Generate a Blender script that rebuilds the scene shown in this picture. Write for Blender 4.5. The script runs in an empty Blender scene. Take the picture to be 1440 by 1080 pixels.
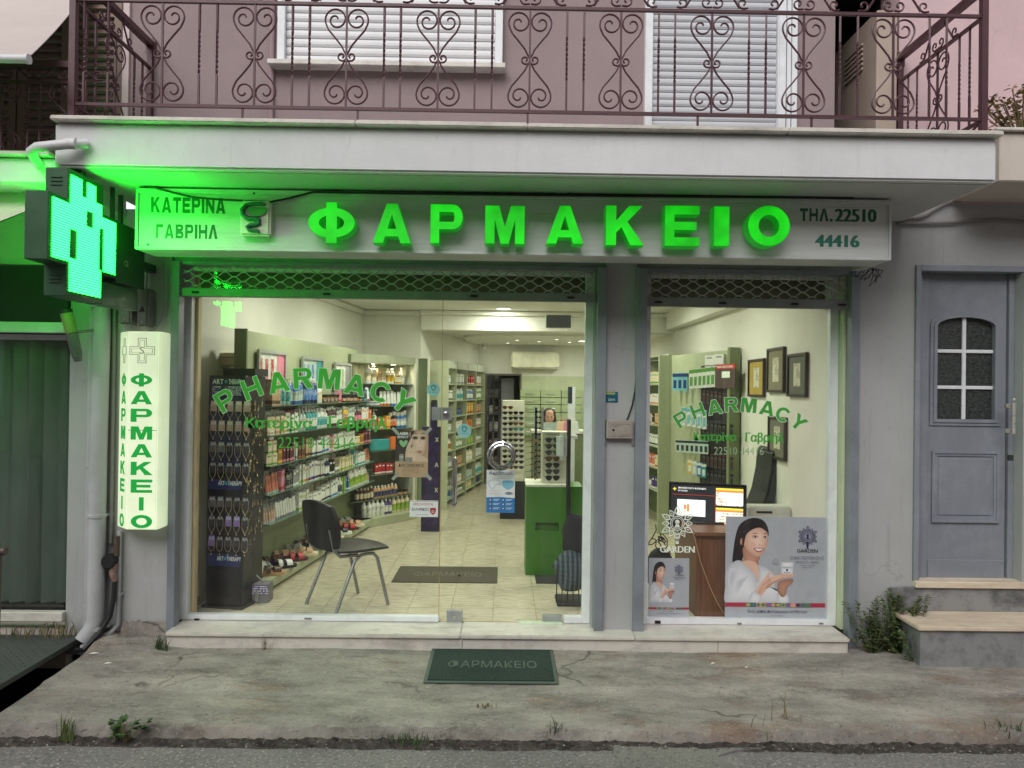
import bpy, bmesh, math, random
from math import sin, cos, pi, radians
from mathutils import Vector, Matrix, noise
random.seed(11)
SC = bpy.context.scene
# ------------------------------------------------------------------ camera
CAM = Vector((0, -4.95, 1.70)); FPX = 1040.0
YAW, PIT, ROL = radians(.65), radians(.38), radians(.75)
FW = Vector((sin(YAW)*cos(PIT), cos(YAW)*cos(PIT), sin(PIT)))
_r = Vector((cos(YAW), -sin(YAW), 0)); _u = _r.cross(FW)
RT = _r*cos(ROL)+_u*sin(ROL); UP = _u*cos(ROL)-_r*sin(ROL)
cd = bpy.data.cameras.new('camera'); cam = bpy.data.objects.new('camera', cd); SC.collection.objects.link(cam)
cam.matrix_world = Matrix(((RT.x, UP.x, -FW.x, CAM.x), (RT.y, UP.y, -FW.y, CAM.y), (RT.z, UP.z, -FW.z, CAM.z), (0, 0, 0, 1)))
cd.sensor_width = 36; cd.lens = 36*FPX/1440; cd.clip_start = .05; cd.clip_end = 400
SC.camera = cam
# ------------------------------------------------------------------ sky, sun, exposure (overcast evening)
W = bpy.data.worlds.new('World'); SC.world = W; W.use_nodes = True
nt = W.node_tree; nt.nodes.clear()
sky = nt.nodes.new('ShaderNodeTexSky'); sky.sky_type = 'NISHITA'; sky.sun_disc = False
sky.sun_elevation = radians(42); sky.sun_rotation = radians(200)
hs = nt.nodes.new('ShaderNodeHueSaturation'); hs.inputs['Saturation'].default_value = .07
bg = nt.nodes.new('ShaderNodeBackground'); bg.inputs['Strength'].default_value = .15
wo = nt.nodes.new('ShaderNodeOutputWorld')
nt.links.new(sky.outputs[0], hs.inputs['Color']); nt.links.new(hs.outputs[0], bg.inputs['Color']); nt.links.new(bg.outputs[0], wo.inputs['Surface'])
sd = bpy.data.lights.new('sun', 'SUN'); sd.energy = 1.5; sd.angle = radians(45); sd.color = (1, .97, .93)
so = bpy.data.objects.new('sun', sd); SC.collection.objects.link(so)
so.rotation_euler = (radians(48), 0, radians(-20))
SC.view_settings.view_transform = 'Standard'; SC.view_settings.look = 'None'; SC.view_settings.exposure = 0.36; SC.view_settings.gamma = 1
SC.render.engine = 'CYCLES'
try:
    SC.cycles.use_denoising = True; SC.cycles.denoiser = 'OPENIMAGEDENOISE'
except Exception: pass
SC.cycles.max_bounces = 8; SC.cycles.diffuse_bounces = 4; SC.cycles.glossy_bounces = 3; SC.cycles.transparent_max_bounces = 24
SC.cycles.transmission_bounces = 6; SC.cycles.sample_clamp_indirect = 6; SC.cycles.caustics_reflective = False; SC.cycles.caustics_refractive = False

# ------------------------------------------------------------------ pixel -> place
def ray(px, py): return FW*FPX+RT*(px-720)+UP*(540-py)
def P(px, py, Y):
    d = ray(px, py); return CAM+d*((Y-CAM.y)/d.y)
def PZ(px, py, Z):
    d = ray(px, py); return CAM+d*((Z-CAM.z)/d.z)
def PN(px, py, o, n):
    d = ray(px, py); o = Vector(o); n = Vector(n); return CAM+d*((o-CAM).dot(n)/d.dot(n))
def R(x0, y0, x1, y1, Y):
    mx, my = (x0+x1)/2, (y0+y1)/2
    return P(x0, my, Y).x, P(x1, my, Y).x, P(mx, y1, Y).z, P(mx, y0, Y).z   # X0 X1 Z0 Z1
# ------------------------------------------------------------------ materials
def S(r, g, b):
    f = lambda c: (c/255/12.92) if c/255 <= .04045 else ((c/255+.055)/1.055)**2.4
    return (f(r), f(g), f(b))
_mats = {}
def newmat(name):
    m = bpy.data.materials.new(name); m.use_nodes = True; t = m.node_tree; t.nodes.clear()
    out = t.nodes.new('ShaderNodeOutputMaterial'); return m, t, out
def N(t, ty, **kw):
    n = t.nodes.new(ty)
    for k, v in kw.items():
        if k in n.inputs: n.inputs[k].default_value = v
        else: setattr(n, k, v)
    return n
def L(t, a, b): t.links.new(a, b)
def ramp(t, fac, stops):
    r = N(t, 'ShaderNodeValToRGB'); e = r.color_ramp.elements
    while len(e) < len(stops): e.new(.5)
    for i, (p, c) in enumerate(stops): e[i].position = p; e[i].color = (*c, 1) if len(c) == 3 else c
    L(t, fac, r.inputs[0]); return r.outputs[0]
def mixc(t, a, b, fac, mode='MIX'):
    m = N(t, 'ShaderNodeMix', data_type='RGBA', blend_type=mode)
    for s, v in ((m.inputs[6], a), (m.inputs[7], b)):
        if isinstance(v, tuple): s.default_value = (*v, 1)
        else: L(t, v, s)
    if isinstance(fac, (int, float)): m.inputs[0].default_value = fac
    else: L(t, fac, m.inputs[0])
    return m.outputs[2]
def noise_(t, scale, detail=4, co=None, rough=.6, stretch=None):
    n = N(t, 'ShaderNodeTexNoise'); n.inputs['Scale'].default_value = scale; n.inputs['Detail'].default_value = detail; n.inputs['Roughness'].default_value = rough
    if co is None: co = N(t, 'ShaderNodeTexCoord').outputs['Object']
    if stretch:
        mp = N(t, 'ShaderNodeMapping'); mp.inputs['Scale'].default_value = stretch; L(t, co, mp.inputs[0]); co = mp.outputs[0]
    L(t, co, n.inputs['Vector']); return n.outputs[0]
def mat(name, col, rough=.55, metal=0, var=.12, vscale=6, bump=0, bscale=60, rand=0, dirt=0, dscale=2.5, dcol=None, emit=0, stretch=None, spec=None, coat=0):
    """plain painted / plastic / metal surface with uneven colour, relief and wear"""
    if name in _mats: return _mats[name]
    m, t, out = newmat(name); b = N(t, 'ShaderNodeBsdfPrincipled'); L(t, b.outputs[0], out.inputs[0])
    c1 = tuple(min(1, c*(1+var)) for c in col); c0 = tuple(c*(1-var) for c in col)
    n = noise_(t, vscale, 5, stretch=stretch)
    c = ramp(t, n, [(.3, c0), (.7, c1)])
    if dirt:
        d = noise_(t, dscale, 8, rough=.7); dr = ramp(t, d, [(.48, (0, 0, 0)), (.72, (dirt, dirt, dirt))])
        c = mixc(t, c, dcol or tuple(x*.35 for x in col), dr)
    if rand:
        oi = N(t, 'ShaderNodeObjectInfo'); hsv = N(t, 'ShaderNodeHueSaturation')
        mr = N(t, 'ShaderNodeMapRange'); L(t, oi.outputs['Random'], mr.inputs[0]); mr.inputs[3].default_value = 1-rand; mr.inputs[4].default_value = 1+rand
        L(t, mr.outputs[0], hsv.inputs['Value']); L(t, c, hsv.inputs['Color']); c = hsv.outputs[0]
    L(t, c, b.inputs['Base Color'])
    rr = ramp(t, n, [(.2, (max(.03, rough-.1),)*3), (.8, (min(1, rough+.12),)*3)]); L(t, rr, b.inputs['Roughness'])
    b.inputs['Metallic'].default_value = metal
    if coat: b.inputs['Coat Weight'].default_value = coat
    if spec is not None: b.inputs['Specular IOR Level'].default_value = spec
    if bump:
        bn = noise_(t, bscale, 6, stretch=stretch); bp = N(t, 'ShaderNodeBump'); bp.inputs['Strength'].default_value = bump; bp.inputs['Distance'].default_value = .01
        L(t, bn, bp.inputs['Height']); L(t, bp.outputs[0], b.inputs['Normal'])
    if emit:
        L(t, c, b.inputs['Emission Color']); b.inputs['Emission Strength'].default_value = emit
    _mats[name] = m; return m
def printed(name, base, ink, scale=260, dens=.52, rough=.5, lit=0):
    """small printed lines of type on a label (flat print)"""
    if name in _mats: return _mats[name]
    m, t, out = newmat(name); b = N(t, 'ShaderNodeBsdfPrincipled', Roughness=rough); L(t, b.outputs[0], out.inputs[0])
    co = N(t, 'ShaderNodeTexCoord').outputs['Object']
    w = N(t, 'ShaderNodeTexWave'); w.wave_type = 'BANDS'; w.bands_direction = 'Z'; w.inputs['Scale'].default_value = scale*.16; L(t, co, w.inputs['Vector'])
    n = noise_(t, scale, 2, co, stretch=(1, 1, .25)); n2 = noise_(t, scale*.08, 2, co)
    a = N(t, 'ShaderNodeMath', operation='GREATER_THAN'); L(t, w.outputs['Fac'], a.inputs[0]); a.inputs[1].default_value = .55
    g = N(t, 'ShaderNodeMath', operation='GREATER_THAN'); L(t, n, g.inputs[0]); g.inputs[1].default_value = dens-.05
    g2 = N(t, 'ShaderNodeMath', operation='GREATER_THAN'); L(t, n2, g2.inputs[0]); g2.inputs[1].default_value = .47
    x = N(t, 'ShaderNodeMath', operation='MULTIPLY'); L(t, a.outputs[0], x.inputs[0]); L(t, g.outputs[0], x.inputs[1])
    y = N(t, 'ShaderNodeMath', operation='MULTIPLY'); L(t, x.outputs[0], y.inputs[0]); L(t, g2.outputs[0], y.inputs[1])
    c = mixc(t, base, ink, y.outputs[0]); L(t, c, b.inputs['Base Color'])
    if lit: L(t, c, b.inputs['Emission Color']); b.inputs['Emission Strength'].default_value = lit
    _mats[name] = m; return m
def glass(name, tint=(1, 1, 1), f0=.034, rough=.0):
    m, t, out = newmat(name); tr = N(t, 'ShaderNodeBsdfTransparent'); tr.inputs[0].default_value = (*tint, 1)
    gl = N(t, 'ShaderNodeBsdfGlossy'); gl.inputs['Roughness'].default_value = rough
    lw = N(t, 'ShaderNodeLayerWeight'); lw.inputs[0].default_value = .5
    pw = N(t, 'ShaderNodeMath', operation='POWER'); L(t, lw.outputs['Facing'], pw.inputs[0]); pw.inputs[1].default_value = 4.5
    ma = N(t, 'ShaderNodeMath', operation='MULTIPLY_ADD'); L(t, pw.outputs[0], ma.inputs[0]); ma.inputs[1].default_value = .9; ma.inputs[2].default_value = f0
    mx = N(t, 'ShaderNodeMixShader'); L(t, ma.outputs[0], mx.inputs[0]); L(t, tr.outputs[0], mx.inputs[1]); L(t, gl.outputs[0], mx.inputs[2]); 
    if f0 < .06:
        df = N(t, 'ShaderNodeBsdfDiffuse'); df.inputs[0].default_value = (.6, .6, .58, 1); du = ramp(t, noise_(t, 3, 8, rough=.7, stretch=(2, 2, .5)), [(.42, (.0,)*3), (.75, (.035,)*3)]); m2 = N(t, 'ShaderNodeMixShader'); L(t, du, m2.inputs[0]); L(t, mx.outputs[0], m2.inputs[1]); L(t, df.outputs[0], m2.inputs[2]); mx = m2
    L(t, mx.outputs[0], out.inputs[0])
    return m
def emis(name, col, s, var=0, scale=20, base=None):
    m, t, out = newmat(name); b = N(t, 'ShaderNodeBsdfPrincipled', Roughness=.35); L(t, b.outputs[0], out.inputs[0])
    b.inputs['Base Color'].default_value = (*(base or tuple(min(.8, c) for c in col)), 1)
    if var:
        c = ramp(t, noise_(t, scale, 2), [(.3, tuple(x*(1-var) for x in col)), (.7, tuple(x*(1+var) for x in col))]); L(t, c, b.inputs['Emission Color'])
    else: b.inputs['Emission Color'].default_value = (*col, 1)
    b.inputs['Emission Strength'].default_value = s; return m
# ------------------------------------------------------------------ mesh builder
BOXF = [(0, 3, 2, 1), (4, 5, 6, 7), (0, 1, 5, 4), (1, 2, 6, 5), (2, 3, 7, 6), (3, 0, 4, 7)]
WORLD = {}
class MB:
    def __init__(s): s.v = []; s.f = []; s.m = []; s.mi = 0; s.M = None
    def add(s, vs, fs):
        o = len(s.v); M = s.M
        s.v += [(M @ Vector(v)) if M is not None else Vector(v) for v in vs]
        s.f += [tuple(i+o for i in f) for f in fs]; s.m += [s.mi]*len(fs); return s
    def box(s, x0, x1, y0, y1, z0, z1):
        if x1 < x0: x0, x1 = x1, x0
        if y1 < y0: y0, y1 = y1, y0
        if z1 < z0: z0, z1 = z1, z0
        return s.add([(x0, y0, z0), (x1, y0, z0), (x1, y1, z0), (x0, y1, z0), (x0, y0, z1), (x1, y0, z1), (x1, y1, z1), (x0, y1, z1)], BOXF)
    def rbox(s, x0, y0, x1, y1, Y, dep):          # pixel rectangle standing in plane Y, DEP thick
        a, b, c, d = R(x0, y0, x1, y1, Y); return s.box(a, b, Y, Y+dep, c, d)
    def prism(s, pts, d, M=None):                  # 2d outline (x,z) in plane y=0, pushed to y=d
        n = len(pts); a = [(x, 0, z) for x, z in pts]; b = [(x, d, z) for x, z in pts]
        ar = sum(pts[i][0]*pts[(i+1) % n][1]-pts[(i+1) % n][0]*pts[i][1] for i in range(n))
        if ar < 0: a.reverse(); b.reverse()
        fs = [tuple(range(n)), tuple(range(2*n-1, n-1, -1))]+[(i, i+n, (i+1) % n+n, (i+1) % n) for i in range(n)]
        old = s.M
        if M is not None: s.M = M if old is None else old @ M
        s.add(a+b, fs); s.M = old; return s
    def tube(s, pts, r, n=8, closed=False, twist=0, flat=1, ref=None):
        pts = [Vector(p) for p in pts]; k = len(pts); vs = []; prev = None
        for i, p in enumerate(pts):
            a = pts[i-1] if (i or closed) else p; b = pts[(i+1) % k] if (i < k-1 or closed) else p
            t = (b-a).normalized() if (b-a).length > 1e-9 else Vector((0, 0, 1))
            if ref is not None: u = Vector(ref)-t*t.dot(Vector(ref))
            elif prev is None: u = t.orthogonal()
            else: u = prev-t*t.dot(prev)
            u.normalize(); prev = u; w = t.cross(u); rr = r[i] if isinstance(r, (list, tuple)) else r; tw = twist[i] if isinstance(twist, (list, tuple)) else twist
            for j in range(n):
                an = 2*pi*j/n+tw; vs.append(p+u*cos(an)*rr*flat+w*sin(an)*rr)
        fs = []; m = k if closed else k-1
        for i in range(m):
            for j in range(n):
                a = i*n+j; b = i*n+(j+1) % n; c = ((i+1) % k)*n+(j+1) % n; d = ((i+1) % k)*n+j; fs.append((a, b, c, d))
        if not closed: fs += [tuple(range(n-1, -1, -1)), tuple(range((k-1)*n, k*n))]
        return s.add(vs, fs)
    def lathe(s, prof, n=14, c=(0, 0, 0), axis='z'):
        vs = []
        for r, h in prof:
            for j in range(n):
                a = 2*pi*j/n; x, y = r*cos(a), r*sin(a)
                vs.append({'z': (c[0]+x, c[1]+y, c[2]+h), 'y': (c[0]+x, c[1]+h, c[2]-y), 'x': (c[0]+h, c[1]+x, c[2]+y)}[axis])
        fs = [(i*n+j, i*n+(j+1) % n, (i+1)*n+(j+1) % n, (i+1)*n+j) for i in range(len(prof)-1) for j in range(n)]
        fs += [tuple(range(n-1, -1, -1)), tuple(range((len(prof)-1)*n, len(prof)*n))]
        return s.add(vs, fs)
    def quad(s, a, b, c, d): return s.add([a, b, c, d], [(0, 1, 2, 3)])
    def ball(s, c, rx, ry=None, rz=None, nu=10, nv=7):
        ry = ry or rx; rz = rz or rx
        prof = [(sin(pi*i/nv), -cos(pi*i/nv)) for i in range(nv+1)]; vs = []
        for r, h in prof:
            r = max(r, .02)
            for j in range(nu): vs.append((c[0]+rx*r*cos(2*pi*j/nu), c[1]+ry*r*sin(2*pi*j/nu), c[2]+rz*h))
        fs = [(i*nu+j, i*nu+(j+1) % nu, (i+1)*nu+(j+1) % nu, (i+1)*nu+j) for i in range(nv) for j in range(nu)]
        fs += [tuple(range(nu-1, -1, -1)), tuple(range(nv*nu, (nv+1)*nu))]
        return s.add(vs, fs)
    def mesh(s, name, mats, off=None, smooth=False, bevel=0, seg=1):
        me = bpy.data.meshes.new(name)
        vs = [v-off for v in s.v] if off is not None else s.v
        me.from_pydata([tuple(v) for v in vs], [], s.f); me.update()
        mats = mats if isinstance(mats, (list, tuple)) else [mats]
        for m in mats: me.materials.append(m)
        if len(mats) > 1: me.polygons.foreach_set('material_index', s.m)
        if bevel:
            bm = bmesh.new(); bm.from_mesh(me); bmesh.ops.remove_doubles(bm, verts=bm.verts, dist=1e-6)
            es = [e for e in bm.edges if len(e.link_faces) == 2 and e.calc_face_angle(0) > .5]
            bmesh.ops.bevel(bm, geom=es, offset=bevel, segments=seg, affect='EDGES', clamp_overlap=True)
            bm.to_mesh(me); bm.free()
        if smooth:
            me.polygons.foreach_set('use_smooth', [True]*len(me.polygons)); me.set_sharp_from_angle(angle=radians(40))
        return me
    def build(s, name, mats, parent=None, base=None, smooth=False, bevel=0, seg=1):
        if parent is not None: off = WORLD[parent]
        else: off = Vector(base) if base is not None else Vector((0, 0, 0))
        me = s.mesh(name, mats, off, smooth, bevel, seg)
        o = bpy.data.objects.new(name, me); SC.collection.objects.link(o)
        if parent is not None: o.parent = parent
        else: o.location = off
        WORLD[o] = off.copy(); return o
def tag(o, label=None, cat=None, group=None, kind=None):
    if label: o['label'] = label
    if cat: o['category'] = cat
    if group: o['group'] = group
    if kind: o['kind'] = kind
    return o
def thing(name, label, cat, loc=(0, 0, 0), group=None):
    o = bpy.data.objects.new(name, None); o.empty_display_size = .05; SC.collection.objects.link(o); o.location = loc; WORLD[o] = Vector(loc)
    return tag(o, label, cat, group)
def inst(name, me, loc, parent=None, rz=0, scale=None, rot=None):
    o = bpy.data.objects.new(name, me); SC.collection.objects.link(o)
    loc = Vector(loc)
    if parent is not None: o.parent = parent; o.location = loc-WORLD[parent]
    else: o.location = loc
    o.rotation_euler = rot if rot else (0, 0, rz)
    if scale: o.scale = scale
    WORLD[o] = loc; return o
_tc = {}
def textmesh(s, offset, res, extrude, bev=0):
    k = (s, offset, res, extrude, bev)
    if k not in _tc:
        c = bpy.data.curves.new('t', 'FONT'); c.body = s; c.offset = offset; c.resolution_u = res; c.extrude = extrude; c.bevel_depth = bev; c.bevel_resolution = 1
        o = bpy.data.objects.new('t', c); me = bpy.data.meshes.new_from_object(o)
        _tc[k] = ([v.co.copy() for v in me.vertices], [tuple(p.vertices) for p in me.polygons])
        bpy.data.objects.remove(o); bpy.data.curves.remove(c); bpy.data.meshes.remove(me)
    return _tc[k]
def text(mb, s, x0, x1, z0, z1, Y=0, depth=.001, offset=0, res=3, M=None):
    """lettering whose inked bounding box is x0..x1 by z0..z1, its face at Y, DEPTH thick, read from -y"""
    vs, fs = textmesh(s, offset, res, .5)
    ax = min(v.x for v in vs); bx = max(v.x for v in vs); az = min(v.y for v in vs); bz = max(v.y for v in vs)
    out = [(x0+(v.x-ax)/(bx-ax)*(x1-x0), Y+(.5-v.z)*depth, z0+(v.y-az)/(bz-az)*(z1-z0)) for v in vs]
    old = mb.M
    if M is not None: mb.M = M if old is None else old @ M
    mb.add(out, fs); mb.M = old; return mb
def arcs(cx, cz, ro, ri, a0, a1, b0=None, b1=None, n=14):
    b0 = a0 if b0 is None else b0; b1 = a1 if b1 is None else b1; o = []
    f = lambda r, t: (cx+r[0]*cos(radians(t)), cz+r[1]*sin(radians(t)))
    for i in range(n):
        s, e = i/n, (i+1)/n; o.append([f(ro, a0+(a1-a0)*s), f(ro, a0+(a1-a0)*e), f(ri, b0+(b1-b0)*e), f(ri, b0+(b1-b0)*s)])
    return o
def bowl_(x0, x1, z0, z1, t, tv):
    xm = x1-(x1-x0)*.42; r = (x1-xm, (z1-z0)/2); zc = (z0+z1)/2; o = arcs(xm, zc, r, (r[0]-t, r[1]-tv), 90, -90, n=10)
    return o+[[(x0, z1-tv), (xm, z1-tv), (xm, z1), (x0, z1)], [(x0, z0), (xm, z0), (xm, z0+tv), (x0, z0+tv)]]
def heavy(ch, t=.27):
    bx = lambda a, b, c, d: [(a, c), (b, c), (b, d), (a, d)]; v = t*.78
    if ch in 'ΑAΛ':
        o = [[(0, 0), (t, 0), (.5, .74), (.5, 1), (.36, 1)], [(1, 0), (.64, 1), (.5, 1), (.5, .74), (1-t, 0)]]; g = lambda z: t+(.5-t)*z/.74
        return o+([[(g(.17), .17), (1-g(.17), .17), (1-g(.36), .36), (g(.36), .36)]] if ch != 'Λ' else [])
    if ch in 'ΡP': return [bx(0, t, 0, 1)]+bowl_(t, 1, .36, 1, t*.95, v*.9)
    if ch == 'R': return [bx(0, t, 0, 1)]+bowl_(t, .97, .42, 1, t*.95, v*.9)+[[(.46, .42), (.80, .42), (1.04, 0), (.70, 0)]]
    if ch in 'ΒB': return [bx(0, t, 0, 1)]+bowl_(t, .95, .52, 1, t*.9, v*.8)+bowl_(t, 1, 0, .52, t*.95, v*.85)
    if ch in 'ΜM': return [bx(0, t*.88, 0, 1), bx(1-t*.88, 1, 0, 1), [(t*.88, 1), (.35, 1), (.5, .44), (.5, 0), (.40, 0), (t*.88, .66)], [(1-t*.88, 1), (1-t*.88, .66), (.60, 0), (.5, 0), (.5, .44), (.65, 1)]]
    if ch in 'ΚK': return [bx(0, t, 0, 1), [(t, .32), (.42, .46), (.57, .60), (.97, 1), (.62, 1), (t, .62)], [(.42, .46), (.66, 0), (1.02, 0), (.57, .60)]]
    if ch in 'ΕE': return [bx(0, t, 0, 1), bx(t, 1, 1-v, 1), bx(t, .92, .5-v*.48, .5+v*.48), bx(t, 1, 0, v)]
    if ch in 'ΙI': return [bx(0, 1, 0, 1)]
    if ch in 'ΤT': return [bx(0, 1, 1-v, 1), bx(.5-t/2, .5+t/2, 0, 1-v)]
    if ch in 'ΝNΗH' : t = min(t, .24)
    if ch in 'ΝN': return [bx(0, t, 0, 1), bx(1-t, 1, 0, 1), [(t, 1), (t, .58), (1-t, 0), (1-t, .42)]]
    if ch in 'ΗH': return [bx(0, t, 0, 1), bx(1-t, 1, 0, 1), bx(t, 1-t, .5-v/2, .5+v/2)]
    if ch == 'Γ': return [bx(0, t, 0, 1), bx(t, 1, 1-v, 1)]
    if ch in 'ΟO': return arcs(.5, .5, (.5, .5), (.5-t*.92, .5-v*1.05), 0, 360, n=36)
    if ch == 'C': return arcs(.52, .5, (.52, .5), (.52-t*.95, .5-v), 38, 322, 44, 316, n=24)
    if ch == 'Y': return [bx(.5-t/2, .5+t/2, 0, .42), [(.5-t/2, .42), (.5+t/2, .42), (.5, .66), (.5-t*.05, .66), (t*1.12, 1), (0-.04, 1)], [(.5+t/2, .42), (1.04, 1), (1-t*1.12, 1), (.5, .66)]]
    if ch == 'Φ': return [bx(.385, .615, 0, 1)]+arcs(.5, .5, (.5, .37), (.275, .185), 103.3, 256.7, 114.7, 245.3, n=20)+arcs(.5, .5, (.5, .37), (.275, .185), 76.7, -76.7, 65.3, -65.3, n=20)
    return None
def hglyph(mb, ch, x0, x1, z0, z1, Y, depth, M=None, t=.27):
    for p in heavy(ch, t): 
        q = [(x0+(x1-x0)*u, z0+(z1-z0)*w) for u, w in p]; mb.prism(q, depth, (M @ Matrix.Translation((0, Y, 0))) if M is not None else Matrix.Translation((0, Y, 0)))
    return mb
HW = {'Ι': .28, 'I': .28, 'Μ': 1.12, 'Γ': .78, 'Ε': .82, 'Τ': .86, 'Λ': 1.0, 'Α': 1.02, 'Κ': .98, 'Φ': 1.2}
def hword(mb, s, x0, x1, z0, z1, Y, depth, t=.27, gap=.16):
    ws = [HW.get(c, .9) for c in s]; k = (x1-x0)/(sum(ws)+gap*(len(s)-1)); x = x0
    for c, w in zip(s, ws): hglyph(mb, c, x, x+w*k, z0, z1, Y, depth, None, t if c not in 'ΙI' else .27); x += (w+gap)*k
    return mb
def btext(mb, s, x0, x1, z0, z1, Y, depth=.001, b=.002, res=3):
    for i, k in enumerate((-1, -.5, 0, .5, 1)): text(mb, s, x0+b+b*k, x1-b+b*k, z0, z1, Y-.0003*i, depth, 0, res)
    return mb
def rtext(mb, s, x0, y0, x1, y1, Y, depth=.001, offset=0, res=3):
    a, b, c, d = R(x0, y0, x1, y1, Y); return text(mb, s, a, b, c, d, Y, depth, offset, res)
def frame2d(mb, x0, x1, z0, z1, w, y0, y1, wb=None, wt=None):
    wb = wb if wb is not None else w; wt = wt if wt is not None else w
    mb.box(x0, x0+w, y0, y1, z0, z1); mb.box(x1-w, x1, y0, y1, z0, z1)
    mb.box(x0+w, x1-w, y0, y1, z0, z0+wb); mb.box(x0+w, x1-w, y0, y1, z1-wt, z1); return mb
# ------------------------------------------------------------------ surfaces of the place
def ground_mat():
    m, t, out = newmat('old_concrete'); b = N(t, 'ShaderNodeBsdfPrincipled', Roughness=.88); L(t, b.outputs[0], out.inputs[0])
    co = N(t, 'ShaderNodeTexCoord').outputs['Object']
    c = ramp(t, noise_(t, 1.7, 10, co, .72, (1, 2.2, 1)), [(.3, S(112, 107, 102)), (.5, S(151, 145, 138)), (.7, S(184, 176, 168))])
    c = mixc(t, c, S(86, 79, 75), ramp(t, noise_(t, 3.1, 9, co, .75, (.6, 1.6, 1)), [(.52, (0, 0, 0)), (.66, (.75,)*3)]))
    c = mixc(t, c, S(136, 104, 84), ramp(t, noise_(t, .9, 6, co, .65, (1, 2.6, 1)), [(.54, (0, 0, 0)), (.66, (.6,)*3)]))
    c = mixc(t, c, S(186, 180, 170), ramp(t, noise_(t, 48, 5, co, .8), [(.57, (0, 0, 0)), (.66, (.7,)*3)]))
    c = mixc(t, c, S(66, 60, 55), ramp(t, noise_(t, 36, 6, co, .8), [(.34, (.75,)*3), (.43, (0, 0, 0))]))
    v = N(t, 'ShaderNodeTexVoronoi', feature='DISTANCE_TO_EDGE'); v.inputs['Scale'].default_value = .8
    ad = N(t, 'ShaderNodeVectorMath', operation='MULTIPLY_ADD'); nz = N(t, 'ShaderNodeTexNoise'); nz.inputs['Scale'].default_value = 3.5; nz.inputs['Detail'].default_value = 9
    L(t, co, nz.inputs['Vector']); L(t, nz.outputs[1], ad.inputs[0]); ad.inputs[1].default_value = (.28, .28, .28); L(t, co, ad.inputs[2]); L(t, ad.outputs[0], v.inputs['Vector'])
    cr = ramp(t, v.outputs['Distance'], [(0, (.9,)*3), (.009, (0, 0, 0))]); br = ramp(t, noise_(t, 1.1, 3, co), [(.5, (0, 0, 0)), (.56, (.85,)*3)])
    crk = mixc(t, cr, br, 1.0, 'MULTIPLY'); c = mixc(t, c, S(50, 46, 42), crk)
    # grime gathered on the broken kerb face (worn surface below the walking level)
    L(t, c, b.inputs['Base Color'])
    h = noise_(t, 40, 10, co, .78); bp = N(t, 'ShaderNodeBump'); bp.inputs['Strength'].default_value = .8; bp.inputs['Distance'].default_value = .02
    L(t, h, bp.inputs['Height']); L(t, bp.outputs[0], b.inputs['Normal']); return m
def asphalt_mat(name, a, bcol, chip):
    m, t, out = newmat(name); b = N(t, 'ShaderNodeBsdfPrincipled', Roughness=.9); L(t, b.outputs[0], out.inputs[0])
    co = N(t, 'ShaderNodeTexCoord').outputs['Object']
    c = ramp(t, noise_(t, 2.2, 8, co, .7), [(.3, a), (.7, bcol)])
    c = mixc(t, c, chip, ramp(t, noise_(t, 55, 4, co, .75), [(.56, (0, 0, 0)), (.63, (.8,)*3)]))
    c = mixc(t, c, S(48, 47, 45), ramp(t, noise_(t, 48, 4, co, .75), [(.36, (.75,)*3), (.43, (0, 0, 0))]))
    L(t, c, b.inputs['Base Color']); bp = N(t, 'ShaderNodeBump'); bp.inputs['Strength'].default_value = .7; bp.inputs['Distance'].default_value = .012
    L(t, noise_(t, 120, 5, co, .7), bp.inputs['Height']); L(t, bp.outputs[0], b.inputs['Normal']); return m
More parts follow.
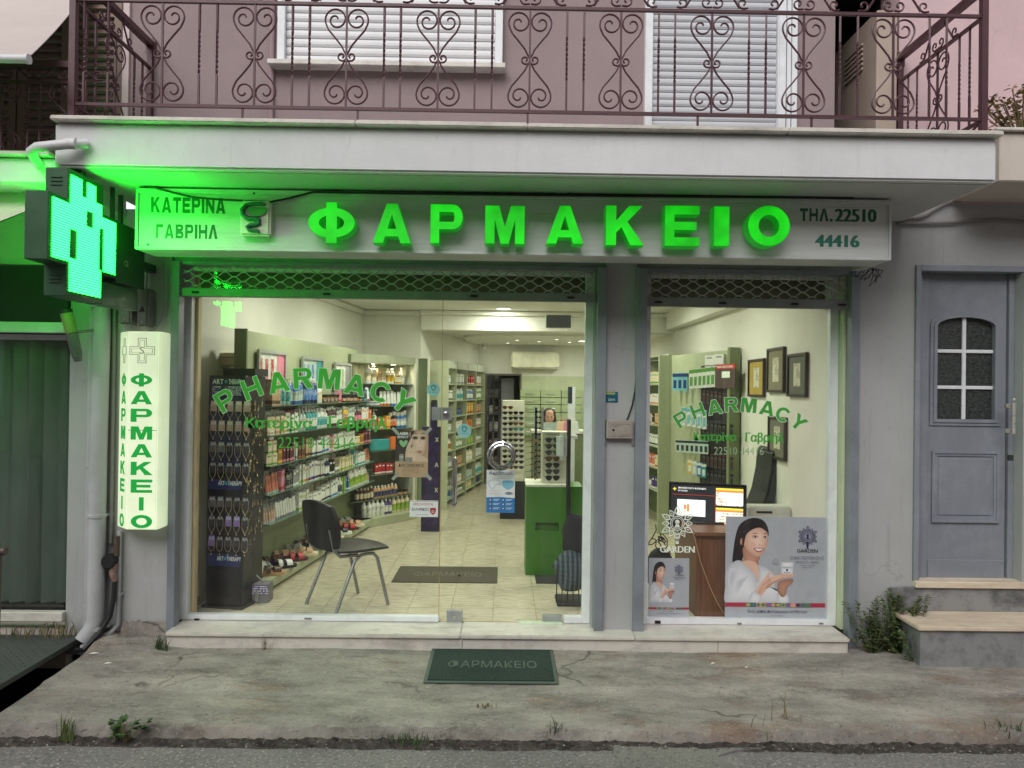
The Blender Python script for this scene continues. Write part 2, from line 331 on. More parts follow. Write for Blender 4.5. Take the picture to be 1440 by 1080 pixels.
def wall_mat(name, col, bump=.25, bscale=120, stain=.35, damp=None):
    m, t, out = newmat(name); b = N(t, 'ShaderNodeBsdfPrincipled', Roughness=.8); L(t, b.outputs[0], out.inputs[0])
    co = N(t, 'ShaderNodeTexCoord').outputs['Object']
    c = ramp(t, noise_(t, 1.6, 8, co, .65), [(.3, tuple(x*.9 for x in col)), (.7, tuple(min(1, x*1.07) for x in col))])
    c = mixc(t, c, tuple(x*.55 for x in col), ramp(t, noise_(t, 3.2, 9, co, .75, (3, 3, .5)), [(.55, (0, 0, 0)), (.78, (stain,)*3)]))
    c = mixc(t, c, tuple(x*.45 for x in col), ramp(t, noise_(t, 26, 5, co, .6, (1, 1, .35)), [(.66, (0, 0, 0)), (.72, (stain,)*3)]))
    c = mixc(t, c, tuple(x*.6 for x in col), ramp(t, noise_(t, 7, 7, co, .7, (2.5, 2.5, .16)), [(.58, (0, 0, 0)), (.70, (stain*.9,)*3)]))
    vo = N(t, 'ShaderNodeTexVoronoi', feature='DISTANCE_TO_EDGE'); vo.inputs['Scale'].default_value = .9; nz = N(t, 'ShaderNodeTexNoise'); nz.inputs['Scale'].default_value = 4; nz.inputs['Detail'].default_value = 8
    ad = N(t, 'ShaderNodeVectorMath', operation='MULTIPLY_ADD'); L(t, co, nz.inputs['Vector']); L(t, nz.outputs[1], ad.inputs[0]); ad.inputs[1].default_value = (.25, .25, .25); L(t, co, ad.inputs[2]); L(t, ad.outputs[0], vo.inputs['Vector'])
    ck = mixc(t, ramp(t, vo.outputs['Distance'], [(0, (1, 1, 1)), (.0035, (0, 0, 0))]), ramp(t, noise_(t, 1.3, 3, co), [(.54, (0, 0, 0)), (.64, (stain*.55,)*3)]), 1.0, 'MULTIPLY'); c = mixc(t, c, tuple(x*.3 for x in col), ck)
    c = mixc(t, c, tuple(min(1, x*1.35) for x in col), ramp(t, noise_(t, 19, 6, co, .75), [(.70, (0, 0, 0)), (.73, (.5,)*3)]))
    L(t, c, b.inputs['Base Color']); bp = N(t, 'ShaderNodeBump'); bp.inputs['Strength'].default_value = bump; bp.inputs['Distance'].default_value = .008
    L(t, noise_(t, bscale, 6, co, .6), bp.inputs['Height']); bp2 = N(t, 'ShaderNodeBump'); bp2.inputs['Strength'].default_value = .12; bp2.inputs['Distance'].default_value = .03
    L(t, noise_(t, 5, 4, co), bp2.inputs['Height']); L(t, bp.outputs[0], bp2.inputs['Normal']); L(t, bp2.outputs[0], b.inputs['Normal']); return m
def marble_mat(name, a, v, scale=2.0, stretch=(1, 3, 3), rough=.35, amt=1.0):
    m, t, out = newmat(name); b = N(t, 'ShaderNodeBsdfPrincipled', Roughness=rough); L(t, b.outputs[0], out.inputs[0])
    co = N(t, 'ShaderNodeTexCoord').outputs['Object']
    n = noise_(t, scale, 12, co, .72, stretch); c = ramp(t, n, [(.3, v), (.5, a), (.62, a), (.75, tuple((x+y)/2 for x, y in zip(a, v)))])
    c = mixc(t, c, tuple(x*.6 for x in v), ramp(t, noise_(t, 7, 9, co, .75), [(.5, (0, 0, 0)), (.75, (.45*amt,)*3)]))
    L(t, c, b.inputs['Base Color']); bp = N(t, 'ShaderNodeBump'); bp.inputs['Strength'].default_value = .15; bp.inputs['Distance'].default_value = .01
    L(t, noise_(t, 90, 5, co), bp.inputs['Height']); L(t, bp.outputs[0], b.inputs['Normal']); return m
def sign_mat():
    m, t, out = newmat('brushed_sign_face'); b = N(t, 'ShaderNodeBsdfPrincipled', Roughness=.5); L(t, b.outputs[0], out.inputs[0]); b.inputs['Metallic'].default_value = .15
    co = N(t, 'ShaderNodeTexCoord').outputs['Object']
    c = ramp(t, noise_(t, 2.5, 8, co, .7, (.5, 1, 6)), [(.3, S(186, 188, 188)), (.7, S(206, 207, 205))])
    c = mixc(t, c, S(140, 142, 142), ramp(t, noise_(t, 9, 8, co, .75, (.25, 1, 9)), [(.56, (0, 0, 0)), (.74, (.7,)*3)]))
    L(t, c, b.inputs['Base Color']); bp = N(t, 'ShaderNodeBump'); bp.inputs['Strength'].default_value = .2; bp.inputs['Distance'].default_value = .004
    L(t, noise_(t, 14, 4, co, .6, (.15, 1, 8)), bp.inputs['Height']); L(t, bp.outputs[0], b.inputs['Normal']); return m
def led_mat(nm='led_panel', pw=1.0):
    m, t, out = newmat(nm); b = N(t, 'ShaderNodeBsdfPrincipled', Roughness=.5); L(t, b.outputs[0], out.inputs[0]); b.inputs['Base Color'].default_value = (.01, .03, .02, 1)
    co = N(t, 'ShaderNodeTexCoord').outputs['Object']; w = N(t, 'ShaderNodeTexWave'); w.wave_type = 'BANDS'; w.bands_direction = 'Z'; w.inputs['Scale'].default_value = 2*pi/.0135/20
    L(t, co, w.inputs['Vector']); c = ramp(t, w.outputs['Fac'], [(.25, (.012, 1.4, .14)), (.5, (.16, 30, .72))])
    L(t, c, b.inputs['Emission Color']); b.inputs['Emission Strength'].default_value = pw; return m
def tile_mat():
    m, t, out = newmat('beige_floor_tile'); b = N(t, 'ShaderNodeBsdfPrincipled', Roughness=.22); L(t, b.outputs[0], out.inputs[0])
    co = N(t, 'ShaderNodeTexCoord').outputs['Object']; oi = N(t, 'ShaderNodeObjectInfo')
    mp = N(t, 'ShaderNodeVectorMath', operation='ADD'); L(t, co, mp.inputs[0]); cb = N(t, 'ShaderNodeCombineXYZ'); mu = N(t, 'ShaderNodeMath', operation='MULTIPLY'); L(t, oi.outputs['Random'], mu.inputs[0]); mu.inputs[1].default_value = 37.
    L(t, mu.outputs[0], cb.inputs[0]); L(t, mu.outputs[0], cb.inputs[1]); L(t, cb.outputs[0], mp.inputs[1])
    c = ramp(t, noise_(t, 14, 8, mp.outputs[0], .7, (.55, 3.2, 1)), [(.3, S(150, 140, 116)), (.48, S(196, 188, 164)), (.62, S(212, 205, 184)), (.75, S(172, 162, 136))])
    L(t, c, b.inputs['Base Color']); return m
def wood_mat(name, a, bb):
    m, t, out = newmat(name); b = N(t, 'ShaderNodeBsdfPrincipled', Roughness=.45); L(t, b.outputs[0], out.inputs[0])
    c = ramp(t, noise_(t, 6, 8, stretch=(9, 9, .5)), [(.3, a), (.7, bb)]); L(t, c, b.inputs['Base Color']); return m
M_ground = ground_mat(); M_road = asphalt_mat('worn_asphalt', S(110, 106, 106), S(136, 131, 130), S(186, 181, 176)); M_patch = asphalt_mat('smoother_asphalt', S(112, 110, 106), S(134, 131, 126), S(156, 152, 146))
M_grey = wall_mat('grey_painted_wall', S(166, 166, 167), stain=.5); M_pink = wall_mat('mauve_render', S(148, 130, 132), .35, 140, .25); M_pink2 = wall_mat('pale_pink_render', S(200, 172, 176), .35, 140, .25)
M_slab = wall_mat('white_balcony_render', S(208, 208, 210), .2, 90, .22); M_beige = wall_mat('beige_render', S(196, 186, 176), .2, 120, .2); M_soff = wall_mat('soffit_render', S(190, 190, 188), .25, 100, .3)
M_steel = mat('blue_grey_steel_paint', S(130, 135, 144), .45, .1, .08, 7, .05, 40, dirt=.35, dcol=S(80, 78, 76)); M_door = mat('blue_grey_door_paint', S(126, 130, 139), .5, 0, .1, 5, .08, 30, dirt=.45, dscale=3, dcol=S(165, 168, 178), stretch=(1, 1, .3))
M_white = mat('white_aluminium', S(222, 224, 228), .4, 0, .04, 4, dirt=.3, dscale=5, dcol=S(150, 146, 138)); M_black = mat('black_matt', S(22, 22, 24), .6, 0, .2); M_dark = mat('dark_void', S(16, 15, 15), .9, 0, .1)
M_rail = mat('oxblood_iron_paint', S(76, 44, 52), .42, .1, .15, 20, .06, 120); M_marb = marble_mat('white_marble', S(206, 200, 192), S(160, 154, 148)); M_marbg = marble_mat('weathered_grey_marble', S(136, 136, 138), S(56, 58, 62), 2.2, (1, 2, 1.2), .5, 1.5)
M_marbt = marble_mat('cream_marble_tread', S(214, 198, 178), S(182, 162, 142), 2, (.5, 3, 3), .45); M_slat = mat('white_shutter_slat', S(214, 213, 216), .45, 0, .04, 3, dirt=.18, dcol=S(160, 160, 165)); M_slatg = mat('grey_shutter_slat', S(186, 187, 192), .45, 0, .05, 3)
M_alum = mat('bare_aluminium', S(176, 178, 182), .35, .75, .08, 15); M_chrome = mat('chrome', S(205, 205, 210), .12, 1, .03); M_cable = mat('black_cable', S(26, 26, 28), .55, 0, .2); M_gcable = mat('grey_cable', S(120, 118, 116), .6, 0, .15)
M_brown = mat('brown_louvre_paint', S(124, 104, 94), .6, 0, .1, 5, dirt=.3); M_awn = wall_mat('pale_awning_cloth', S(188, 176, 172), .1, 200, .12); M_pipe = mat('grey_pipe_paint', S(168, 168, 172), .5, 0, .06, 6, dirt=.3, dscale=4, dcol=S(110, 104, 98))
M_sign = sign_mat(); M_led = led_mat(); M_glass = glass('window_glass'); M_mglass = glass('shelf_glass', (.82, .93, .86), .07); M_tile = tile_mat()
M_grout = mat('tile_grout', S(140, 128, 104), .8, 0, .1); M_iwall = mat('cream_inner_wall', S(228, 227, 216), .8, 0, .03, 2, .06, 80); M_ceil = mat('white_ceiling', S(232, 232, 222), .85, 0, .02)
M_green = mat('sage_shelf_laminate', S(170, 177, 146), .45, 0, .07, 18); M_greend = mat('sage_panel_dark', S(122, 134, 96), .5, 0, .08, 12, stretch=(6, 6, 1)); M_lgreen = mat('pale_sage_wall', S(196, 203, 172), .7, 0, .06, 10)
M_dgreen = mat('dark_green_letter', S(18, 92, 62), .5, 0, .15, 10); M_decal = mat('green_vinyl', S(72, 165, 62), .5, 0, .04); M_dwhite = mat('white_vinyl', S(232, 240, 226), .5, 0, .03)
M_teal = mat('teal_letter', S(36, 112, 92), .5, 0, .1, 10); M_xgreen = mat('cross_box_green', S(46, 84, 56), .42, .2, .08, 8, dirt=.3)

# ------------------------------------------------------------------ the ground
XE = -2.62
def gz(x, y):                                         # walking surface of the old pavement
    ke = -1.13+.022*noise.noise((x*1.6, 3.3, 0))+.012*noise.noise((x*9, 1, 0))
    z = -.028*(-y/1.1)
    z += .010*noise.noise((x*1.3, y*2.0, 0))+.004*noise.noise((x*7, y*8, 2))
    led = -.70+.05*noise.noise((x*1.4, 7, 0))+.015*noise.noise((x*8, 4, 0))
    z -= .010*max(0, min(1, (led-y)/.02))
    if x < -2.0: z += .06*max(0, min(1, (-2.02-x)/.2))*max(0, min(1, (y+.28)/.22))*(0.6+.8*noise.noise((x*6, y*6, 0)))
    if y < ke:
        k = min(1, (ke-y)/.034); z = z*(1-k)+(-.135)*k+.02*noise.noise((x*16, y*30, 1))*(1-abs(2*k-1))
    elif y < ke+.06: z -= .012*(1-(y-ke)/.06)*(1+noise.noise((x*13, y*20, 5)))
    return z
xs = [XE+.024*i for i in range(int((3.6-XE)/.024)+1)]+[3.7+.25*i for i in range(40)]
ys = [-1.26+.009*i for i in range(32)]+[-.97+.028*i for i in range(36)]+[.05]
g = MB(); nx = len(xs)
g.add([(x, y, gz(x, y)) for y in ys for x in xs], [(j*nx+i, j*nx+i+1, (j+1)*nx+i+1, (j+1)*nx+i) for j in range(len(ys)-1) for i in range(nx-1)])
tag(g.build('pavement', M_ground, smooth=True), kind='structure')
g = MB(); gx = [XE+.016*i for i in range(int((3.6-XE)/.016))]; rows = 9
def gd(x, j):
    f = j/(rows-1); ke = -1.13+.022*noise.noise((x*1.6, 3.3, 0))+.012*noise.noise((x*9, 1, 0)); n1 = noise.noise((x*3.1, 9, 0)); n2 = noise.noise((x*21, j*.9, 3)); n3 = noise.noise((x*55, j*1.7, 8))
    y = ke-.026-.008*n2-f*(.05+.02*n1); top = -.098-.010*n1+.009*n2
    z = top*(1-f)**.8+(-.128)*(1-(1-f)**.8)+.008*n3+.007*n2; return (x, y, z if j else gz(x, y)-.012 if False else z)
g.add([gd(x, j) for j in range(rows) for x in gx], [(j*len(gx)+i, (j+1)*len(gx)+i, (j+1)*len(gx)+i+1, j*len(gx)+i+1) for j in range(rows-1) for i in range(len(gx)-1)])
def soil():
    m, t, out = newmat('gutter_soil'); b_ = N(t, 'ShaderNodeBsdfPrincipled', Roughness=.95); L(t, b_.outputs[0], out.inputs[0]); co = N(t, 'ShaderNodeTexCoord').outputs['Object']
    c_ = ramp(t, noise_(t, 16, 10, co, .8), [(.3, S(44, 40, 37)), (.46, S(70, 64, 60)), (.6, S(98, 91, 86)), (.74, S(140, 132, 126))]); c_ = mixc(t, c_, S(150, 144, 136), ramp(t, noise_(t, 44, 4, co), [(.60, (0, 0, 0)), (.68, (.8,)*3)])); L(t, c_, b_.inputs['Base Color'])
    bp = N(t, 'ShaderNodeBump'); bp.inputs['Strength'].default_value = 1; bp.inputs['Distance'].default_value = .02; L(t, noise_(t, 60, 6, co, .7), bp.inputs['Height']); L(t, bp.outputs[0], b_.inputs['Normal']); return m
tag(g.build('gutter_soil', soil()), kind='stuff')
g = MB(); g.box(XE, XE+.25, -1.2, .06, -.9, -.13); g.box(XE+.01, XE+.012, -1.05, .05, -.13, -.035)
tag(g.build('pavement_foundation', M_ground), kind='structure')
g = MB(); rx = [-60, -8, -2.7]+[-2.64+.05*i for i in range(140)]+[6, 12, 60]; ry = [-60, -20, -6, -3, -2.4]+[-2.2+.05*i for i in range(22)]
g.add([(x, y, -.125+(.006*noise.noise((x*2, y*3, 0))+.004*noise.noise((x*9, y*11, 0)) if abs(x) < 5 and y > -2.3 else 0)) for y in ry for x in rx], [(j*len(rx)+i, j*len(rx)+i+1, (j+1)*len(rx)+i+1, (j+1)*len(rx)+i) for j in range(len(ry)-1) for i in range(len(rx)-1)])
tag(g.build('road', M_road, smooth=True), kind='structure')
# smoother asphalt repair with a broken edge
ol = [(862, 1047), (905, 1041), (960, 1038), (1000, 1038), (1040, 1040), (1090, 1044), (1072, 1052), (1035, 1056), (1012, 1063), (1024, 1076), (1040, 1090), (1030, 1120), (920, 1120), (880, 1080), (866, 1062)]
pts = []
for i in range(len(ol)):
    a, b = ol[i], ol[(i+1) % len(ol)]
    for k in range(5):
        p = PZ(a[0]+(b[0]-a[0])*k/5, a[1]+(b[1]-a[1])*k/5, -.115); pts.append((p.x+.02*noise.noise((p.x*15, p.y*15, 0)), p.y+.02*noise.noise((p.x*15, p.y*15, 4))))
g = MB(); n = len(pts); g.add([(x, y, -.112+.003*noise.noise((x*9, y*9, 0))) for x, y in pts]+[(x+.012*(1 if x > .9 else -1), y+.006, -.14) for x, y in pts], [tuple(range(n-1, -1, -1))]+[(i, (i+1) % n, (i+1) % n+n, i+n) for i in range(n)])
tag(g.build('asphalt_patch', M_patch), kind='structure')
g = MB(); g.box(-30, XE-.001, -1.3, .3, -.95, -.93); g.box(-30, -2.85, .1, .12, -.93, .0); g.box(-30, XE-.002, -1.32, -1.28, -.95, -.14); tag(g.build('ground_drain', M_dark), kind='structure')

# ------------------------------------------------------------------ the pharmacy building: walls, slab, step
B = thing('pharmacy_building', 'two-storey grey and mauve building with the pharmacy behind its ground-floor glass', 'building')
ZS, YS = 2.865, -.95                                   # balcony soffit height, slab front
xL0 = P(96, 650, 0).x; xL1 = P(238, 640, 0).x; xP0 = P(850, 640, 0).x; xP1 = P(893, 640, 0).x; xR0 = P(1206, 640, 0).x; xD0 = P(1287, 600, 0).x
zdt = P(1340, 376, 0).z; zsh = 2.50
w = MB()
w.box(xL0, xL1, 0, .26, -.1, ZS); w.box(xP0, xP1, -.001, .26, .0, ZS-.003); w.box(xR0, xD0, 0, .26, -.05, 2.99)
w.box(xL1, xP0, .03, .26, zsh, ZS-.002); w.box(xP1, xR0, .03, .26, zsh, ZS-.002); w.box(xD0, 7, 0, .26, zdt, 2.99)
w.build('ground_floor_wall', M_grey, B)
w = MB(); w.box(7, 7.2, 0, .3, -.1, 3); w.box(4.0, 7, 0, .26, -.1, zdt-.002); w.build('side_wall', M_grey, B)
# rough foot of the left pier
w = MB(); k = 14; fx0, fx1 = P(170, 900, -.02).x, P(236, 900, -.02).x
w.add([(fx0+(fx1-fx0)*i/k, -.012-.03*j/3*(1+.5*noise.noise((i*.9, j, 0))), .13+.02*noise.noise((i*.7, 0, 0))-.14*j/3) for j in range(4) for i in range(k+1)], [(j*(k+1)+i, (j+1)*(k+1)+i, (j+1)*(k+1)+i+1, j*(k+1)+i+1) for j in range(3) for i in range(k)])
w.build('wall_foot', M_ground, B, smooth=True)
# balcony slab
sx0, sx1 = P(76, 215, YS).x, P(1402, 215, YS).x; zt = P(720, 183, YS).z
w = MB(); nn = 60
w.box(sx0, sx1, YS, .0, ZS, zt); w.box(sx0, sx1, .0, 1.2, 2.99, zt)
w.build('balcony_slab', M_slab, B, bevel=.012, seg=2)
w = MB(); w.box(sx0+.02, sx1-.02, YS+.05, -.001, ZS-.004, ZS+.02); w.build('balcony_soffit', M_soff, B)
ej = [P(x, 175, YS-.04).x for x in (70, 500, 742, 1110, 1412)]
for i in range(4):
    q = MB(); q.box(ej[i]+.001, ej[i+1]-.001, YS-.045, YS+.25, zt+.001, zt+.026+.002*(i % 2)); q.build('marble_slab', M_marb, B, bevel=.005, seg=2)
# upper wall with its deep recess on the right
xu0 = P(183, 100, 0).x; xr0, xr1 = P(1174, 90, 0).x, P(1264, 90, 0).x
w = MB(); w.box(xu0, xr0, 0, .25, 3.0, 5.6); w.build('upper_wall', M_pink, B)
w = MB(); w.box(xu0-.09, xu0-.001, -.02, .25, 3.0, 5.6); w.build('corner_trim', mat('pale_corner_paint', S(206, 188, 188), .7), B)
w = MB(); w.box(xr1, 7.2, -.002, .25, 2.99, 5.6); w.build('upper_wall', M_pink2, B)
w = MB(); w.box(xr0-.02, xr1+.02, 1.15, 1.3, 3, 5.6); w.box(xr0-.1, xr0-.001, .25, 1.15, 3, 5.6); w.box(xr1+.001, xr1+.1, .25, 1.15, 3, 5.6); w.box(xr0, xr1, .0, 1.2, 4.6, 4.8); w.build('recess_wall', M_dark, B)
# a cabinet in the recess
cb = thing('boiler_cabinet', 'tall beige louvred metal cabinet in the dark recess beside the upper balcony door', 'cabinet', (P(1245, 170, -.03).x, .4, zt))
a0, a1 = P(1233, 90, -.03).x, P(1262, 90, -.03).x; ct = P(1247, 14, -.03).z
M_cab = mat('beige_metal', S(168, 152, 140), .5, .05, .06)
q = MB(); q.box(a0, a1, -.03, 1.1, zt, ct); q.build('body', M_cab, cb, bevel=.006)
for k in range(6):
    q = MB(); q.box(a0-.012, a0-.001, .16, .42, ct-.32+k*.034, ct-.306+k*.034); q.build('vent_slat', M_cab, cb)
# marble doorstep
dz = .098
jx = [P(x, 885, -.12).x for x in (233, 648, 893, 1194)]
ms = thing('marble_step', 'long low white marble doorstep under the two shop windows', 'step', (0, -.02, 0))
for i in range(3):
    q = MB(); q.box(jx[i]+.0012, jx[i+1]-.0012, -.135, .14, dz-.028, dz+.0006*i); q.build('marble_slab', M_marb, ms, bevel=.006, seg=2)
jr = [P(x, 903, -.12).x for x in (234, 650, 1010, 1193)]
for i in range(3):
    q = MB(); q.box(jr[i]+.0015, jr[i+1]-.0015, -.118, .1, -.06, dz-.029); q.build('marble_slab', M_marb, ms, bevel=.002)
# ------------------------------------------------------------------ shop front: guides, frames, panes, grilles
for (a, b_, nm) in ((237, 248, 0), (838, 851, 1), (893, 908, 2), (1196, 1208, 3)):
    q = MB(); x0, x1 = P(a, 640, -.035).x, P(b_, 640, -.035).x
    q.box(x0, x1, -.035, .05, (.0 if nm in (0, 3) else dz), zsh+.02); q.build('guide_rail', M_steel, B, bevel=.003)
YG = .115
x0, x1, z0, z1 = R(253, 432, 834, 877, YG); z0 = P(540, 878, YG).z; zt2 = zsh+.03; zt1 = 2.30
xdoor0, xdoor1 = P(620, 650, YG).x, P(794, 650, YG).x; fr = P(821, 650, YG).x
f = MB(); f.box(x0, P(266, 650, YG).x, YG, YG+.06, dz+.002, zt2); f.box(P(266, 650, YG).x, P(617, 870, YG).x, YG+.001, YG+.06, dz+.002, P(440, 866, YG).z); f.box(fr, x1, YG, YG+.06, dz+.002, zt2); f.box(P(793, 870, YG).x, fr, YG+.001, YG+.06, dz+.002, P(805, 868, YG).z)
f.box(P(266, 650, YG).x, fr, YG+.002, YG+.05, zt2-.05, zt2)
SW = f.build('shop_window', M_white, B, bevel=.004, seg=2)
zb = P(440, 866, YG).z-.01
q = MB(); q.box(P(264, 650, YG).x, xdoor0-.004, YG+.024, YG+.034, zb, zt2-.04); q.build('pane', M_glass, SW)
q = MB(); q.box(xdoor0-.002, fr+.005, YG+.0242, YG+.0342, P(700, 450, YG).z+.004, zt2-.04); q.build('pane', M_glass, SW)
q = MB(); q.box(xdoor1+.004, fr+.005, YG+.0244, YG+.0344, zb, P(700, 450, YG).z-.001); q.build('pane', M_glass, SW)
q = MB(); q.box(xdoor0-.0035, xdoor0-.0005, YG+.022, YG+.036, zb, zt2-.05); q.build('glass_edge', mat('amber_glass_edge', S(176, 128, 62), .3), SW)
# white plug details
q = MB(); q.rbox(273, 870, 280, 874, YG-.004, .006); q.build('drain_cap', M_black, SW)
q = MB(); q.rbox(428, 869, 438, 871, YG-.003, .004); q.build('drain_slot', M_gcable, SW)
# inner reveal strip behind the frame
q = MB(); q.box(P(267, 650, .2).x, P(277, 650, .2).x, .19, .24, dz, zt2); q.build('inner_jamb', mat('cream_jamb', S(222, 200, 160), .6), B)
q = MB(); q.box(P(239, 640, .0).x, P(252, 640, .1).x, .05, .12, dz, zt2); q.box(P(828, 640, .1).x+.02, P(851, 640, 0).x, .051, .12, dz+.001, zt2); q.build('reveal', M_grey, B)
q = MB(); q.box(P(1178, 640, YG).x+.002, P(1197, 640, 0).x, .051, .13, dz, zt2); q.build('reveal', M_lgreen, B)  # right reveal coloured sage in place of the green light on it
# glass door
GD = thing('glass_door', '', '', (xdoor0, YG, dz)); GD.parent = B; GD.location = Vector((xdoor0, YG, dz))-WORLD[B]
for k_ in ('label', 'category'):
    if k_ in GD: del GD[k_]
q = MB(); q.box(xdoor0+.003, xdoor1-.002, YG+.023, YG+.033, dz+.02, P(700, 450, YG).z-.002); q.build('pane', M_glass, GD)
def patch(x0, y0, x1, y1, nm='patch_fitting'):
    q = MB(); q.rbox(x0, y0, x1, y1, YG+.008, .04); return q.build(nm, M_alum, GD, bevel=.003)
patch(768, 443, 803, 461); patch(628, 859, 650, 876); patch(763, 866, 790, 877)
patch(607, 573, 619.5, 591, 'lock_plate'); patch(620.5, 573, 635, 591, 'lock_plate')
q = MB(); c = P(627, 583, YG+.004); q.lathe([(.02, .0), (.02, -.012), (.013, -.014), (.012, -.006)], 16, (c.x, c.y+.006, c.z), 'y'); q.build('lock_cylinder', M_chrome, GD, smooth=True)
q = MB(); c = P(639, 868, YG+.004); q.lathe([(.011, .0), (.011, -.008)], 12, (c.x, c.y+.004, c.z), 'y'); q.build('lock_cylinder', M_chrome, GD, smooth=True)
q = MB(); c = P(705.5, 640, YG); rr = .091
for r_, y_ in ((rr, -.05), (rr-.02, -.045)):
    q.tube([(c.x+r_*cos(2*pi*i/40), c.y+y_, c.z+r_*sin(2*pi*i/40)) for i in range(40)], .0085, 8, True)
for an in range(6):
    a = an*pi/3+.3; q.lathe([(.008, -.052), (.008, .03)], 8, (c.x+(rr-.01)*cos(a), c.y, c.z+(rr-.01)*sin(a)), 'y')
q.build('ring_handle', M_chrome, GD, smooth=True)
q = MB(); a = P(640, 642, YG+.1); e = P(640, 711, YG+.1); xx = a.x
q.tube([(xx, YG+.03, a.z-.02), (xx, YG+.075, a.z-.012), (xx, YG+.09, a.z-.035), (xx, YG+.09, e.z+.035), (xx, YG+.075, e.z+.012), (xx, YG+.03, e.z+.02)], .0165, 12); q.build('bar_handle', M_chrome, GD, smooth=True)
q = MB(); a, b_, c, d = R(730, 872, 791, 880, YG-.02); q.box(a, b_, YG-.03, YG+.02, dz+.001, dz+.012); q.build('threshold_plate', mat('clear_plate', S(205, 220, 196), .25), GD)
# right window
xa, xb = P(905, 650, YG).x, P(1178, 650, YG).x; g0, g1 = P(913, 650, YG).x, P(1166, 650, YG).x; zb2 = P(1040, 871, YG).z
f = MB(); f.box(xa, g0, YG, YG+.06, dz+.002, zt2); f.box(g1, xb, YG, YG+.06, dz+.002, zt2); f.box(g0, g1, YG+.001, YG+.06, dz+.002, zb2); f.box(g0, g1, YG+.001, YG+.05, zt2-.05, zt2)
RW = f.build('shop_window', M_white, B, bevel=.004, seg=2)
q = MB(); q.box(g0-.004, g1+.004, YG+.024, YG+.034, zb2-.01, zt2-.04); q.build('pane', M_glass, RW)
q = MB(); q.rbox(921, 873, 929, 877, YG-.004, .006); q.build('drain_cap', M_black, RW)
for a_ in (1037, 1152):
    q = MB(); q.rbox(a_, 876, a_+6, 878, YG-.003, .004); q.build('drain_slot', M_gcable, RW)
# roller grilles
M_latt = mat('grille_steel', S(172, 174, 170), .5, .1, .12, 20, dirt=.3)
M_latb = mat('grille_bar_paint', S(134, 136, 138), .5, .2, .08, 8, dirt=.4)
def grille(px0, px1, ytop, ybar0, ybar1, label):
    x0, x1, zbb, zbt = R(px0, ybar0, px1, ybar1, .02); zt_ = zsh
    t = thing('roller_grille', label, 'roller grille', ((x0+x1)/2, .03, zbb))
    q = MB(); q.box(x0, x1, .0, .045, zbb, zbt); q.build('bottom_bar', M_latb, t, bevel=.003)
    pit = .124; n = int((x1-x0)/pit)+1; rows = 5; h = (zt_-zbt)/4.0
    q = MB()
    A_ = .0155; rows = int((zt_-zbt)/(2*A_))+1
    for r_ in range(rows):
        zc = zbt+2*A_*r_+.002; pts = []; x = x0-pit
        sg_ = 1 if r_ % 2 else -1
        while x < x1:
            for dx, dz_ in ((0, -1), (.16, -1), (.5, 1), (.66, 1)):
                xx = x+dx*pit
                if x0+.004 < xx < x1-.004: pts.append((xx, .022+.003*sg_, zc+sg_*dz_*(A_+.0012)))
            x += pit
        q.tube(pts, .0042, 5)
    q.build('lattice', M_latt, t)
    q = MB()
    for r_ in range(rows):
        for k in range(n+2):
            x = x0-pit+pit*(k+.58+(.0 if r_ % 2 else .5)); z = zbt+2*A_*r_+A_+.002
            if x0+.02 < x < x1-.02 and z < zt_: q.box(x-.011, x+.011, .0145, .0305, z-.004, z+.004)
    tag(q.build('lattice_link', M_latt, t), kind='stuff')
    for fx in (.04, .35, .7, .93):
        xx = x0+(x1-x0)*fx; q = MB(); q.box(xx, xx+.05, -.012, .0, zbb+.02, zbb+.034); q.build('bar_catch', M_black, t, bevel=.004)
    return t
grille(248, 838, 374, 409, 421, 'half-raised grey lattice roller grille over the wide window and glass door')
grille(908, 1197, 386, 420, 433, 'half-raised dark lattice roller grille over the narrower window with the posters')
q = MB(); q.rbox(247, 371, 838, 376, .0, .03); q.build('shutter_box_edge', M_steel, B); q = MB(); q.rbox(908, 379, 1197, 385, .0, .03); q.build('shutter_box_edge', M_steel, B)
# ------------------------------------------------------------------ upper roller shutters
def shutter(px0, py0, px1, py1, pitch, m, sill=None, fr=.05):
    x0, x1, z0, z1 = R(px0, max(py0, -200), px1, py1, -.02)
    f = MB(); f.box(x0-fr, x0, -.055, .0, z0, z1); f.box(x1, x1+fr, -.055, .0, z0, z1); f.box(x0, x1, -.03, -.001, z0-.002, z0+.003)
    t = f.build('roller_shutter', M_white, B, bevel=.004)
    n = int((z1-z0)/pitch); prof = [(0, -.006), (.05, -.013), (.3, -.0185), (.6, -.0185), (.92, -.013), (.97, -.006)]
    me = None
    for k in range(n):
        if me is None:
            q = MB(); pr = [(y, pitch*h) for h, y in prof]+[(.0, pitch*.97), (.0, 0)]; nn = len(pr)
            q.add([(0, y, z) for y, z in pr]+[(x1-x0-.004, y, z) for y, z in pr], [tuple(range(nn)), tuple(range(2*nn-1, nn-1, -1))]+[(i, i+nn, (i+1) % nn+nn, (i+1) % nn) for i in range(nn)])
            me = q.mesh('slat', [m])
        inst('slat', me, (x0+.002, -.003+.0015*random.uniform(-1, 1), z0+.004+k*pitch), t)
    if sill: q = MB(); q.box(x0-fr-.05, x1+fr+.02, -.10, .0, z0-.035, z0-.002); q.build('sill', M_marb, t, bevel=.004)
    return t
shutter(403, -60, 697, 92, .0565, M_slat, True); shutter(917, -60, 1092, 181, .0475, M_slatg)
q = MB()
for i, (a, b_) in enumerate(((1097, 1106), (1107, 1113), (1114, 1122))): q.rbox(a, -60, b_, 181, -.07+.015*i, .07)
q.build('door_casing', M_white, B, bevel=.003)
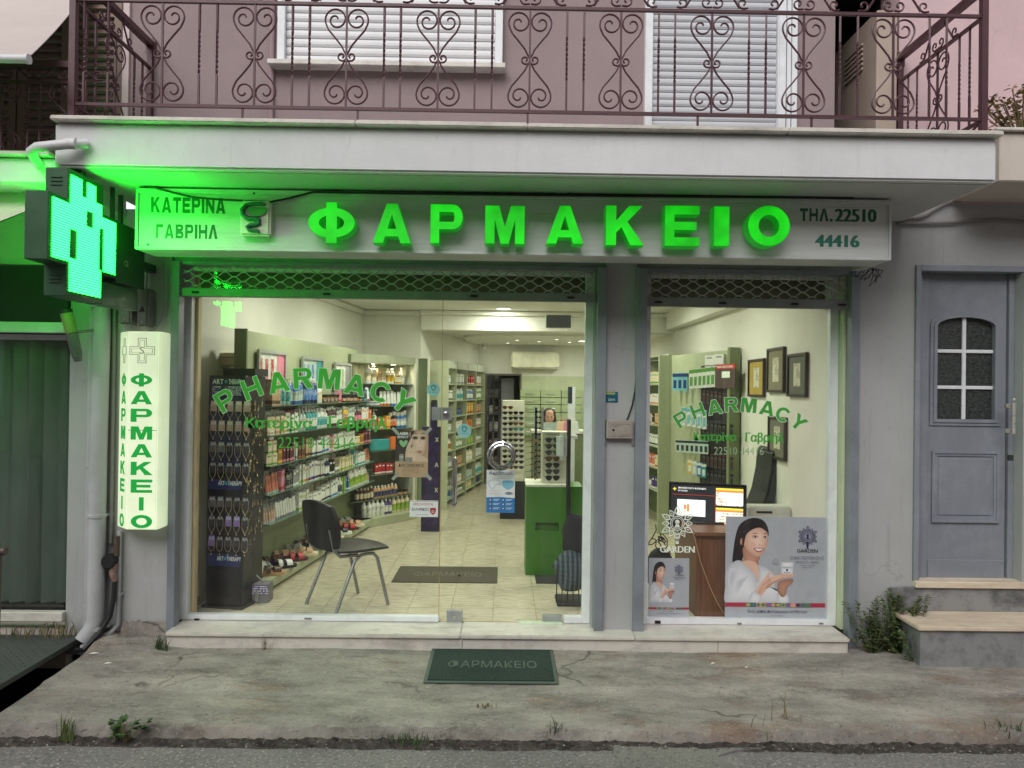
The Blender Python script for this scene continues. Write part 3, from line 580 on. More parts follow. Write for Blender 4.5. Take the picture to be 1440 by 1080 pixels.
q = MB(); q.rbox(907, -60, 912, 181, -.03, .03); q.build('door_casing', M_white, B)
q = MB(); a = P(382, 60, -.03); q.tube([(a.x, -.015, 3.1), (a.x, -.015, 5)], .016, 8); q.build('wall_conduit', mat('mauve_pipe', S(150, 126, 132), .6), B, smooth=True)
# ------------------------------------------------------------------ iron railings
def half_heart(w, h):                                  # one half of a heart scroll, (outward, up) from the waist
    cx, cy, r0 = w*.50, h*.715, w*.50
    pts = [(.004, .0), (w*.22, h*.17), (w*.5, h*.33), (w*.82, h*.50)]
    for i in range(34):
        a = radians(-30+16.5*i); f = i/33; r = r0*(1-.12*min(1, f*2.2))*(1-.78*max(0, f-.36)/.64); pts.append((cx+r*cos(a)*(.98), cy+r*sin(a)*1.02))
    return pts
def curl(r):
    return [(r*.1+0, -r*.9)]+[(r*1.05+(r*(1-.7*i/14))*cos(radians(-100+25*i)), (r*(1-.7*i/14))*sin(radians(-100+25*i))) for i in range(15)]
def ribbon(pts2, y, rad=.0048): return [Vector((x, y, z)) for x, z in pts2]
_hs = {}
def scroll_mesh(sx, sz, w, h, kind='heart'):
    k = (sx, sz, round(w, 3), round(h, 3), kind)
    if k not in _hs:
        q = MB(); p = half_heart(w, h) if kind == 'heart' else curl(w)
        q.tube([Vector((sx*x, 0, sz*z)) for x, z in p], .0052, 6, flat=1.0, ref=(0, 1, 0)); _hs[k] = q.mesh('scroll', [M_rail], smooth=True)
    return _hs[k]
def bar_mesh(h, twist=True, r=.0060):
    k = ('bar', round(h, 3), twist)
    if k not in _hs:
        q = MB(); n = 40 if twist else 1
        pts = [Vector((0, 0, h*i/n)) for i in range(n+1)]; tw = [pi/4+(2*pi*2.2*max(0, min(1, (i/n-.3)/.42)) if twist else 0) for i in range(n+1)]
        q.tube(pts, r*1.25, 4, twist=tw, ref=(1, 0, 0)); _hs[k] = q.mesh('baluster', [M_rail])
    return _hs[k]
def railing(o, d, length, zb, ztp, root, centres, bars, feet, zfoot, extra_top=.16, post0=True, post1=True, w=None, handrail=True):
    """panel of iron railing from o along unit d; centres/bars/feet measured along it"""
    d = Vector(d); ang = math.atan2(d.y, d.x); h = ztp-zb; o = Vector(o)
    at = lambda s, z: Vector((o.x+d.x*s, o.y+d.y*s, z))
    def hb(z, r, nm):
        q = MB(); q.M = Matrix.Translation(at(0, z)) @ Matrix.Rotation(ang, 4, 'Z'); q.box(0, length, -r, r, -r*.8, r*.8); q.build(nm, M_rail, root)
    hb(zb, .010, 'bottom_rail'); hb(ztp, .010, 'middle_rail')
    if handrail: hb(ztp+extra_top, .022, 'handrail')
    w = w or .120; hh = h*.465
    for s in centres:
        inst('baluster', bar_mesh(h, False), at(s, zb), root, rot=(0, 0, ang))
        for sx in (1, -1):
            for sz in (1, -1): inst('scroll', scroll_mesh(sx, sz, w, hh), at(s, zb+h*.5+sz*.012), root, rot=(0, 0, ang))
            inst('curl', scroll_mesh(sx, 1, .024, 0, 'curl'), at(s, zb+h*.5+.0), root, rot=(0, 0, ang))
            inst('curl', scroll_mesh(sx, 1, .03, 0, 'curl'), at(s, ztp+.05), root, rot=(0, 0, ang))
            inst('curl', scroll_mesh(-sx, 1, .03, 0, 'curl'), at(s+sx*.2, ztp+.048), root, rot=(0, 0, ang))
            q = MB(); q.tube([at(s+sx*.15, ztp+.02), at(s+sx*.06, ztp+extra_top)], .006, 5); q.build('diagonal_bar', M_rail, root)
    for s in bars: inst('baluster', bar_mesh(h, True), at(s, zb), root, rot=(0, 0, ang))
    for s in feet: inst('foot', bar_mesh(zb-zfoot, False), at(s, zfoot), root, rot=(0, 0, ang))
    for s, f in ((0, post0), (length, post1)):
        if f: q = MB(); a = at(s, 0); q.box(a.x-.017, a.x+.017, a.y-.017, a.y+.017, zfoot, ztp+extra_top); q.build('post', M_rail, root)
YR = YS+.06
zb_ = P(720, 157, YR).z; zm_ = P(720, 11, YR).z
xl, xr = P(103, 90, YR).x, P(1383, 90, YR).x
RL = thing('balcony_railing', 'oxblood wrought-iron railing with heart scrolls along the white balcony over the shop', 'railing', (0, YR, zt))
px2 = lambda p: P(p, 85, YR).x-xl
railing((xl, YR, 0), (1, 0, 0), xr-xl, zb_, zm_, RL, [px2(p) for p in (228, 358, 487, 616, 745, 873, 1001, 1130, 1256)],
        [px2(p) for p in (118, 152, 280, 305, 411, 435, 540, 563, 668, 692, 797, 821, 926, 949, 1053, 1077, 1181, 1206, 1307, 1331)], [px2(p) for p in (342, 504, 743, 982, 1142)], zt+.01)
for xx, pc in ((xl, 1), (xr, 0)):
    ln = -YR-.02
    railing((xx, YR, 0), (0, 1, 0), ln, zb_+.0, zm_, RL, [ln*.5], [ln*.14, ln*.25, ln*.76, ln*.88], [], zt+.01, post0=False, w=.115)
    q = MB(); q.box(xx-.03, xx+.03, -.025, .0, zm_+.1, zm_+.2); q.build('wall_bracket', M_rail, RL)
    q = MB(); q.tube([(xx, YR, zb_), (xx, YR+.3, zt+.03)], .008, 6); q.build('diagonal_bar', M_rail, RL)

# ------------------------------------------------------------------ shop sign
YSG = -.60
X0, X1, Z0, Z1 = R(190, 273, 1254, 358, YSG)
SG = thing('shop_sign', 'long grey metal shop sign with glowing green letters above the pharmacy windows', 'sign', ((X0+X1)/2, YSG, Z0))
q = MB(); q.box(X0+.012, X1-.012, YSG+.012, YSG+.24, Z0+.012, Z1-.012); q.build('face_panel', M_sign, SG)
q = MB(); frame2d(q, X0, X1, Z0, Z1, .014, YSG, YSG+.242, .016, .026); q.build('frame', mat('sign_edge_aluminium', S(200, 202, 202), .45, .3, .06, 9, dirt=.3), SG, bevel=.002)
for px in (357, 208, 800, 1238, 1217):
    q = MB(); c = P(px, 272 if px != 208 else 344, YSG-.001); q.lathe([(.007, 0), (.006, -.004)], 8, (c.x, YSG, c.z), 'y'); q.build('screw', M_black, SG)
q = MB(); q.box(X0+.3, X0+.36, YSG+.24, 0.03, Z1-.12, Z1-.06); q.box(X1-.4, X1-.34, YSG+.24, 0.03, Z1-.12, Z1-.06); q.box(X1-.02, X1+.045, YSG+.26, YSG+.46, Z0+.01, Z0+.2); q.build('bracket', M_grey, SG)
q = MB(); q.box(X0+.05, X1-.05, -.2, .03, zsh+.06, zsh+.1); q.build('sign_back_panel', M_soff, SG)
M_lf = emis('lit_green_acrylic', (.003, .46, .004), 1.0, .35, 5, (.005, .12, .005)); M_ls = emis('glowing_green_side', (.002, .13, .004), 1.0, .3, 9, (.005, .16, .02))
for ch, a, b_, c_, d_ in (('Φ', 433, 499, 284, 342), ('Α', 524, 578, 286, 342), ('Ρ', 605, 651, 287, 342), ('Μ', 682, 738, 289, 343), ('Α', 768, 821, 289, 343), ('Κ', 852, 905, 289, 345), ('Ε', 935, 984, 289, 346), ('Ι', 1004, 1026, 290, 346), ('Ο', 1052, 1111, 289, 346)):
    x0, x1, z0, z1 = R(a, c_, b_, d_, YSG-.11)
    q = MB(); hglyph(q, ch, x0, x1, z0, z1, YSG-.105, .09)
    t = q.build('channel_letter', M_ls, SG)
    q = MB(); hglyph(q, ch, x0+.002, x1-.002, z0+.002, z1-.002, YSG-.110, .0045); q.build('lit_face', M_lf, t)
for s, a, b_, c_, d_, m in (('ΚΑΤΕΡΙΝΑ', 211, 316, 277, 299, M_dgreen), ('ΓΑΒΡΙΗΛ', 218, 305, 315, 335, M_dgreen), ('ΤΗΛ.22510', 1126, 1234, 293, 311, M_dgreen), ('44416', 1147, 1210, 330, 347, M_teal)):
    q = MB(); x0, x1, z0, z1 = R(a, c_, b_, d_, YSG)
    if s[0] in 'ΚΓ': hword(q, s, x0, x1, z0, z1, YSG+.0112, .0005, .30)
    elif s[0] == 'Τ': xm_ = x0+(x1-x0)*.375; hword(q, 'ΤΗΛ', x0, xm_, z0, z1, YSG+.0112, .0005, .30); q.box(xm_+.008, xm_+.024, YSG+.0112, YSG+.0117, z0, z0+.016); btext(q, '22510', xm_+.036, x1, z0, z1, YSG+.0112, .0003, .005, 4)
    else: btext(q, s, x0, x1, z0, z1, YSG+.0112, .0003, .006, 4)
    q.build('lettering', m, SG)
x0, x1, z0, z1 = R(337, 282, 380, 331, YSG-.05)
q = MB(); q.box(x0, x1, YSG-.05, YSG+.008, z0, z1); em = q.build('emblem_box', mat('ivory_acrylic', S(214, 212, 198), .4, 0, .05, 8, dirt=.25), SG, bevel=.012, seg=3)
ew, eh = x1-x0, z1-z0; E_ = lambda u, v: (x0+ew*u, YSG-.056, z1-eh*v)
q = MB(); sn = [(.82, .13), (.72, .10), (.45, .10), (.22, .14), (.10, .28), (.12, .42), (.28, .52), (.50, .53), (.64, .58), (.66, .66), (.54, .71), (.36, .71), (.26, .77), (.32, .85), (.50, .87), (.62, .88), (.66, .94)]
q.tube([E_(*p) for p in sn], [.009]+[.012]*3+[.016]*5+[.013]*4+[.011]*3+[.008], 8); q.build('snake', M_dgreen, em, smooth=True)
q = MB(); pts = [(.24+.66*i/12, .22) for i in range(13)]+[(.57+.33*cos(radians(-180*i/12))*1, .22+.26*sin(radians(180*i/12))) for i in range(13)]
q.M = Matrix.Translation((0, YSG-.06, 0)); q.prism([(x0+ew*u, z1-eh*v) for u, v in [(.24, .21), (.9, .21)]+[(.57+.33*cos(radians(a)), .22+.25*sin(radians(a))) for a in range(0, 181, 15)]], .012); q.build('bowl', mat('leaf_green_acrylic', S(36, 130, 46), .35), em)
# loose cable drooping over the sign
def cable(name, pts, r, m, label, cat='cable', parent=None, base=None, group=None):
    q = MB(); q.tube(pts, r, 6); o = q.build(name, m, parent, base=(pts[0] if parent is None else None), smooth=True)
    if parent is None: tag(o, label, cat, group)
    return o
cable('sign_cable', [P(x, y, YSG-.006) for x, y in ((195, 259), (215, 263), (240, 270), (270, 277), (300, 280), (337, 282), (380, 284), (405, 279), (440, 270), (500, 271), (560, 272), (640, 273), (800, 275), (1000, 277), (1200, 278))], .006, M_cable, 'thin black cable sagging across the top of the long shop sign')
q = MB(); rr = random.Random(4)
for k in range(3):
    c = P(1222+rr.uniform(-8, 8), 384, -.12); q.tube([(c.x-.08+.16*i/9+.02*sin(i*2.1+k), -.12+.05*sin(i*1.3+k), c.z+.035*sin(i*1.9+k*1.7)-.045*(i == 5+k % 3)) for i in range(10)], .0024, 5)
q.tube([P(x, y, -.1) for x, y in ((1210, 376), (1228, 378), (1242, 381), (1234, 390), (1222, 403), (1228, 388), (1226, 374))], .0035, 5)
tag(q.build('wire_tangle', M_cable, base=P(1222, 384, -.12)), 'tangle of thin black wires hanging under the right end of the sign', 'wires')
for k, (pp, nm) in enumerate((([(1262, 308), (1290, 307), (1302, 303), (1312, 296), (1330, 286), (1345, 282), (1390, 279), (1450, 277)], 'upper'), ([(1262, 314), (1300, 314), (1340, 313), (1356, 311), (1400, 309), (1450, 312)], 'lower'))):
    cable('wall_cable', [P(x, y, -.02) for x, y in pp], .010, M_gcable, f'grey cable bundle running along the wall above the blue-grey door, {nm} of the two')
# ------------------------------------------------------------------ green cross
XC = -2.286; YC, ZC = -.90, 2.49
CR = thing('pharmacy_cross', 'green lit cross sign projecting from the wall left of the shop sign', 'sign', (XC-.06, YC, ZC-.335))
a, l = .172, .335
out = [(-a, -l), (a, -l), (a, -a), (l, -a), (l, a), (a, a), (a, l), (-a, l), (-a, a), (-l, a), (-l, -a), (-a, -a)]
def crossM(x): return Matrix.Translation((x, YC, ZC)) @ Matrix(((0, 1, 0, 0), (1, 0, 0, 0), (0, 0, 1, 0), (0, 0, 0, 1)))
q = MB(); n = len(out)
for xx in (XC-.118, ):
    q.add([(xx, YC+y, ZC+z) for y, z in out]+[(XC, YC+y, ZC+z) for y, z in out], [tuple(range(n-1, -1, -1)), tuple(range(n, 2*n))]+[(i, (i+1) % n, (i+1) % n+n, i+n) for i in range(n)])
q.build('cross_case', M_xgreen, CR, bevel=.003)
for sgn, xx in ((1, XC+.002), (-1, XC-.120)):
    q = MB(); a2, l2 = .145, .305; u = l2*2/8
    dark = {(2, 0), (2, 1), (4, 0), (4, 1), (3, 3), (2, 5), (2, 6), (2, 4.5)}
    cells = 14; cs = 2*l2/cells
    holes = [(5.9, 0, 7.2, 1.9), (9.0, 0, 11, 1.9), (7.2, 3.4, 8.6, 5.3), (3.6, 6.5, 5.1, 10), (9.9, 5.0, 11.2, 10.4)]
    for i in range(cells*2):
        for j in range(cells*2):
            y = (i+.5)/2; z = (j+.5)/2
            yy = -l2+cs*y; zz = l2-cs*z
            if not (abs(yy) < a2 or abs(zz) < a2): continue
            if any(h[0] <= y < h[2] and h[1] <= z < h[3] for h in holes): continue
            c0, c1, z0_, z1_ = yy-cs/4, yy+cs/4, zz-cs/4, zz+cs/4
            pts = [(xx, YC+c0, ZC+z0_), (xx, YC+c1, ZC+z0_), (xx, YC+c1, ZC+z1_), (xx, YC+c0, ZC+z1_)]
            q.add(pts, [(0, 1, 2, 3) if sgn > 0 else (3, 2, 1, 0)])
    q.build('led_panel', M_led if sgn > 0 else led_mat('led_panel_far_side', .75), CR)
for zz in (.285, .265, .245, -.225, -.245, -.265):
    q = MB(); q.box(XC-.09, XC-.03, YC-a-.006, YC-a+.004, ZC+zz-.004, ZC+zz+.004); q.build('vent_slot', M_xgreen, CR, bevel=.002)
q = MB(); q.box(XC-.11, XC-.008, YC+l+.001, -.22, ZC-.19, ZC+.17); q.build('mount_box', M_xgreen, CR, bevel=.004)
q = MB(); q.box(XC-.11, XC-.01, YC+a+.02, -.3, ZC-.335, ZC-.21); q.build('mount_box', M_xgreen, CR, bevel=.004)
q = MB(); q.box(XC-.10, XC-.03, YC+.0, YC+.04, ZC+l+.001, ZS+.0); q.box(XC-.05, XC-.03, YC+a+.16, YC+a+.18, ZC+.171, ZS); q.box(XC-.1, XC-.08, YC+.52, YC+.545, ZC+.171, ZS); q.box(XC-.09, XC-.04, -.219, .0, ZC-.05, ZC+.0); q.build('mount_bracket', M_xgreen, CR)
q = MB(); old = Matrix(((0, -1, 0, XC-.0075), (1, 0, 0, 0), (0, 0, 1, 0), (0, 0, 0, 1)))
text(q, 'CE', YC+l+.09, YC+l+.14, ZC-.08, ZC-.045, 0, .001, .0, 2, old); q.build('lettering', mat('pale_print', S(150, 190, 150), .5), CR)
# ------------------------------------------------------------------ lightbox on the pier
M_lbx = emis('lit_ivory_acrylic', (.78, .92, .58), .44, .14, 4, (.6, .63, .5)); M_lgl = emis('backlit_green_vinyl', (.004, .26, .03), .7, 0, 1, (.01, .2, .04))
YB = -.16; x0, x1, z0, z1 = R(179, 466, 221, 745, YB); xm = P(166, 600, -.06).x
LB = thing('light_box', 'tall lit white box sign with green vertical Greek letters on the left pier', 'sign', ((x0+x1)/2, 0, z0))
q = MB(); A = (xm-.03, -.01); pts = [(x0, YB), (x1, YB), (x1+.012, YB+.02), (x1+.012, -.012), (xm, -.012), (xm, -.05)]
n = len(pts); q.add([(x, y, z0) for x, y in pts]+[(x, y, z1) for x, y in pts], [tuple(range(n-1, -1, -1)), tuple(range(n, 2*n))]+[(i, (i+1) % n, (i+1) % n+n, i+n) for i in range(n)]); q.build('lit_case', M_lbx, LB, bevel=.006, seg=2)
fz = lambda f: z1-(z1-z0)*f
wd = x1-x0; chars = 'ΦΑΡΜΑΚΕΙΟ'; ys_ = [(526, 545), (551, 568), (577, 593), (600, 617), (635, 653), (650, 668), (674, 692), (698, 716), (722, 740)]
ys_ = [525+ (742-525)*k/8.72 for k in range(9)]
dirn = Vector((x0-xm, YB+.05, 0)).normalized(); ln_ = math.hypot(x0-xm, YB+.05)
FM = Matrix(((dirn.x, -dirn.y*-1*-1, 0, xm), (dirn.y, dirn.x, 0, -.05), (0, 0, 1, 0), (0, 0, 0, 1)))
FM = Matrix(((dirn.x, -dirn.y, 0, xm), (dirn.y, dirn.x, 0, -.05), (0, 0, 1, 0), (0, 0, 0, 1)))
for k, ch in enumerate(chars):
    ya = ys_[k]; yb = ya+18.5; a_, b_, c_, d_ = R(184 if ch != 'Ι' else 195.5, ya, 214 if ch != 'Ι' else 202, yb, YB)
    q = MB(); hglyph(q, ch, a_, b_, c_, d_, YB-.002, .003); q.build('letter', M_lgl, LB)
    q = MB(); hglyph(q, ch, ln_*.30 if ch != 'Ι' else ln_*.47, ln_*.78 if ch != 'Ι' else ln_*.6, c_, d_, -.002, .003, FM); q.build('letter', M_lgl, LB)
q = MB(); m_ = mat('thin_cross_outline', S(70, 84, 60), .5)
def outline_cross(q, cx, cz, l, a, y, t, sx=1, M=None):
    o = [(-a, -l), (a, -l), (a, -a), (l, -a), (l, a), (a, a), (a, l), (-a, l), (-a, a), (-l, a), (-l, -a), (-a, -a)]
    old = q.M; q.M = M
    for i in range(12):
        p, r_ = o[i], o[(i+1) % 12]; q.box(cx+sx*min(p[0], r_[0])-t, cx+sx*max(p[0], r_[0])+t, y-.001, y+.002, cz+min(p[1], r_[1])-t, cz+max(p[1], r_[1])+t)
    q.M = old
cc = P(200, 493, YB); outline_cross(q, cc.x, cc.z, .079, .026, YB-.001, .0013); outline_cross(q, cc.x, cc.z, .066, .015, YB-.001, .0008)
text(q, 'S', cc.x-.014, cc.x+.012, cc.z-.02, cc.z+.024, YB-.001, .002, -.01, 3); outline_cross(q, ln_*.54, cc.z, .079, .026, -.001, .0013, .42, FM); q.build('cross_outline', m_, LB)
q = MB(); q.box(x0+.004, x1-.004, YB-.0015, YB, z0+(z1-z0)*.5, z0+(z1-z0)*.5+.003); q.build('panel_joint', M_gcable, LB)
# ------------------------------------------------------------------ boxes, pipes and cables on the pier
for (a, b_, c_, d_, lab) in ((166, 184, 405, 456, 'dark grey transformer box with a white warning triangle beside the drainpipe'), (192, 208, 405, 459, 'green-tinged transformer box with a black triangle above the lit box sign')):
    x0, x1, z0, z1 = R(a, c_, b_, d_, -.12)
    t = thing('transformer_box', lab, 'electrical box', ((x0+x1)/2, 0, z0))
    q = MB(); q.box(x0, x1, -.12, -.0, z0, z1); q.build('case', mat('grey_enclosure', S(112, 112, 108), .5, 0, .1, 10), t, bevel=.012, seg=2)
    q = MB(); zc = (z0+z1)/2-.01; xc = (x0+x1)/2; q.M = Matrix.Translation((0, -.1225, 0)); q.prism([(xc-.02, zc-.02), (xc+.02, zc-.02), (xc, zc+.02)], .003); q.build('warning_triangle', M_dwhite if a == 166 else M_black, t)
    q = MB(); q.lathe([(.006, 0), (.006, -.004)], 8, (xc, -.12, z0+.03), 'y'); q.build('screw', M_alum, t)
def pipe(name, pts, r, label, m=M_pipe, rings=(), cat='pipe'):
    t = thing(name, label, cat, pts[-1]); q = MB(); q.tube(pts, r, 14); q.build('pipe', m, t, smooth=True)
    for p in rings: q = MB(); q.lathe([(r*1.02, -.012), (r*1.12, -.010), (r*1.12, .010), (r*1.02, .012)], 14, p); q.box(p[0]-r*1.25, p[0]+r*1.35, -.04, -.0, p[2]-.006, p[2]+.006); q.build('clamp', m, t)
    return t
a = P(142, 420, -.075); b_ = P(134, 875, -.075); xx = (a.x+b_.x)/2+.0
pipe('drainpipe', [(xx+.01, -.075, 2.25), (xx, -.075, 1.2), (xx, -.075, .16), (xx-.015, -.09, .10), (xx-.055, -.12, .03)], .053, 'thick grey drainpipe running down the pier between two thinner pipes', rings=[(xx, -.075, P(140, 432, 0).z), (xx, -.075, P(130, 878, 0).z), (xx, -.075, P(135, 722, 0).z)])
a = P(127, 650, -.04).x
pipe('conduit', [(a, -.04, 2.4), (a, -.04, .04)], .024, 'slim grey conduit on the left side of the thick drainpipe', rings=[(a, -.04, P(124, 850, 0).z), (a, -.04, P(124, 655, 0).z)])
a = P(158.5, 600, -.03).x
pipe('conduit', [(a, -.03, 2.25), (a, -.03, P(160, 762, 0).z)], .012, 'thin grey conduit between the drainpipe and the lit box sign', M_gcable)
a = P(167, 820, -.03).x; e = P(165, 878, -.03)
pipe('conduit', [(a, -.03, P(167, 745, 0).z), (a, -.03, e.z), (a-.03, -.05, e.z-.04), (a-.13, -.08, e.z-.09), (a-.2, -.1, e.z-.13)], .015, 'short grey conduit bending left under the lit box sign', rings=[(a, -.03, P(167, 834, 0).z)])
c = P(157, 789, -.07); t = thing('cable_joint', 'black round cable joint with a taped end on the pier below the box sign', 'cable joint', (c.x, 0, c.z-.1))
q = MB(); q.lathe([(.02, .06), (.042, .05), (.046, .0), (.046, -.03), (.04, -.045)], 14, (c.x-.01, -.06, c.z), 'y'); q.build('cap', M_black, t, smooth=True)
q = MB(); q.tube([(c.x+.02, -.05, c.z+.16), (c.x+.02, -.05, c.z+.03)], .019, 10); q.build('gland', mat('rusty_steel', S(92, 78, 70), .7, .4, .25, 30), t, smooth=True)
q = MB(); q.tube([(c.x+.01, -.06, c.z-.02), (c.x+.012, -.07, c.z-.08), (c.x+.02, -.06, c.z-.13)], [.03, .026, .02], 10); q.build('taped_end', mat('pinkish_tape', S(128, 104, 98), .7, 0, .3, 40), t, smooth=True)
cable('power_cable', [(c.x+.02, -.06, c.z-.12), (c.x+.018, -.07, c.z-.25), (c.x-.0, -.08, c.z-.36), (c.x-.05, -.11, c.z-.46), (c.x-.12, -.16, c.z-.55), (c.x-.16, -.2, .0)], .017, M_cable, 'thick black cable curving down from the joint to the pavement')
cable('signal_cable', [P(x, y, -.05) for x, y in ((231, 370), (232, 400), (231, 430), (227, 450), (218, 463), (200, 470))], .006, M_gcable, 'thin cable looping down beside the shutter rail to the lit box sign')
cable('signal_cable', [P(x, y, -.04) for x, y in ((207, 380), (206, 400), (204, 425))], .005, M_gcable, 'thin cable dropping behind the green cross into the boxes')
# white drain elbow from the slab corner
pp = [P(124, 202, YS-.02), P(100, 202, YS-.06), P(80, 204, YS-.08), P(52, 207, YS-.08), P(44, 213, YS-.06), P(48, 222, YS+.02), P(62, 240, YS+.35), P(80, 262, YS+.75)]
t = thing('balcony_drain', 'white plastic drain pipe elbowing out of the left balcony corner', 'pipe', pp[0]); M_wp = mat('white_plastic_pipe', S(206, 206, 208), .4, 0, .05, 6, dirt=.25)
q = MB(); q.tube(pp[:6], .026, 12); q.build('outlet_pipe', M_wp, t, smooth=True); q = MB(); q.tube(pp[5:], .025, 12); q.build('down_pipe', M_wp, t, smooth=True)
q = MB(); q.tube([pp[1]+Vector((.03, 0, 0)), pp[1]-Vector((.03, 0, 0))], .029, 12); q.build('collar', M_wp, t, smooth=True)
# tilted wall spotlight
a, b_, e = P(93, 440, -.30), P(101, 468, -.28), P(110, 508, -.24)
t = thing('wall_spotlight', 'tilted tube spotlight with olive cap hanging beside the green cross', 'spotlight', P(105, 480, 0))
q = MB(); q.tube([a, b_], .036, 14); q.build('lamp_cap', mat('olive_plastic', S(112, 120, 66), .5), t, smooth=True)
q = MB(); q.tube([b_, b_+(e-b_)*.7, e], [.034, .034, .022], 14); q.build('lamp_body', mat('grey_speckled_metal', S(92, 94, 92), .5, .3, .25, 90), t, smooth=True)
q = MB(); q.tube([a, a+(a-b_)*.15], .039, 14); q.build('end_cap', M_black, t, smooth=True); q = MB(); q.tube([b_, (b_.x+.06, 0, b_.z+.05)], .01, 6); q.build('wall_arm', M_gcable, t)
# ------------------------------------------------------------------ mailbox, sticker, cable on the pillar
x0, x1, z0, z1 = R(853, 591, 890, 617, -.05); t = thing('mailbox', 'small worn metal mailbox with a keyhole on the pillar between the windows', 'mailbox', ((x0+x1)/2, 0, z0))
M_mb = mat('worn_pinkish_metal', S(176, 164, 158), .45, .35, .1, 14, dirt=.5, dscale=9, dcol=S(100, 88, 80))
q = MB(); q.box(x0, x1, -.05, -.001, z0, z1); q.build('body', M_mb, t, bevel=.004); q = MB(); frame2d(q, x0+.018, x1-.018, z0+.018, z1-.018, .006, -.054, -.05); q.build('door_frame', M_mb, t)
q = MB(); q.box(x0+.027, x1-.027, -.0525, -.05, z0+.027, z1-.027); q.build('door', M_mb, t); q = MB(); q.lathe([(.008, 0), (.008, -.004)], 10, (x0+.045, -.052, (z0+z1)/2-.004), 'y'); q.build('keyhole', M_black, t); q = MB(); q.box(x0+.04, x0+.075, -.057, -.052, z1-.038, z1-.03); q.build('flap', M_mb, t)
x0, x1, z0, z1 = R(851, 551, 869, 566, -.004); q = MB(); q.box(x0, x1, -.004, -.0012, z0, z1); st_ = tag(q.build('sticker', mat('blue_sticker', S(20, 92, 110), .4), base=((x0+x1)/2, 0, z0)), 'small blue and yellow sticker on the pillar above the mailbox', 'sticker')
q = MB(); q.box(x0, x1-.02, -.0055, -.004, z1-.02, z1); q.build('sticker_band', mat('olive_band', S(122, 140, 40), .4), st_); q = MB(); text(q, 'ΦΥΛΑΞΗ', x0+.005, x1-.02, z1-.016, z1-.006, -.0056, .001, .0, 2); text(q, '22510', x0+.02, x1-.02, z0+.012, z0+.026, -.0045, .001, 0, 2); q.build('lettering', M_dwhite, st_)
cable('pillar_cable', [P(x, y, -.01) for x, y in ((895, 528), (893, 550), (889, 570), (884, 585), (881, 592))], .005, M_cable, 'black cable running down the pillar into the mailbox')
for k, px in enumerate((850, 890)):
    c = P(px, 625, 0); q = MB(); q.lathe([(.012, 0), (.012, -.008), (.006, -.01)], 10, (c.x, -.001, c.z), 'y'); tag(q.build('wall_bolt', M_gcable, base=(c.x, 0, c.z)), ('left' if k == 0 else 'right')+' of the two round bolts in the pillar below the mailbox', 'bolt')
# ------------------------------------------------------------------ blue-grey entrance door
YD = .07; ED = thing('entrance_door', '', '', (P(1358, 800, YD).x, YD, .46)); ED.parent = B; ED.location = WORLD[ED]-WORLD[B]
for k_ in ('label', 'category'):
    if k_ in ED: del ED[k_]
zd0 = P(1350, 816, YD).z; zd1 = P(1350, 388, YD).z; xf0 = P(1287, 600, 0).x; xl0_, xl1_ = P(1305, 600, YD).x, P(1414, 600, YD).x; xe = P(1424, 600, YD).x
q = MB(); q.box(xf0-.012, xf0+.022, -.022, .26, zd0-.05, zdt+.012); q.box(xf0+.022, 3.9, -.0215, .26, zdt-.03, zdt+.012); q.build('door_casing', M_door, ED, bevel=.004)
q = MB(); q.box(xf0+.022, xl0_-.008, YD-.012, YD+.05, zd0, zdt-.032); q.box(xl0_-.008, xe, YD-.0121, YD+.05, zd1+.012, zdt-.032); q.box(xl1_+.012, xe, YD-.012, YD+.05, zd0, zd1+.012); q.box(xf0+.022, xf0+.05, .02, YD-.012, zd0, zdt-.032); q.build('door_frame', M_door, ED, bevel=.004)
q = MB(); q.box(xe+.002, 3.9, -.03, YD+.05, zd0, zdt-.032); q.box(xe+.04, 3.9, -.12, -.031, zd0, zdt-.034); q.build('door_reveal', M_grey, ED)
# leaf with an arched light
gx0, gx1, gz0, gz1 = R(1316, 446, 1398, 590, YD); zsp = P(1357, 459, YD).z; px0_, px1_, pz0, pz1 = R(1309, 634, 1404, 735, YD)
arc = [((gx0+gx1)/2+(gx1-gx0)/2*cos(pi*i/12)*1.0, zsp+(gz1-zsp)*sin(pi*i/12)) for i in range(13)]
q = MB(); y0 = YD+.002; y1 = YD+.04
q.box(xl0_, gx0, y0, y1, zd0+.002, zd1); q.box(gx1, xl1_, y0, y1, zd0+.002, zd1); q.box(gx0, gx1, y0, y1, zd0+.002, gz0)
for i in range(12):
    (xa_, za_), (xb_, zb_2) = arc[i+1], arc[i]
    q.add([(xa_, y0, za_), (xb_, y0, zb_2), (xb_, y0, zd1), (xa_, y0, zd1), (xa_, y1, za_), (xb_, y1, zb_2), (xb_, y1, zd1), (xa_, y1, zd1)], [(0, 1, 2, 3), (0, 4, 5, 1), (7, 6, 5, 4), (3, 2, 6, 7)])
q.build('leaf', M_door, ED)
q = MB(); w_ = .03
ring = [(gx0, gz0), (gx1, gz0)]+arc
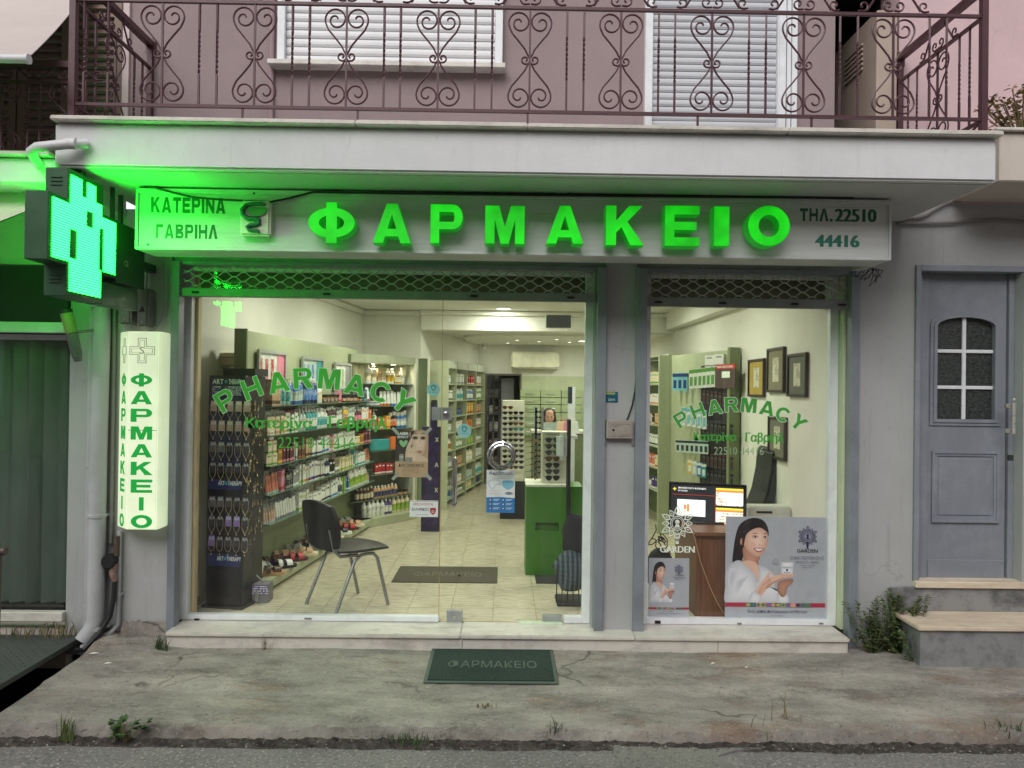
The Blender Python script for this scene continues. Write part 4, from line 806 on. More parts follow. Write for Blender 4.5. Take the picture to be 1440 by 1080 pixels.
def mould(q, ring, w0, w1, ya, yb_):
    cx = sum(p[0] for p in ring)/len(ring); cz = sum(p[1] for p in ring)/len(ring); n = len(ring)
    def offs(w):
        o = []
        for i in range(n):
            p0, p1, p2 = Vector(ring[i-1]), Vector(ring[i]), Vector(ring[(i+1) % n]); e1 = (p1-p0); e2 = (p2-p1)
            n1 = Vector((e1.y, -e1.x)).normalized() if e1.length > 1e-6 else Vector((e2.y, -e2.x)).normalized(); n2 = Vector((e2.y, -e2.x)).normalized() if e2.length > 1e-6 else n1
            b = (n1+n2); b = b/max(.35, b.length_squared/2) if b.length > .05 else n1; o.append((p1.x+b.x*w, p1.y+b.y*w))
        return o
    A_, B_ = offs(w0), offs(w1); vs = [(x, ya, z) for x, z in A_]+[(x, yb_, z) for x, z in A_]+[(x, yb_, z) for x, z in B_]+[(x, ya+.0, z) for x, z in B_]
    fs = []
    for i in range(n):
        j = (i+1) % n; fs += [(i, j, j+n, i+n), (i+n, j+n, j+2*n, i+2*n), (i+2*n, j+2*n, j+3*n, i+3*n)]
    q.add(vs, fs)
mould(q, ring, -.002, .020, YD+.012, YD-.016); mould(q, ring, .020, .042, YD+.004, YD-.008); q.build('light_moulding', M_door, ED)
q = MB(); rect = [(px0_, pz0), (px1_, pz0), (px1_, pz1), (px0_, pz1)]; mould(q, rect, -.018, -.002, YD+.004, YD-.014); mould(q, rect, -.036, -.018, YD+.004, YD-.006); q.build('panel_moulding', M_door, ED)
q = MB(); q.box(px0_+.05, px1_-.05, YD-.004, YD+.004, pz0+.05, pz1-.05); q.build('raised_panel', M_door, ED, bevel=.004)
q = MB(); q.box(xl0_+.004, xl1_-.004, YD-.004, YD+.002, zd0+.004, P(1358, 787, YD).z); q.build('kick_board', M_door, ED, bevel=.003)
def dpane():
    m, t, out = newmat('dark_textured_glass'); b = N(t, 'ShaderNodeBsdfPrincipled', Roughness=.3); L(t, b.outputs[0], out.inputs[0]); c = ramp(t, noise_(t, 45, 5), [(.35, S(36, 40, 40)), (.65, S(66, 70, 68))]); L(t, c, b.inputs['Base Color'])
    bp = N(t, 'ShaderNodeBump'); bp.inputs['Strength'].default_value = .6; bp.inputs['Distance'].default_value = .01; L(t, noise_(t, 70, 4), bp.inputs['Height']); L(t, bp.outputs[0], b.inputs['Normal']); return m
M_dp = dpane(); zh1, zh2 = P(1357, 494, YD).z, P(1357, 545, YD).z; xmid = (gx0+gx1)/2
for (a_, b_, c_, d_) in ((gx0-.001, xmid-.006, gz0-.001, zh2), (xmid+.006, gx1+.001, gz0-.001, zh2), (gx0-.001, xmid-.006, zh2+.002, zh1), (xmid+.006, gx1+.001, zh2+.002, zh1), (gx0-.001, xmid-.006, zh1+.002, gz1), (xmid+.006, gx1+.001, zh1+.002, gz1)):
    q = MB(); q.box(a_, b_, YD+.024, YD+.03, c_, d_); q.build('pane', M_dp, ED)
q = MB(); q.box(xmid-.013, xmid+.013, YD+.008, YD+.0235, gz0, gz1-.001)
for zz in (zh1, zh2): q.box(gx0, xmid-.0131, YD+.009, YD+.0235, zz-.012, zz+.012); q.box(xmid+.0131, gx1, YD+.009, YD+.0235, zz-.012, zz+.012)
q.build('glazing_bar', M_white, ED, bevel=.003)
xh, zh0, zh1_ = P(1422, 600, -.06).x, P(1422, 606, -.06).z, P(1422, 571, -.06).z
q = MB()
for zz in (zh0, zh1_): q.box(xh-.03, xh+.025, -.06, -.03, zz-.014, zz+.014)
q.tube([(xh+.006, -.075, zh0-.02), (xh+.006, -.075, zh1_+.02)], .012, 10); q.lathe([(.008, .03), (.012, .045), (.006, .055)], 8, (xh+.006, -.075, zh1_)); q.build('handle', mat('worn_nickel', S(206, 202, 196), .3, .7, .1, 30), ED, bevel=.003)
q = MB(); q.box(xh-.005, xh+.025, -.05, -.03, P(1426, 648, -.05).z, P(1426, 640, -.05).z); q.build('keyhole', mat('dull_green_bronze', S(70, 74, 66), .5, .5), ED)
# the steps to it
ES = thing('entrance_steps', 'two grey marble steps with cream treads under the blue-grey door', 'steps', (3.0, -.2, 0))
zt_ = P(1350, 874+8, -.36).z; zs_ = P(1350, 826, -.02).z; zs2 = P(1350, 817, -.02).z; xs0, xs1 = P(1259, 861, 0).x, P(1289, 905, -.36).x; xs0 = (xs0+xs1)/2-.015
q = MB(); q.box(xs0+.022, 5, -.342, -.002, -.06, zt_-.027); q.build('riser', M_marbg, ES, bevel=.004)
q = MB(); q.box(xs0, 5, -.362, -.003, zt_-.026, zt_); q.build('tread', M_marbt, ES, bevel=.005, seg=2)
xu = P(1253, 840, -.02).x; q = MB(); q.box(xu, 5, -.028, .0, zt_+.001, zs_-.001); q.build('riser', M_marbg, ES, bevel=.003)
q = MB(); q.box(P(1287, 820, -.04).x, 5, -.05, .1, zs_, zs2); q.build('sill', M_marbt, ES, bevel=.004)
# ------------------------------------------------------------------ doormat outside
c0 = [PZ(606, 918, .006), PZ(778, 918, .006), PZ(789, 963, -.012), PZ(595, 963, -.012)]
mx = (c0[0].x+c0[1].x)/2; my = (c0[0].y+c0[2].y)/2; hw = (c0[1].x-c0[0].x)/2; y_a, y_b = -.14, c0[2].y
def mat_carpet(name, a, b_):
    m, t, out = newmat(name); b = N(t, 'ShaderNodeBsdfPrincipled', Roughness=.95); L(t, b.outputs[0], out.inputs[0]); L(t, ramp(t, noise_(t, 90, 4), [(.35, a), (.65, b_)]), b.inputs['Base Color'])
    bp = N(t, 'ShaderNodeBump'); bp.inputs['Strength'].default_value = 1; bp.inputs['Distance'].default_value = .01; L(t, noise_(t, 140, 3), bp.inputs['Height']); L(t, bp.outputs[0], b.inputs['Normal']); return m
dm = thing('doormat', 'dark green doormat with faint Greek lettering on the pavement before the step', 'doormat', (mx, (y_a+y_b)/2, 0))
q = MB(); zz = lambda y: gz(mx, y)+.010
zA, zB = max(gz(mx+s*hw, y_a) for s in (-1, 0, 1))+.012, max(gz(mx+s*hw, y_b) for s in (-1, 0, 1))+.012
tilt = math.atan2(zB-zA, y_b-y_a); DM = Matrix.Translation((mx, y_a, zA)) @ Matrix.Rotation(tilt, 4, 'X'); ln = abs(y_b-y_a)
tiltm = Matrix.Translation((mx, y_a, zA)) @ Matrix(((1, 0, 0, 0), (0, 1, 0, 0), (0, (zB-zA)/(y_b-y_a), 1, 0), (0, 0, 0, 1)))
q.M = tiltm; q.box(-hw, hw, -ln, 0, -.010, 0); q.build('rubber_edge', mat('green_rubber', S(70, 84, 76), .7), dm, bevel=.003)
q = MB(); q.M = tiltm; q.box(-hw+.022, hw-.022, -ln+.022, -.022, -.001, .005); q.build('pile', mat_carpet('green_pile', S(26, 44, 38), S(40, 60, 52)), dm)
q = MB(); TM = tiltm @ Matrix(((1, 0, 0, 0), (0, 0, 1, 0), (0, -1, 0, .0)+(), (0, 0, 0, 1))) if False else tiltm @ Matrix(((1, 0, 0, 0), (0, 0, 1, 0), (0, -1, 0, 0), (0, 0, 0, 1)))
text(q, 'ΦΑΡΜΑΚΕΙΟ', -hw*.68, hw*.70, -ln*.62, -ln*.40, -.0062, .0015, .0, 4, TM); q.build('lettering', mat('grey_mat_letters', S(78, 90, 82), .9), dm)
# ------------------------------------------------------------------ left neighbour
NB = thing('neighbour_building', 'neighbouring building at the left edge with a green-lit shopfront and brown louvres above', 'building', (-4, 0, 0))
q = MB(); xn = P(95, 650, 0).x
q.box(-7, xn-.001, .001, .26, P(45, 372, 0).z, 2.9); q.build('wall', M_beige, NB); q = MB(); q.box(-7, xn-.001, 0.02, .26, -.2, P(45, 884, .02).z); q.build('wall', M_beige, NB)
q = MB(); q.box(-7, P(76, 240, -.8).x, -.8, -.001, P(40, 258, -.8).z, P(40, 222, -.8).z); q.build('balcony_slab', M_slab, NB, bevel=.01); q = MB(); q.box(-7, P(74, 240, -.8).x, -.84, -.2, P(40, 221, -.8).z, P(40, 215, -.8).z); q.build('marble_slab', M_marb, NB, bevel=.004)
q = MB(); q.box(-7, P(95, 455, -.02).x, -.03, .0, P(45, 452, -.02).z, P(45, 374, -.02).z); q.build('fascia_box', mat('dark_green_fascia', S(34, 46, 40), .5), NB)
q = MB(); q.box(-7, P(96, 460, -.03).x, -.05, .0, P(45, 468, -.03).z, P(45, 453, -.03).z); q.build('window_head', M_white, NB, bevel=.004)
q = MB(); q.box(-7, P(90, 865, -.02).x, -.04, .02, P(45, 873, -.02).z, P(45, 860, -.02).z); q.build('window_sill', M_marb, NB, bevel=.004)
nw0, nw1 = P(45, 860, 0).z, P(45, 468, 0).z
f = MB(); f.box(-7, -6.9, .02, .08, nw0, nw1); NW = f.build('shop_window', M_white, NB); xw1 = P(92, 650, .05).x
q = MB(); q.box(-6.9, xw1, .05, .056, nw0, nw1); q.build('pane', M_glass, NW)
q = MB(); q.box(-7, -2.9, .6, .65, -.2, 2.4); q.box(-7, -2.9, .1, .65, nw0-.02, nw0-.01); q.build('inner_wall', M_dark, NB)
M_bl = mat('sage_blind_fabric', S(78, 92, 84), .8, 0, .06, 3, rand=.12)
q = MB(); q.box(-.066, .066, -.002, .002, 0, nw1-nw0-.03); bme = q.mesh('blind_slat', [M_bl])
for k in range(16): inst('blind_slat', bme, (P(4, 650, .16).x-.72+.107*k, .16+.0*k, nw0+.02), NW, rz=radians(32 if k % 3 else 52))
q = MB(); q.box(-5, xw1, .1, .2, nw1-.04, nw1-.005); q.build('blind_rail', M_white, NW)
# brown louvred shutters upstairs
xs_ = [P(x, 120, -.02).x for x in (-50, 28, 34, 104, 110, 168)]
q = MB(); q.box(-7, P(180, 100, 0).x-.1, .0, .2, 2.9, 5.5); q.build('upper_wall', M_beige, NB)
def louvre(x0, x1, z0, z1, y=-.03):
    f = MB(); frame2d(f, x0, x1, z0, z1, .05, y, y+.035); t = f.build('louvre_shutter', M_brown, NB, bevel=.003)
    q = MB(); q.M = Matrix.Rotation(radians(58), 4, 'X'); q.box(0, x1-x0-.1, -.032, .032, -.004, .004); me = q.mesh('slat', [M_brown])
    n = int((z1-z0-.1)/.055)
    for k in range(n): inst('slat', me, (x0+.05, y+.02, z0+.075+k*.055), t)
zl0, zl1 = P(100, 214, 0).z-.2, 4.75
for a_, b_ in ((-60, 22), (24, 96), (97, 170)):
    louvre(P(a_, 120, -.03).x, P(b_, 120, -.03).x, zl0, zl1)
NR = thing('neighbour_railing', 'oxblood iron railing with scrolls on the lower balcony at the left edge', 'railing', (-3.6, -.74, 3))
YN = -.74; nz0 = P(50, 222, YN).z; nzt = P(50, 116, YN).z; xx0 = -4.6; xx1 = P(103, 160, YN).x
pn = lambda p: P(p, 165, YN).x-xx0
railing((xx0, YN, 0), (1, 0, 0), xx1-xx0, nz0+.03, nzt, NR, [pn(2), pn(95)], [pn(39), pn(56), pn(-40), pn(-55)], [], nz0-.02, extra_top=.10, post0=False, w=.11)
# awnings
q = MB(); A0 = P(37, 83, -1.15); A1 = P(128, -22, -.02); n = 8
def sheet(q, a, b, xl_, th=.006, sag=.03, n=8):
    top = []; bot = []
    for i in range(n+1):
        f = i/n; p = a.lerp(b, f); p = Vector((p.x, p.y, p.z-sag*4*f*(1-f))); top.append(p)
    vs = [(p.x, p.y, p.z) for p in top]+[(xl_, p.y, p.z) for p in top]+[(p.x, p.y, p.z-th) for p in top]+[(xl_, p.y, p.z-th) for p in top]; m = n+1
    fs = [(i, i+1, i+1+m, i+m) for i in range(n)]+[(i+2*m, i+3*m, i+1+3*m, i+1+2*m) for i in range(n)]+[(i, i+2*m, i+1+2*m, i+1) for i in range(n)]
    q.add(vs, fs)
AW = thing('awning', 'pale cloth awning with a white front rod at the top left corner', 'awning', (A0.x, A0.y, A0.z))
sheet(q, A0, A1, -6); q.build('cloth', M_awn, AW, smooth=True)
q = MB(); q.tube([(-6, A0.y, A0.z), (A0.x, A0.y, A0.z)], .022, 12); q.build('front_rod', M_wp, AW, smooth=True); q = MB(); q.tube([(A0.x, A0.y, A0.z), (A0.x+.015, A0.y, A0.z)], .026, 12); q.build('end_cap', M_wp, AW, smooth=True)
LA = thing('awning', 'beige awning panel between the left shopfront and the balcony slab above it', 'awning', (-3.3, -.3, 2.7))
q = MB(); a_ = P(38, 296, -.85); b_ = P(42, 262, -.52); q.add([(-6, a_.y, P(0, 325, -.85).z-.35), (a_.x-.25, a_.y, P(0, 322, -.85).z), (a_.x, a_.y, a_.z), (b_.x+.2, b_.y, b_.z+.01), (-6, b_.y, b_.z+.01)], [(0, 1, 2, 3, 4)])
q.add([(-6, a_.y+.02, P(0, 325, -.85).z-.35), (a_.x-.25, a_.y+.02, P(0, 322, -.85).z), (a_.x, a_.y+.02, a_.z), (b_.x+.2, b_.y+.02, b_.z+.01), (-6, b_.y+.02, b_.z+.01)], [(4, 3, 2, 1, 0)]); q.build('cloth', M_beige, LA)
# ------------------------------------------------------------------ metal plate over the drain, post at the edge
a_ = P(117, 893, -.05); zp = .03; xp = (PZ(117, 893, zp).x+PZ(30, 945, zp).x)/2
MP = thing('metal_plate', 'dark grey chequered metal plate over the drain at the bottom left', 'plate', (xp-.5, -.6, zp))
M_plate = mat('dark_chequer_steel', S(84, 88, 86), .5, .3, .15, 10, .3, 70, dirt=.4, dscale=5)
q = MB(); q.box(-6, xp, -1.45, .0, zp-.035, zp); q.box(-6, xp-.02, -1.45, -1.42, zp-.1, zp-.036); q.build('plate', M_plate, MP, bevel=.003)
q = MB(); rw = .03
for i in range(34):
    for j in range(40):
        x = xp-.04-.035*i; y = -.03-.034*j; an = pi/4*(1 if (i+j) % 2 else -1); c_, s_ = cos(an)*.012, sin(an)*.012; wx, wy = -s_*.28, c_*.28
        q.add([(x-c_, y-s_, zp+.0002), (x+wx, y+wy, zp+.0025), (x+c_, y+s_, zp+.0002), (x-wx, y-wy, zp+.0025)], [(0, 1, 2, 3)] if True else [])
pq = q.build('tread_pattern', M_plate, MP); pq['kind'] = 'stuff'
p0, p1 = P(3, 775, -1.0), P(0, 900, -1.0); t = thing('handrail_post', 'brown pipe post with a round capped end at the left edge', 'post', (p1.x, p1.y, zp))
q = MB(); q.tube([(p0.x-.02, -1.0, p0.z), (p0.x-.03, -1.0, zp)], .019, 12); q.build('post', mat('brown_rust_pipe', S(88, 76, 74), .5, .4, .15), t, smooth=True); q = MB(); q.tube([(p0.x-.3, -1.0, p0.z), (p0.x+.02, -1.0, p0.z)], .021, 12); q.build('rail', mat('brown_rust_pipe', S(88, 76, 74)), t, smooth=True)
# ------------------------------------------------------------------ weeds
M_lf1 = mat('leaf_green', S(62, 88, 44), .6, 0, .3, 30, rand=.15); M_lf2 = mat('grass_green', S(96, 112, 58), .6, 0, .3, 30); M_lf3 = mat('ivy_green', S(72, 92, 52), .6, 0, .35, 30); M_lf4 = mat('succulent_olive', S(128, 108, 62), .55, 0, .35, 20); M_stem = mat('weed_stem', S(112, 104, 70), .7); M_dry = mat('dry_grass', S(118, 108, 76), .8, 0, .2, 20)
def leaf(q, p, d, l, w, rr, sides=1):
    d = Vector(d).normalized(); s = d.cross(Vector((0, 0, 1))); s = s.normalized() if s.length > .1 else Vector((1, 0, 0)); u = s.cross(d); a = Vector(p)
    q.add([a, a+d*l*.45+s*w/2+u*l*.06, a+d*l-u*l*.05, a+d*l*.45-s*w/2+u*l*.06, a+d*l*.5-u*w*.12], [(0, 1, 4), (1, 2, 4), (2, 3, 4), (3, 0, 4)])
def grass(px, py, z, n, h, label, m=M_lf2, spread=.05, base=None):
    rr = random.Random(px*7+py); c = base or PZ(px, py, z); t = thing('weed', label, 'weed', c); q = MB()
    for k in range(n):
        a = rr.uniform(0, 2*pi); l = h*rr.uniform(.5, 1); x = c.x+rr.gauss(0, spread); y = c.y+rr.gauss(0, spread*.3); ln = rr.uniform(.15, .7)*l; w = .0016+.0018*rr.random()
        p0 = Vector((x, y, c.z-.01)); p1 = p0+Vector((cos(a)*ln*.35, sin(a)*ln*.25, l*.6)); p2 = p0+Vector((cos(a)*ln, sin(a)*ln*.6, l*.92)); s = Vector((-sin(a), cos(a), 0))*w
        if abs(s.x) < w*.5: s.x = w*.7
        q.add([p0-s, p0+s, p1+s*.8, p2, p1-s*.8], [(0, 1, 2, 4), (4, 2, 3)])
    q.build('blades', m, t); return t
def broad(px, py, z, n, h, ll, label, m=M_lf1, spread=.06, base=None):
    rr = random.Random(px*3+py); c = base or PZ(px, py, z); t = thing('weed', label, 'weed', c); q = MB(); s_ = MB()
    for k in range(n):
        a = rr.uniform(0, 2*pi); hh = h*rr.uniform(.25, 1); r_ = spread*rr.uniform(.2, 1); p = Vector((c.x+cos(a)*r_*1.4, c.y+sin(a)*r_*.5, c.z+hh))
        s_.tube([c, (c+p)/2+Vector((0, 0, .01)), p], .002, 4)
        for j in range(3): b = a+rr.uniform(-1.2, 1.2); leaf(q, p, (cos(b), sin(b)*.7, rr.uniform(-.1, .7)), ll*rr.uniform(.7, 1.2), ll*.75, rr)
    q.build('leaves', m, t); s_.build('stem', M_stem, t); return t
grass(92, 1040, -.10, 34, .19, 'spiky green weed at the kerb near the left edge', spread=.02)
broad(178, 1044, -.11, 24, .10, .036, 'leafy dark green weed growing from the kerb gutter', spread=.075)
grass(574, 1044, -.11, 90, .09, 'low bushy grass tuft at the kerb left of the doormat', M_lf1, spread=.07)
grass(782, 1040, -.11, 26, .15, 'thin dry weed at the kerb below the right side of the doormat', M_lf1, spread=.03)
grass(952, 1034, -.10, 22, .07, 'tiny grass sprout at the kerb beside the asphalt patch', M_lf1, spread=.02)
grass(1066, 1036, -.10, 60, .09, 'straggly grass clump on the broken kerb right of the asphalt patch', spread=.12)
grass(1085, 1032, -.10, 8, .30, 'tall thin dry stalks on the kerb below the poster window', M_dry, spread=.09)
grass(1416, 1040, -.10, 60, .15, 'bright green weed clump at the kerb near the right edge', M_lf1, spread=.06)
grass(226, 914, .005, 40, .14, 'spiky weed at the left end of the marble doorstep', M_lf1, spread=.025)
grass(372, 912, .003, 8, .12, 'small dry stalk against the doorstep riser', M_dry, spread=.015)
grass(70, 886, .03, 110, .12, 'dry grass growing along the left shop window sill', M_dry, spread=.14, base=Vector((xp-.25, -.02, .03)))
grass(30, 892, .03, 24, .07, 'low green weeds on the metal plate by the left window', M_lf1, spread=.1, base=Vector((xp-.42, -.06, .03)))
grass(110, 880, .03, 14, .2, 'dry thin stalks beside the foot of the drainpipe', M_dry, spread=.05, base=Vector((xp-.06, -.03, .03)))
grass(683, 992, -.02, 26, .03, 'flat patch of dry grass in the pavement below the doormat', M_dry, spread=.03)
# leafy creeper by the steps
def creeper(pp, label, nl, hh, seed):
    rr = random.Random(seed); c = PZ(*pp, .0); c = Vector((c.x, max(c.y, -.33), 0)); t = thing('creeper', label, 'plant', c); q = MB(); s_ = MB()
    for k in range(nl):
        a = rr.uniform(-1, 1); top = Vector((c.x+a*hh*.46+rr.uniform(-.05, .05), min(-.03, c.y+rr.uniform(-.08, .14)), rr.uniform(.12, 1)*hh)); mid = (c+top)/2+Vector((a*.05, rr.uniform(-.04, .02), .03)); pts = [c+Vector((a*.03, 0, 0)), mid, top]
        s_.tube(pts, .0028, 4); ln = max(4, int(top.z/.016))
        for j in range(ln):
            f = j/ln; p = pts[0].lerp(mid, f*2) if f < .5 else mid.lerp(top, f*2-1); b = rr.uniform(0, 2*pi)
            for m_ in range(2): b += pi*.8; leaf(q, p, (cos(b), sin(b)*.8-.3, rr.uniform(-.3, .6)), rr.uniform(.02, .036), .023, rr)
    q.build('leaves', M_lf3, t); s_.build('stem', M_stem, t)
creeper((1228, 918), 'sparse small-leaved creeper climbing the wall beside the shutter rail', 18, .36, 5)
creeper((1262, 918), 'dense small-leaved creeper against the side of the grey marble steps', 46, .42, 8)
creeper((1290, 930), 'thin creeper sprig poking out at the front corner of the marble steps', 6, .3, 2)
# succulent on the right neighbour ledge
q = MB(); lx0 = P(1402, 190, -.5).x+.02; q.box(lx0, 7, -.5, -.001, 3.0, P(1425, 186, -.5).z); q.build('balcony_slab', M_beige, B, bevel=.008)
q = MB(); q.box(lx0-.04, 7, -.53, -.2, P(1425, 186, -.5).z+.001, P(1425, 181, -.5).z); q.build('marble_slab', M_marb, B, bevel=.004)
rr = random.Random(3); c = Vector((P(1425, 180, -.35).x+.05, -.35, P(1425, 180, -.5).z)); t = thing('balcony_plant', 'sprawling olive and brown succulent on the ledge at the upper right edge', 'plant', c); q = MB(); s_ = MB()
for k in range(46):
    a = rr.uniform(-1.25, 1.1); l = rr.uniform(.12, .34); p = c+Vector((sin(a)*l*.8, rr.uniform(-.1, .1), abs(cos(a))*l)); s_.tube([c+Vector((sin(a)*.03, 0, 0)), c.lerp(p, .55)+Vector((0, 0, -.02)), p], .004, 4)
    for j in range(9): b = rr.uniform(0, 2*pi); leaf(q, p+Vector((rr.gauss(0, .02), rr.gauss(0, .02), rr.gauss(0, .02))), (cos(b), sin(b), rr.uniform(.1, 1)), rr.uniform(.025, .05), .024, rr)
q.build('leaves', M_lf4, t); s_.build('stem', M_stem, t)

# ------------------------------------------------------------------ the house across the street (mirrored in the panes)
OB = thing('opposite_building', 'plain ochre house across the street, mirrored faintly in the shop glass', 'building', (0, -13, -.12))
q = MB(); q.box(-22, 22, -18, -13, -.3, 8.2); q.build('wall', wall_mat('ochre_render', S(150, 138, 122)), OB); q = MB(); q.box(-22, 22, -13.5, -12.7, 8.201, 8.4); q.build('cornice', M_slab, OB)
for k in range(9):
    for z in (.9, 4.4):
        x = -18+4.4*k; q = MB(); frame2d(q, x, x+1.5, z, z+1.9, .08, -12.96, -12.999); w_o = q.build('window', M_white, OB); q = MB(); q.box(x+.08, x+1.42, -12.99, -12.985, z+.08, z+1.82); q.build('pane', M_dark, w_o)
q = MB(); q.box(-60, 60, -12.999, -11.6, -.2, -.02); tag(q.build('opposite_pavement', M_ground), kind='structure')

# grit and litter lying on the pavement
rr = random.Random(21); q = MB()
for k in range(420):
    x = rr.uniform(-2.55, 3.4); y = -.14-.98*rr.random()**.8 if rr.random() < .7 else -1.12-rr.random()*.12; s = rr.uniform(.002, .0055); z = gz(x, y) if y > -1.11 else -.11
    q.add([(x-s, y, z+.0005), (x+s*.3, y-s, z+.0005), (x+s, y+s*.2, z+.001), (x, y+s, z), (x, y, z+s*1.1)], [(0, 1, 4), (1, 2, 4), (2, 3, 4), (3, 0, 4)])
tag(q.build('gravel', mat('pale_grit', S(170, 164, 156), .8, 0, .4, 90)), kind='stuff')
for px, py, s, lab in ((1003, 931, .016, 'scrap of white paper on the pavement right of the doormat, left of two'), (1050, 937, .012, 'scrap of white paper on the pavement right of the doormat, right of two'), (152, 931, .024, 'thin white scrap of litter on the pavement below the drainpipe'), (133, 919, .03, 'pale flat scrap of litter by the foot of the drainpipe')):
    p = PZ(px, py, 0); z = gz(p.x, p.y)+.002; q = MB(); q.add([(p.x-s, p.y-s*.4, z), (p.x+s, p.y-s*.1, z+.003), (p.x+s*.8, p.y+s*.5, z), (p.x-s*.6, p.y+s*.4, z+.004), (p.x, p.y, z+.008)], [(0, 1, 4), (1, 2, 4), (2, 3, 4), (3, 0, 4), (3, 2, 1, 0)]); tag(q.build('paper_scrap', mat('scrap_paper', S(216, 214, 206), .8), base=p), lab, 'litter')
# ================================================================== INSIDE THE SHOP
FZ = .10; CZ = 2.72
def V2(p): return Vector((p[0], p[1], 0))
class Fr:                                             # a vertical furniture frame: u along the front, v out towards the room
    def __init__(s, a, b): s.o = V2(a); s.L = (V2(b)-V2(a)).length; s.d = (V2(b)-V2(a)).normalized(); s.n = Vector((s.d.y, -s.d.x, 0)); s.rz = math.atan2(s.n.x, -s.n.y)
    def at(s, u, v, z): p = s.o+s.d*u+s.n*v; return Vector((p.x, p.y, z))
    def M(s): return Matrix(((s.d.x, -s.n.x, 0, s.o.x), (s.d.y, -s.n.y, 0, s.o.y), (0, 0, 1, 0), (0, 0, 0, 1)))   # local x=u, -y=out
    def box(s, q, u0, u1, v0, v1, z0, z1):
        old = q.M; q.M = s.M(); q.box(u0, u1, -v1, -v0, z0, z1); q.M = old; return q
    def hit(s, px, py, v=0): p = PN(px, py, s.o+s.n*v, s.n); return (p-s.o).dot(s.d), p.z
# ---- floor of tiles
FL = MB(); FL.box(-2.6, 2.4, .13, 9.6, FZ-.06, FZ-.004); FLO = tag(FL.build('shop_floor', M_grout, base=(0, 0, 0)), kind='structure')
ts = .306; q = MB(); q.box(.0015, ts-.0015, .0015, ts-.0015, -.006, 0); tme = q.mesh('tile', [M_tile])
cnt = 0; ox = PZ(693, 868, FZ).x-ts*8
for j in range(24):
    for i in range(18):
        x = ox+ts*i; y = .145+ts*j
        if x < -2.3 or x > 2.2 or y > 7.4: continue
        u = (x+1.8-(y-.8)*.11)
        if u < -.75 or x > 1.4 and y > 1.4: continue
        if cnt < 296: inst('tile', tme, (x, y, FZ), FLO); cnt += 1
rest = MB(); rest.box(-2.5, 2.3, 7.4, 9.5, FZ-.003, FZ-.001); rest.box(1.35, 2.25, 1.7, 7.3, FZ-.0031, FZ-.0011); rest.build('floor_sheet', M_tile, FLO)
# ---- walls and ceilings
lw0, lw1 = (-2.36, .13), (-1.875, 4.82)
q = MB(); fr_ = Fr(lw0, lw1); fr_.box(q, -.1, fr_.L+.2, -.1, 0, 0, CZ+.1); q.build('inner_wall', M_iwall, B)
q = MB(); q.box(-1.95, -1.1, 4.82, 5.0, FZ-.05, CZ+.1); q.build('inner_wall', M_iwall, B)
q = MB(); rf = Fr((-1.1, 4.82), (-.42, 7.55)); rf.box(q, 0, rf.L, -.12, 0, FZ-.05, CZ); q.build('inner_wall', M_iwall, B)
q = MB(); q.box(2.25, 2.4, .14, 7.6, FZ-.05, CZ+.1); q.build('inner_wall', M_iwall, B)
yb = 7.5; dx0, dx1 = P(684, 600, yb).x, P(730, 600, yb).x; dzt = P(707, 528, yb).z
q = MB(); q.box(-.6, dx0, yb, yb+.12, 0, CZ); q.box(dx1, 2.4, yb, yb+.12, 0, CZ); q.box(dx0, dx1, yb, yb+.12, dzt, CZ); q.build('inner_wall', M_iwall, B)
q = MB(); q.box(dx1+.03, 2.25, yb-.012, yb-.001, FZ, dzt); q.build('green_wall_panel', M_lgreen, B)
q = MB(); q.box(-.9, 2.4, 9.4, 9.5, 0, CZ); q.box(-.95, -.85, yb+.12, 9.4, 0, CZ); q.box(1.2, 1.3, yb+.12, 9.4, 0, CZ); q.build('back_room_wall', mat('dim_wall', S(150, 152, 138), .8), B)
q = MB(); q.box(-2.6, 2.4, .13, 4.9, CZ, CZ+.08); q.box(-1.2, 2.4, 4.9, 9.5, 2.475, 2.55); q.build('ceiling', M_ceil, B)
q = MB(); q.box(-1.1, 2.25, 4.78, 4.9, 2.46, CZ-.002); q.box(-1.1, 2.25, 4.70, 4.779, 2.66, CZ-.003); q.build('ceiling_beam', M_ceil, B, bevel=.008)
q = MB(); q.box(2.12, 2.249, .14, 4.7, 2.50, CZ-.001); q.build('ceiling_beam', M_ceil, B)
q = MB()
for i in range(1): fr_.box(q, 0, fr_.L, 0, .05, CZ-.07, CZ-.002)
q.box(-1.875, -1.1, 4.76, 4.819, CZ-.07, CZ-.003); q.build('cornice', M_ceil, B, bevel=.015, seg=2)
q = MB(); k = 20; pts = [(.55+1.15*cos(pi+pi*i/k), 6.0-.7*sin(pi+pi*i/k)*-1) for i in range(k+1)]+[(1.7, 7.5), (-.6, 7.5)]
n = len(pts); q.add([(x, y, 2.44) for x, y in pts]+[(x, y, 2.474) for x, y in pts], [tuple(range(n)), tuple(range(2*n-1, n-1, -1))]+[(i, i+n, (i+1) % n+n, (i+1) % n) for i in range(n)]); q.build('ceiling_panel', M_ceil, B)
q = MB(); q.box(-2.3, xP0, .22, .34, 2.345, CZ-.004); q.box(xP1-.2, 2.249, .2201, .34, 2.32, CZ-.0041); q.build('window_bulkhead', mat('olive_bulkhead', S(92, 94, 62), .8), B)
